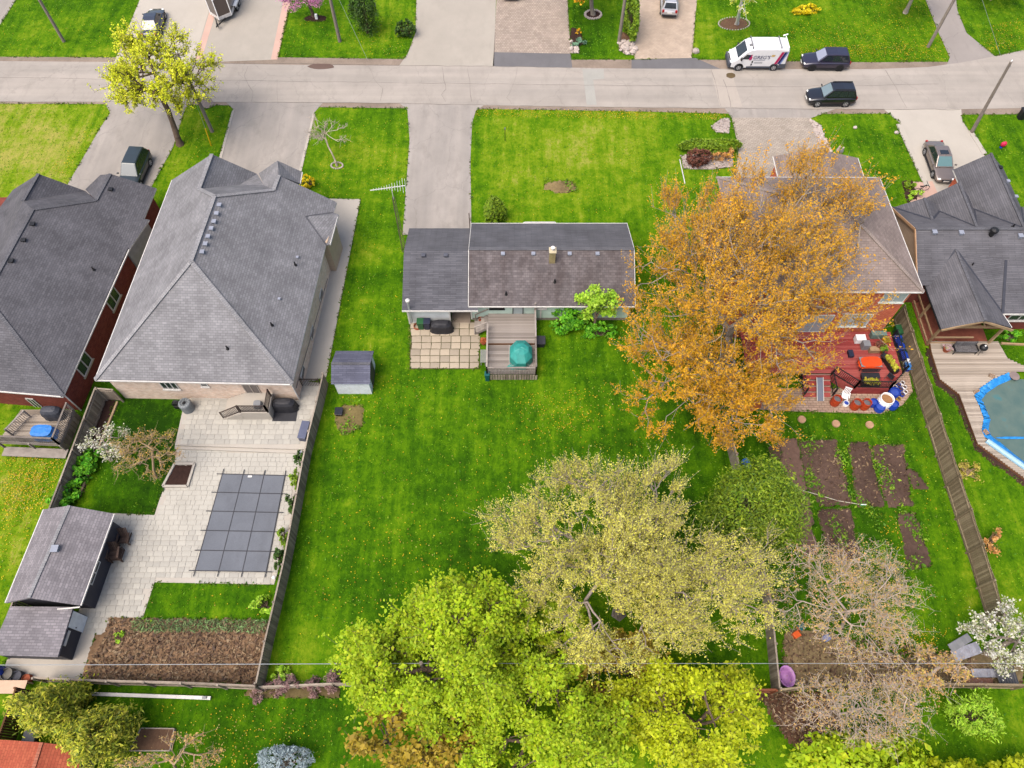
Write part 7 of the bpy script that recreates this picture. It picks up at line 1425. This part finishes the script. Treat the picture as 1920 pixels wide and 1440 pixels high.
def trailer():
    o = thing('cargo_trailer', 'enclosed brown cargo trailer with white roof across the street', 'trailer', gp(424, 20), local=True); h = 2.15; z0 = .45; w_ = 1.1; BR = carpaint('trailer_brown', C(96, 82, 78), .3); f = 2.3
    pts = [(-2.4, -w_), (f - .9, -w_), (f, 0), (f - .9, w_), (-2.4, w_)]; MB().prism(pts, z0, z0 + h).build('box', BR, o); MB().prism([(x_ * 1.01, y_ * 1.02) for x_, y_ in pts], z0 + h, z0 + h + .06).build('roof', WHITEP, o)
    for a_, b_ in zip(pts, pts[1:] + pts[:1]): MB().beam((*a_, z0 + .15), (*b_, z0 + .15), .05, .34).build('kick_plate', paint('white_alu', C(214, 210, 206, .7), .4, .1), o)
    for x_, y_ in pts: MB().box((x_, y_, z0 + h / 2), (.08, .08, h)).build('corner_trim', WHITEP, o)
    for s_ in (-1, 1):
        MB().box((-.4, s_ * (w_ + .14), .82), (1.7, .3, .06)).build('fender', WHITEP, o, bevel=.03); MB().box((-.4, s_ * (w_ + .27), .74), (1.7, .04, .2)).build('fender_skirt', WHITEP, o)
        for x_ in (-.78, -.02): wheel(o, x_, s_ * (w_ + .14), .34)
        MB().beam((f - .9, s_ * .7, .42), (f + 1.0, 0, .42), .08, .1).build('tongue', BLACKM, o)
    MB().tube((f + .75, 0, .05), (f + .75, 0, .9), .04, .04, 6).build('jack', BLACKM, o); MB().box((f + 1.05, 0, .45), (.25, .12, .1)).build('coupler', BLACKM, o)
    o.rotation_euler = (0, 0, heading((428, -5), (407, 50)))
trailer()
# ================================================================ poles, wires, antenna, small street things
POLEW = bark('pole_wood', C(140, 128, 118), C(176, 164, 152))
def pole(label, u, v, h, lean=(0, 0), arm=True):
    p = P(u, v); t_ = p + V(lean[0], lean[1], h); o = thing('utility_pole', label, 'utility pole', p); MB().tube(p - V(0, 0, .2), t_, .17, .11, 10).build('pole', POLEW, o)
    if arm:
        MB().lathe(t_, [(.05, 0), (.06, .1), (.03, .18)], 8).build('insulator', WHITEP, o)
        for k in range(2): MB().lathe(t_ - V(-.16, 0, .5 + k * .4), [(.04, 0), (.06, .05), (.03, .12)], 8).build('insulator', GREYP, o); MB().box(t_ - V(-.1, 0, .46 + k * .4), (.16, .04, .05)).build('bracket', BLACKM, o)
        MB().tube(p + V(.18, 0, .1), t_ + V(.12, 0, -.6), .02, .02, 5).build('conduit', GREYP, o)
    return t_
t1 = pole('wooden utility pole in the far left lawn across the street', 120, 78, 9); t2 = pole('wooden utility pole beside the pink tree across the street', 637, 78, 9); t3 = pole('wooden utility pole beside the dark hedge across the street', 1160, 80, 9); t4 = pole('wooden utility pole beside the lane at upper right', 1740, 88, 9)
t5 = pole('wooden utility pole in front of the yellow-green maple', 398, 247, 8.4); t6 = pole('leaning wooden utility pole at the right beside the concrete driveway', 1822, 248, 7.9, (-1.1, -.4)); tr = P(789, 1243, 6.4); tr = pole('wooden utility pole rising through the bright green tree', *((lambda w_: (w_[0], w_[1]))((960 + FPX * tr.x / (tr.y * _c + CAM_H * _s), 720 - FPX * (tr.y * _s - CAM_H * _c) / (tr.y * _c + CAM_H * _s)))), 6.4, arm=False)
WIRE = paint('wire_grey', C(170, 176, 180), .5, .05)
def wire(label, a_, b_, sag, r_=.012, mat=WIRE):
    n = 18; pts = [a_.lerp(b_, k / n) - V(0, 0, sag * 4 * (k / n) * (1 - k / n)) for k in range(n + 1)]; tag(MB().path(pts, r_, 5).build('overhead_wire', mat), label, 'wire')
wire('overhead wire crossing the dug vegetable bed and the rear fence', V(-70, tr.y - .15, 6.3), tr - V(0, 0, .15), .25, .02); wire('overhead wire running above the rear right fence', tr - V(0, 0, .15), V(75, tr.y + .1, 6.2), .25, .014)
wire('street wire at the top left between two poles', t1, t2, .5); wire('street wire at the top between the middle poles', t2, t3, .5); wire('street wire at the top right between two poles', t3, t4, .5)
wire('guy wire of the pole beside the pink tree', t2 - V(0, 0, .8), P(690, 114), 0, .014); wire('guy wire of the pole beside the lane', t4 - V(0, 0, .8) + V(0, 0, 0), P(1876, 104), 0, .014)
o = P(396, 273); q = P(385, 241, 1.9); gx_ = thing('guy_guard', 'yellow guy wire guard in the lawn strip', 'post', o); MB().tube(o, V(q.x, q.y, 1.9), .06, .06, 8).build('sleeve', paint('guard_yellow', C(236, 196, 20), .5, .06), gx_); MB().tube(V(q.x, q.y, 1.9), t5 - V(0, 0, 1), .012, .012, 4).build('cable', WIRE, gx_)
p = P(947, 265); o = thing('lawn_post', 'slim dark marker post in the front lawn', 'post', p); MB().tube(p, p + V(0, 0, 1.5), .03, .03, 6).build('stake', BLACKM, o); MB().box(p + V(0, 0, 1.5), (.12, .04, .2)).build('plate', GREYP, o)
def antenna():
    b = P(757, 470); h = 7.3; o = thing('antenna_tower', 'lattice television antenna tower beside the garage driveway', 'antenna', b); rm = paint('mast_rust', C(120, 100, 92), .7, .15); A = [V(.19 * math.cos(k * 2.094), .19 * math.sin(k * 2.094), 0) for k in range(3)]; AL = paint('aluminium', C(214, 212, 208, .7), .4, .05)
    for k in range(3): MB().tube(b + A[k], b + A[k] * .6 + V(0, 0, h - .9), .022, .02, 6).build('tower_leg', rm, o)
    n = 18; m = MB()
    for i in range(n):
        z0, z1 = (h - 1) * i / n, (h - 1) * (i + 1) / n
        for k in range(3): m.tube(b + A[k] * (1 - .4 * i / n) + V(0, 0, z0), b + A[(k + 1) % 3] * (1 - .4 * (i + 1) / n) + V(0, 0, z1), .011, .011, 4, False)
    m.build('lattice', rm, o); MB().tube(b + V(0, 0, h - 1.2), b + V(0, 0, h + .15), .025, .025, 6).build('mast', AL, o)
    a_, c_ = P(694, 357, h), P(760, 348, h + .1); bm = MB().beam(a_, c_, .05, .05).build('boom', AL, o); d = (c_ - a_).normalized(); nn = V(-d.y, d.x, 0)
    for k in range(13): t_ = .1 + .9 * k / 12; L = .12 + .75 * t_ ** 2 if k % 2 else .12 + .55 * t_ ** 2; q = a_.lerp(c_, t_) + V(0, 0, .04); MB().tube(q - nn * L, q + nn * L, .014, .014, 5).build('element', AL, bm)
antenna()
def ring(label, u, v, ru, rv, n, mat, soil=None, sz=.16):
    q = P(u, v); o = thing('stone_ring', label, 'stone ring', q); pc_ = Piece('stone', MB().box((0, 0, 0), (1, .7, .6)), mat)
    for k in range(n): a_ = 6.2832 * k / n; c_ = P(u + ru * math.cos(a_), v + rv * math.sin(a_)); pc_.put(o, c_ + V(0, 0, .06), random.uniform(0, 3), (sz, sz, sz))
    if soil: MB().prism(px(oval(u, v, ru * .92, rv * .92, 14, .03)), -.02, .05).build('soil', soil, o)
ring('white stone ring around the orange street tree', 1112, 28, 15, 8, 22, STONEW, MULCH, .24); ring('pale stone ring around the birch', 1376, 45, 29, 12, 34, STONEW, SOIL, .13); ring('pale stone ring around the bare front lawn tree', 632, 311, 11, 6, 18, STONEW, None, .14)
soilbed('mulch_bed', oval(592, 34, 22, 6), MULCH, 'dark mulch bed under the pink tree'); p = P(594, 36); tag(MB().box(p + V(0, 0, .3), (.25, .25, .5)).build('utility_box', WHITEP), 'small white utility box under the pink tree', 'box')
soilbed('mulch_bed', [(1069, 52), (1086, 56), (1092, 70), (1088, 84), (1070, 84)], MULCH, 'dark planted bed of the stone rockery across the street'); soilbed('mulch_bed', [(1165, 60), (1190, 62), (1190, 76), (1163, 78)], SOIL, 'brown soil at the foot of the dark hedge')
p = P(1878, 276); o = thing('lawn_ornament', 'bright pink lawn toy on the right front lawn', 'toy', p); MB().ell(p + V(0, 0, .35), (.28, .2, .3), 10, 7).build('body', paint('hot_pink', C(236, 40, 90), .5, .1), o, smooth=True); MB().tube(p, p + V(0, 0, .3), .03, .03, 5).build('stake', BLACKM, o); MB().lathe(p + V(-.15, -.1, .05), [(.12, 0), (.12, .05)], 10).build('wheel', BLUEP, o)
tag(MB().ell(P(1680, 250) + V(0, 0, .1), (.22, .18, .16), 8, 5, .15).build('boulder', STONEW), 'single white stone in the lawn right of the paver driveway', 'stone'); tag(MB().ell(P(1304, 98) + V(0, 0, .15), (.4, .3, .28), 9, 6, .12).build('boulder', STONEW), 'pale boulder at the mouth of the sand driveway', 'stone'); tag(MB().ell(P(1603, 240) + V(0, 0, .08), (.2, .16, .12), 8, 5, .15).build('boulder', STONEW), 'small stone near the street edge of the right lawn', 'stone')
bin_('wheelie_bin', 'black refuse bin at the right edge by the road', 1912, 222, paint('bin_black', C(40, 40, 44), .5), .6, 1.05); 
for k, (u, v) in enumerate(((1570, 284), (1577, 286))): p = P(u, v); o = thing('garden_gnome', ('pale', 'grey-blue')[k] + ' small garden statue at the end of the long stone bed', 'statue', p); MB().lathe(p, [(.14, 0), (.16, .2), (.1, .42), (.05, .46)], 10).build('body', GREYP if k else STONEW, o); MB().ell(p + V(0, 0, .54), (.1, .1, .12), 8, 6).build('head', STONEW, o)
p = P(1724, 360); o = thing('bicycle', 'small dark bicycle by the front door of the far right house', 'bicycle', p); m = MB()
for s_ in (-.45, .45):
    wl = MB()
    for i in range(16): a_, b_ = .3927 * i, .3927 * (i + 1); wl.tube(p + V(s_ + .3 * math.cos(a_), s_ * .4, .32 + .3 * math.sin(a_)), p + V(s_ + .3 * math.cos(b_), s_ * .4, .32 + .3 * math.sin(b_)), .025, .025, 5, False)
    wl.build('wheel', BLACKM, o)
MB().path([p + V(-.45, -.18, .32), p + V(-.1, -.04, .35), p + V(.3, .12, .75), p + V(-.2, -.08, .7), p + V(-.1, -.04, .35)], .025, 5).path([p + V(.3, .12, .8), p + V(.45, .18, .32)], .025, 5).build('frame', TRIM, o); MB().beam(p + V(.3, -.15, .95), p + V(.3, .4, .95), .03, .03).build('handlebar', BLACKM, o); MB().box(p + V(-.22, -.09, .8), (.22, .1, .06)).build('saddle', BLACKM, o)
# ================================================================ lawn detail: grass tufts and dandelions
def free(x, y):
    ok = np.ones(x.shape, bool)
    for poly in HARD:
        a_ = np.array(poly); m_ = (x > a_[:, 0].min() - .05) & (x < a_[:, 0].max() + .05) & (y > a_[:, 1].min() - .05) & (y < a_[:, 1].max() + .05)
        if m_.any(): i_ = np.where(m_)[0]; ok[i_] &= ~inpoly(x[i_], y[i_], poly)
    return ok
def in_view(x, y, mg=2.0):
    zc = y * _c + CAM_H * _s; b = y * _s - CAM_H * _c; return (np.abs(FPX * x / zc) < 960 + 40) & (np.abs(FPX * b / zc) < 720 + 40)
gr = np.random.default_rng(77); n = 330000
x = gr.uniform(-62, 62, n); y = gr.uniform(-2, 78, n); k = in_view(x, y); x, y = x[k], y[k]; k = free(x, y); x, y = x[k], y[k]
# uneven sward: tufts gather in clumps
cl = np.sin(x * 1.3 + 2 * np.sin(y * .9)) * np.sin(y * 1.7 + np.sin(x * .8) * 2) + gr.normal(size=x.shape) * .8; k = cl > -.15; x, y = x[k], y[k]
n = len(x); s_ = gr.uniform(.03, .085, (n, 1)); an = gr.uniform(0, 6.283, n); d = np.stack([np.cos(an), np.sin(an), np.zeros(n)], 1); pz = np.stack([x, y, np.full(n, .002)], 1)
lean = gr.normal(size=(n, 3)) * .9; lean[:, 2] = 1.1
vv = np.stack([pz - d * s_ * .6, pz + d * s_ * .6, pz + lean * s_], 1).reshape(-1, 3)
tf = np_mesh('grass_tufts', vv, 3, np.arange(n * 3), leafmat('leaf_grass', [C(52, 112, 6), C(84, 142, 10), C(116, 164, 18), C(40, 92, 6), C(150, 172, 40), C(96, 150, 14)], .3))
tag(tf, 'short uneven grass of the lawns', 'grass', kind='stuff')
# longer turf creeping over the edges of paving and beds
ep = []
for poly in HARD:
    a_ = np.array(poly); b_ = np.roll(a_, -1, 0)
    for p0, p1 in zip(a_, b_):
        L = float(np.hypot(*(p1 - p0))); m_ = int(min(L, 60) * 16)
        if m_ < 1 or abs(p0[0]) > 75 or abs(p1[0]) > 75: continue
        t_ = gr.uniform(size=(m_, 1)); q = p0 + (p1 - p0) * t_; nn = np.array([-(p1 - p0)[1], (p1 - p0)[0]]) / max(L, 1e-6)
        f0, f1 = free(*(q + nn * .1).T), free(*(q - nn * .1).T); k = f0 ^ f1; sd = np.where(f0, 1.0, -1.0)[k][:, None]; ep.append(q[k] + nn * sd * gr.uniform(-.1, .14, (k.sum(), 1)))
ep = np.concatenate(ep); k = in_view(ep[:, 0], ep[:, 1]); ep = ep[k]; cl = np.sin(ep[:, 0] * 2.1) + np.sin(ep[:, 1] * 2.7 + ep[:, 0]) + gr.normal(size=len(ep)); ep = ep[cl > -.6]
eg = leaf_quads('edge_grass', np.concatenate([ep, gr.uniform(.04, .1, (len(ep), 1))], 1), .085, leafmat('leaf_edge', [C(60, 104, 12), C(86, 128, 16), C(112, 146, 26), C(136, 140, 50), C(48, 86, 10)], .3, lk=1.0), None, gr, .4, .4); tag(eg, 'ragged turf creeping over the paving edges', 'grass', kind='stuff')
DAND = [([(1390, 0), (1780, 0), (1790, 112), (1480, 112), (1400, 60)], 1300), ([(1500, 90), (1780, 75), (1780, 114), (1500, 114)], 1100), ([(1830, 60), (1920, 30), (1920, 90), (1850, 100)], 420), ([(0, 850), (130, 850), (60, 1000), (0, 1100)], 1400), ([(200, 196), (190, 240), (130, 330), (90, 330), (150, 240)], 160),
        ([(890, 203), (1360, 212), (1360, 226), (890, 220)], 1000), ([(590, 205), (760, 205), (760, 420), (600, 400)], 220), ([(620, 420), (760, 430), (750, 900), (620, 900)], 200), ([(620, 700), (1300, 700), (1250, 900), (560, 1100)], 600), ([(960, 740), (1160, 720), (1160, 800), (960, 820)], 300),
        ([(560, 900), (950, 900), (900, 1100), (560, 1200)], 300), ([(885, 235), (1250, 240), (1220, 400), (885, 410)], 160), ([(0, 10), (260, 0), (220, 100), (0, 100)], 120), ([(530, 40), (780, 40), (750, 110), (530, 105)], 240), ([(280, 1320), (640, 1320), (620, 1440), (400, 1440)], 300),
        ([(290, 1095), (510, 1098), (500, 1160), (270, 1158)], 25), ([(1440, 780), (1720, 780), (1760, 960), (1830, 1180), (1640, 1200), (1660, 1000)], 220), ([(1640, 1170), (1780, 1180), (1740, 1225), (1640, 1225)], 320), ([(340, 205), (435, 205), (400, 320), (300, 340)], 110), ([(1525, 222), (1690, 232), (1720, 340), (1600, 330)], 60), ([(1650, 960), (1690, 960), (1700, 1060), (1650, 1060)], 90)]
# straw and clods on the dug beds
st_ = []
for poly, cnt in (([(206, 1160), (506, 1166), (492, 1280), (154, 1277), (200, 1190)], 5200), ([(1500, 828), (1566, 825), (1597, 945), (1540, 948)], 300), ([(1590, 832), (1691, 835), (1708, 944), (1607, 950)], 320), ([(1532, 957), (1594, 953), (1612, 1046), (1556, 1056)], 160), ([(1470, 1180), (1800, 1225), (1915, 1282), (1450, 1288)], 2200), ([(1418, 1296), (1560, 1300), (1600, 1440), (1470, 1380)], 1500)):
    q = [(p.x, p.y) for p in px(poly)]; c_ = np.stack([gr.uniform(min(p[0] for p in q), max(p[0] for p in q), cnt * 2), gr.uniform(min(p[1] for p in q), max(p[1] for p in q), cnt * 2)], 1); c_ = c_[inpoly(c_[:, 0], c_[:, 1], q)][:cnt]; st_.append(np.concatenate([c_, gr.uniform(.1, .2, (len(c_), 1))], 1))
sw = leaf_quads('straw_litter', np.concatenate(st_), .09, leafmat('straw', [C(176, 146, 110), C(120, 92, 70), C(96, 72, 58), C(186, 160, 124), C(130, 100, 76), C(84, 62, 52)], .1, lk=1.0), None, gr, .4, .6); tag(sw, 'straw, clods and dead leaves on the dug beds', 'litter', kind='stuff')
# weeds creeping over the edges of the beds
wd_ = []
for poly, cnt in (([(1455, 815), (1700, 820), (1760, 1075), (1500, 1070)], 5200), ([(1640, 950), (1690, 955), (1705, 1066), (1650, 1070)], 700), ([(620, 745), (685, 745), (690, 815), (620, 815)], 420), ([(1020, 335), (1085, 335), (1085, 364), (1020, 364)], 260), ([(200, 1158), (506, 1164), (505, 1172), (200, 1166)], 260)):
    q = [(p.x, p.y) for p in px(poly)]; c_ = np.stack([gr.uniform(min(p[0] for p in q), max(p[0] for p in q), cnt * 2), gr.uniform(min(p[1] for p in q), max(p[1] for p in q), cnt * 2)], 1); c_ = c_[inpoly(c_[:, 0], c_[:, 1], q)]
    cl = np.sin(c_[:, 0] * 2.4 + 1.5 * np.sin(c_[:, 1] * .7)) + .6 * np.sin(c_[:, 1] * 1.9 + c_[:, 0]) + gr.normal(size=len(c_)) * .45; c_ = c_[cl > .98][:cnt]; wd_.append(np.concatenate([c_, gr.uniform(.06, .2, (len(c_), 1))], 1))
ww = leaf_quads('garden_weeds', np.concatenate(wd_), .09, leafmat('leaf_weed', [C(70, 122, 16), C(104, 152, 24), C(140, 172, 40), C(56, 100, 12)], .3), None, gr, .5, .5); tag(ww, 'low green weeds creeping over the garden beds', 'weeds', kind='stuff')
pts = []
for poly, cnt in DAND:
    q = [(p.x, p.y) for p in px(poly)]; xa, xb = min(p[0] for p in q), max(p[0] for p in q); ya, yb = min(p[1] for p in q), max(p[1] for p in q)
    cen = np.stack([gr.uniform(xa, xb, 14), gr.uniform(ya, yb, 14)], 1)[gr.integers(0, 9, 14)]; m_ = cnt * 4
    c_ = cen[gr.integers(0, 14, m_)] + gr.normal(size=(m_, 2)) * [(xb - xa) * .09 + .4, (yb - ya) * .09 + .4]; un = gr.uniform(size=m_) < .3; c_[un] = np.stack([gr.uniform(xa, xb, un.sum()), gr.uniform(ya, yb, un.sum())], 1)
    c_ = c_[inpoly(c_[:, 0], c_[:, 1], q)]; c_ = c_[free(c_[:, 0], c_[:, 1])][:cnt]; pts.append(c_)
pts = np.concatenate(pts); n = len(pts); r_ = gr.uniform(.018, .04, n); an = np.arange(6) * math.pi / 3
vv = np.stack([pts[:, 0:1] + r_[:, None] * np.cos(an), pts[:, 1:2] + r_[:, None] * np.sin(an), np.repeat(gr.uniform(.06, .13, n)[:, None], 6, 1) + gr.normal(size=(n, 6)) * .012], -1).reshape(-1, 3)
dn = np_mesh('dandelions', vv, 6, np.arange(n * 6), leafmat('dandelion_yellow', [C(232, 192, 18, .55), C(240, 204, 30, .6), C(206, 150, 14, .5), C(214, 206, 120, .5)], .2, lk=1.0)); tag(dn, 'scattered yellow dandelions in the lawns', 'flowers', kind='stuff')
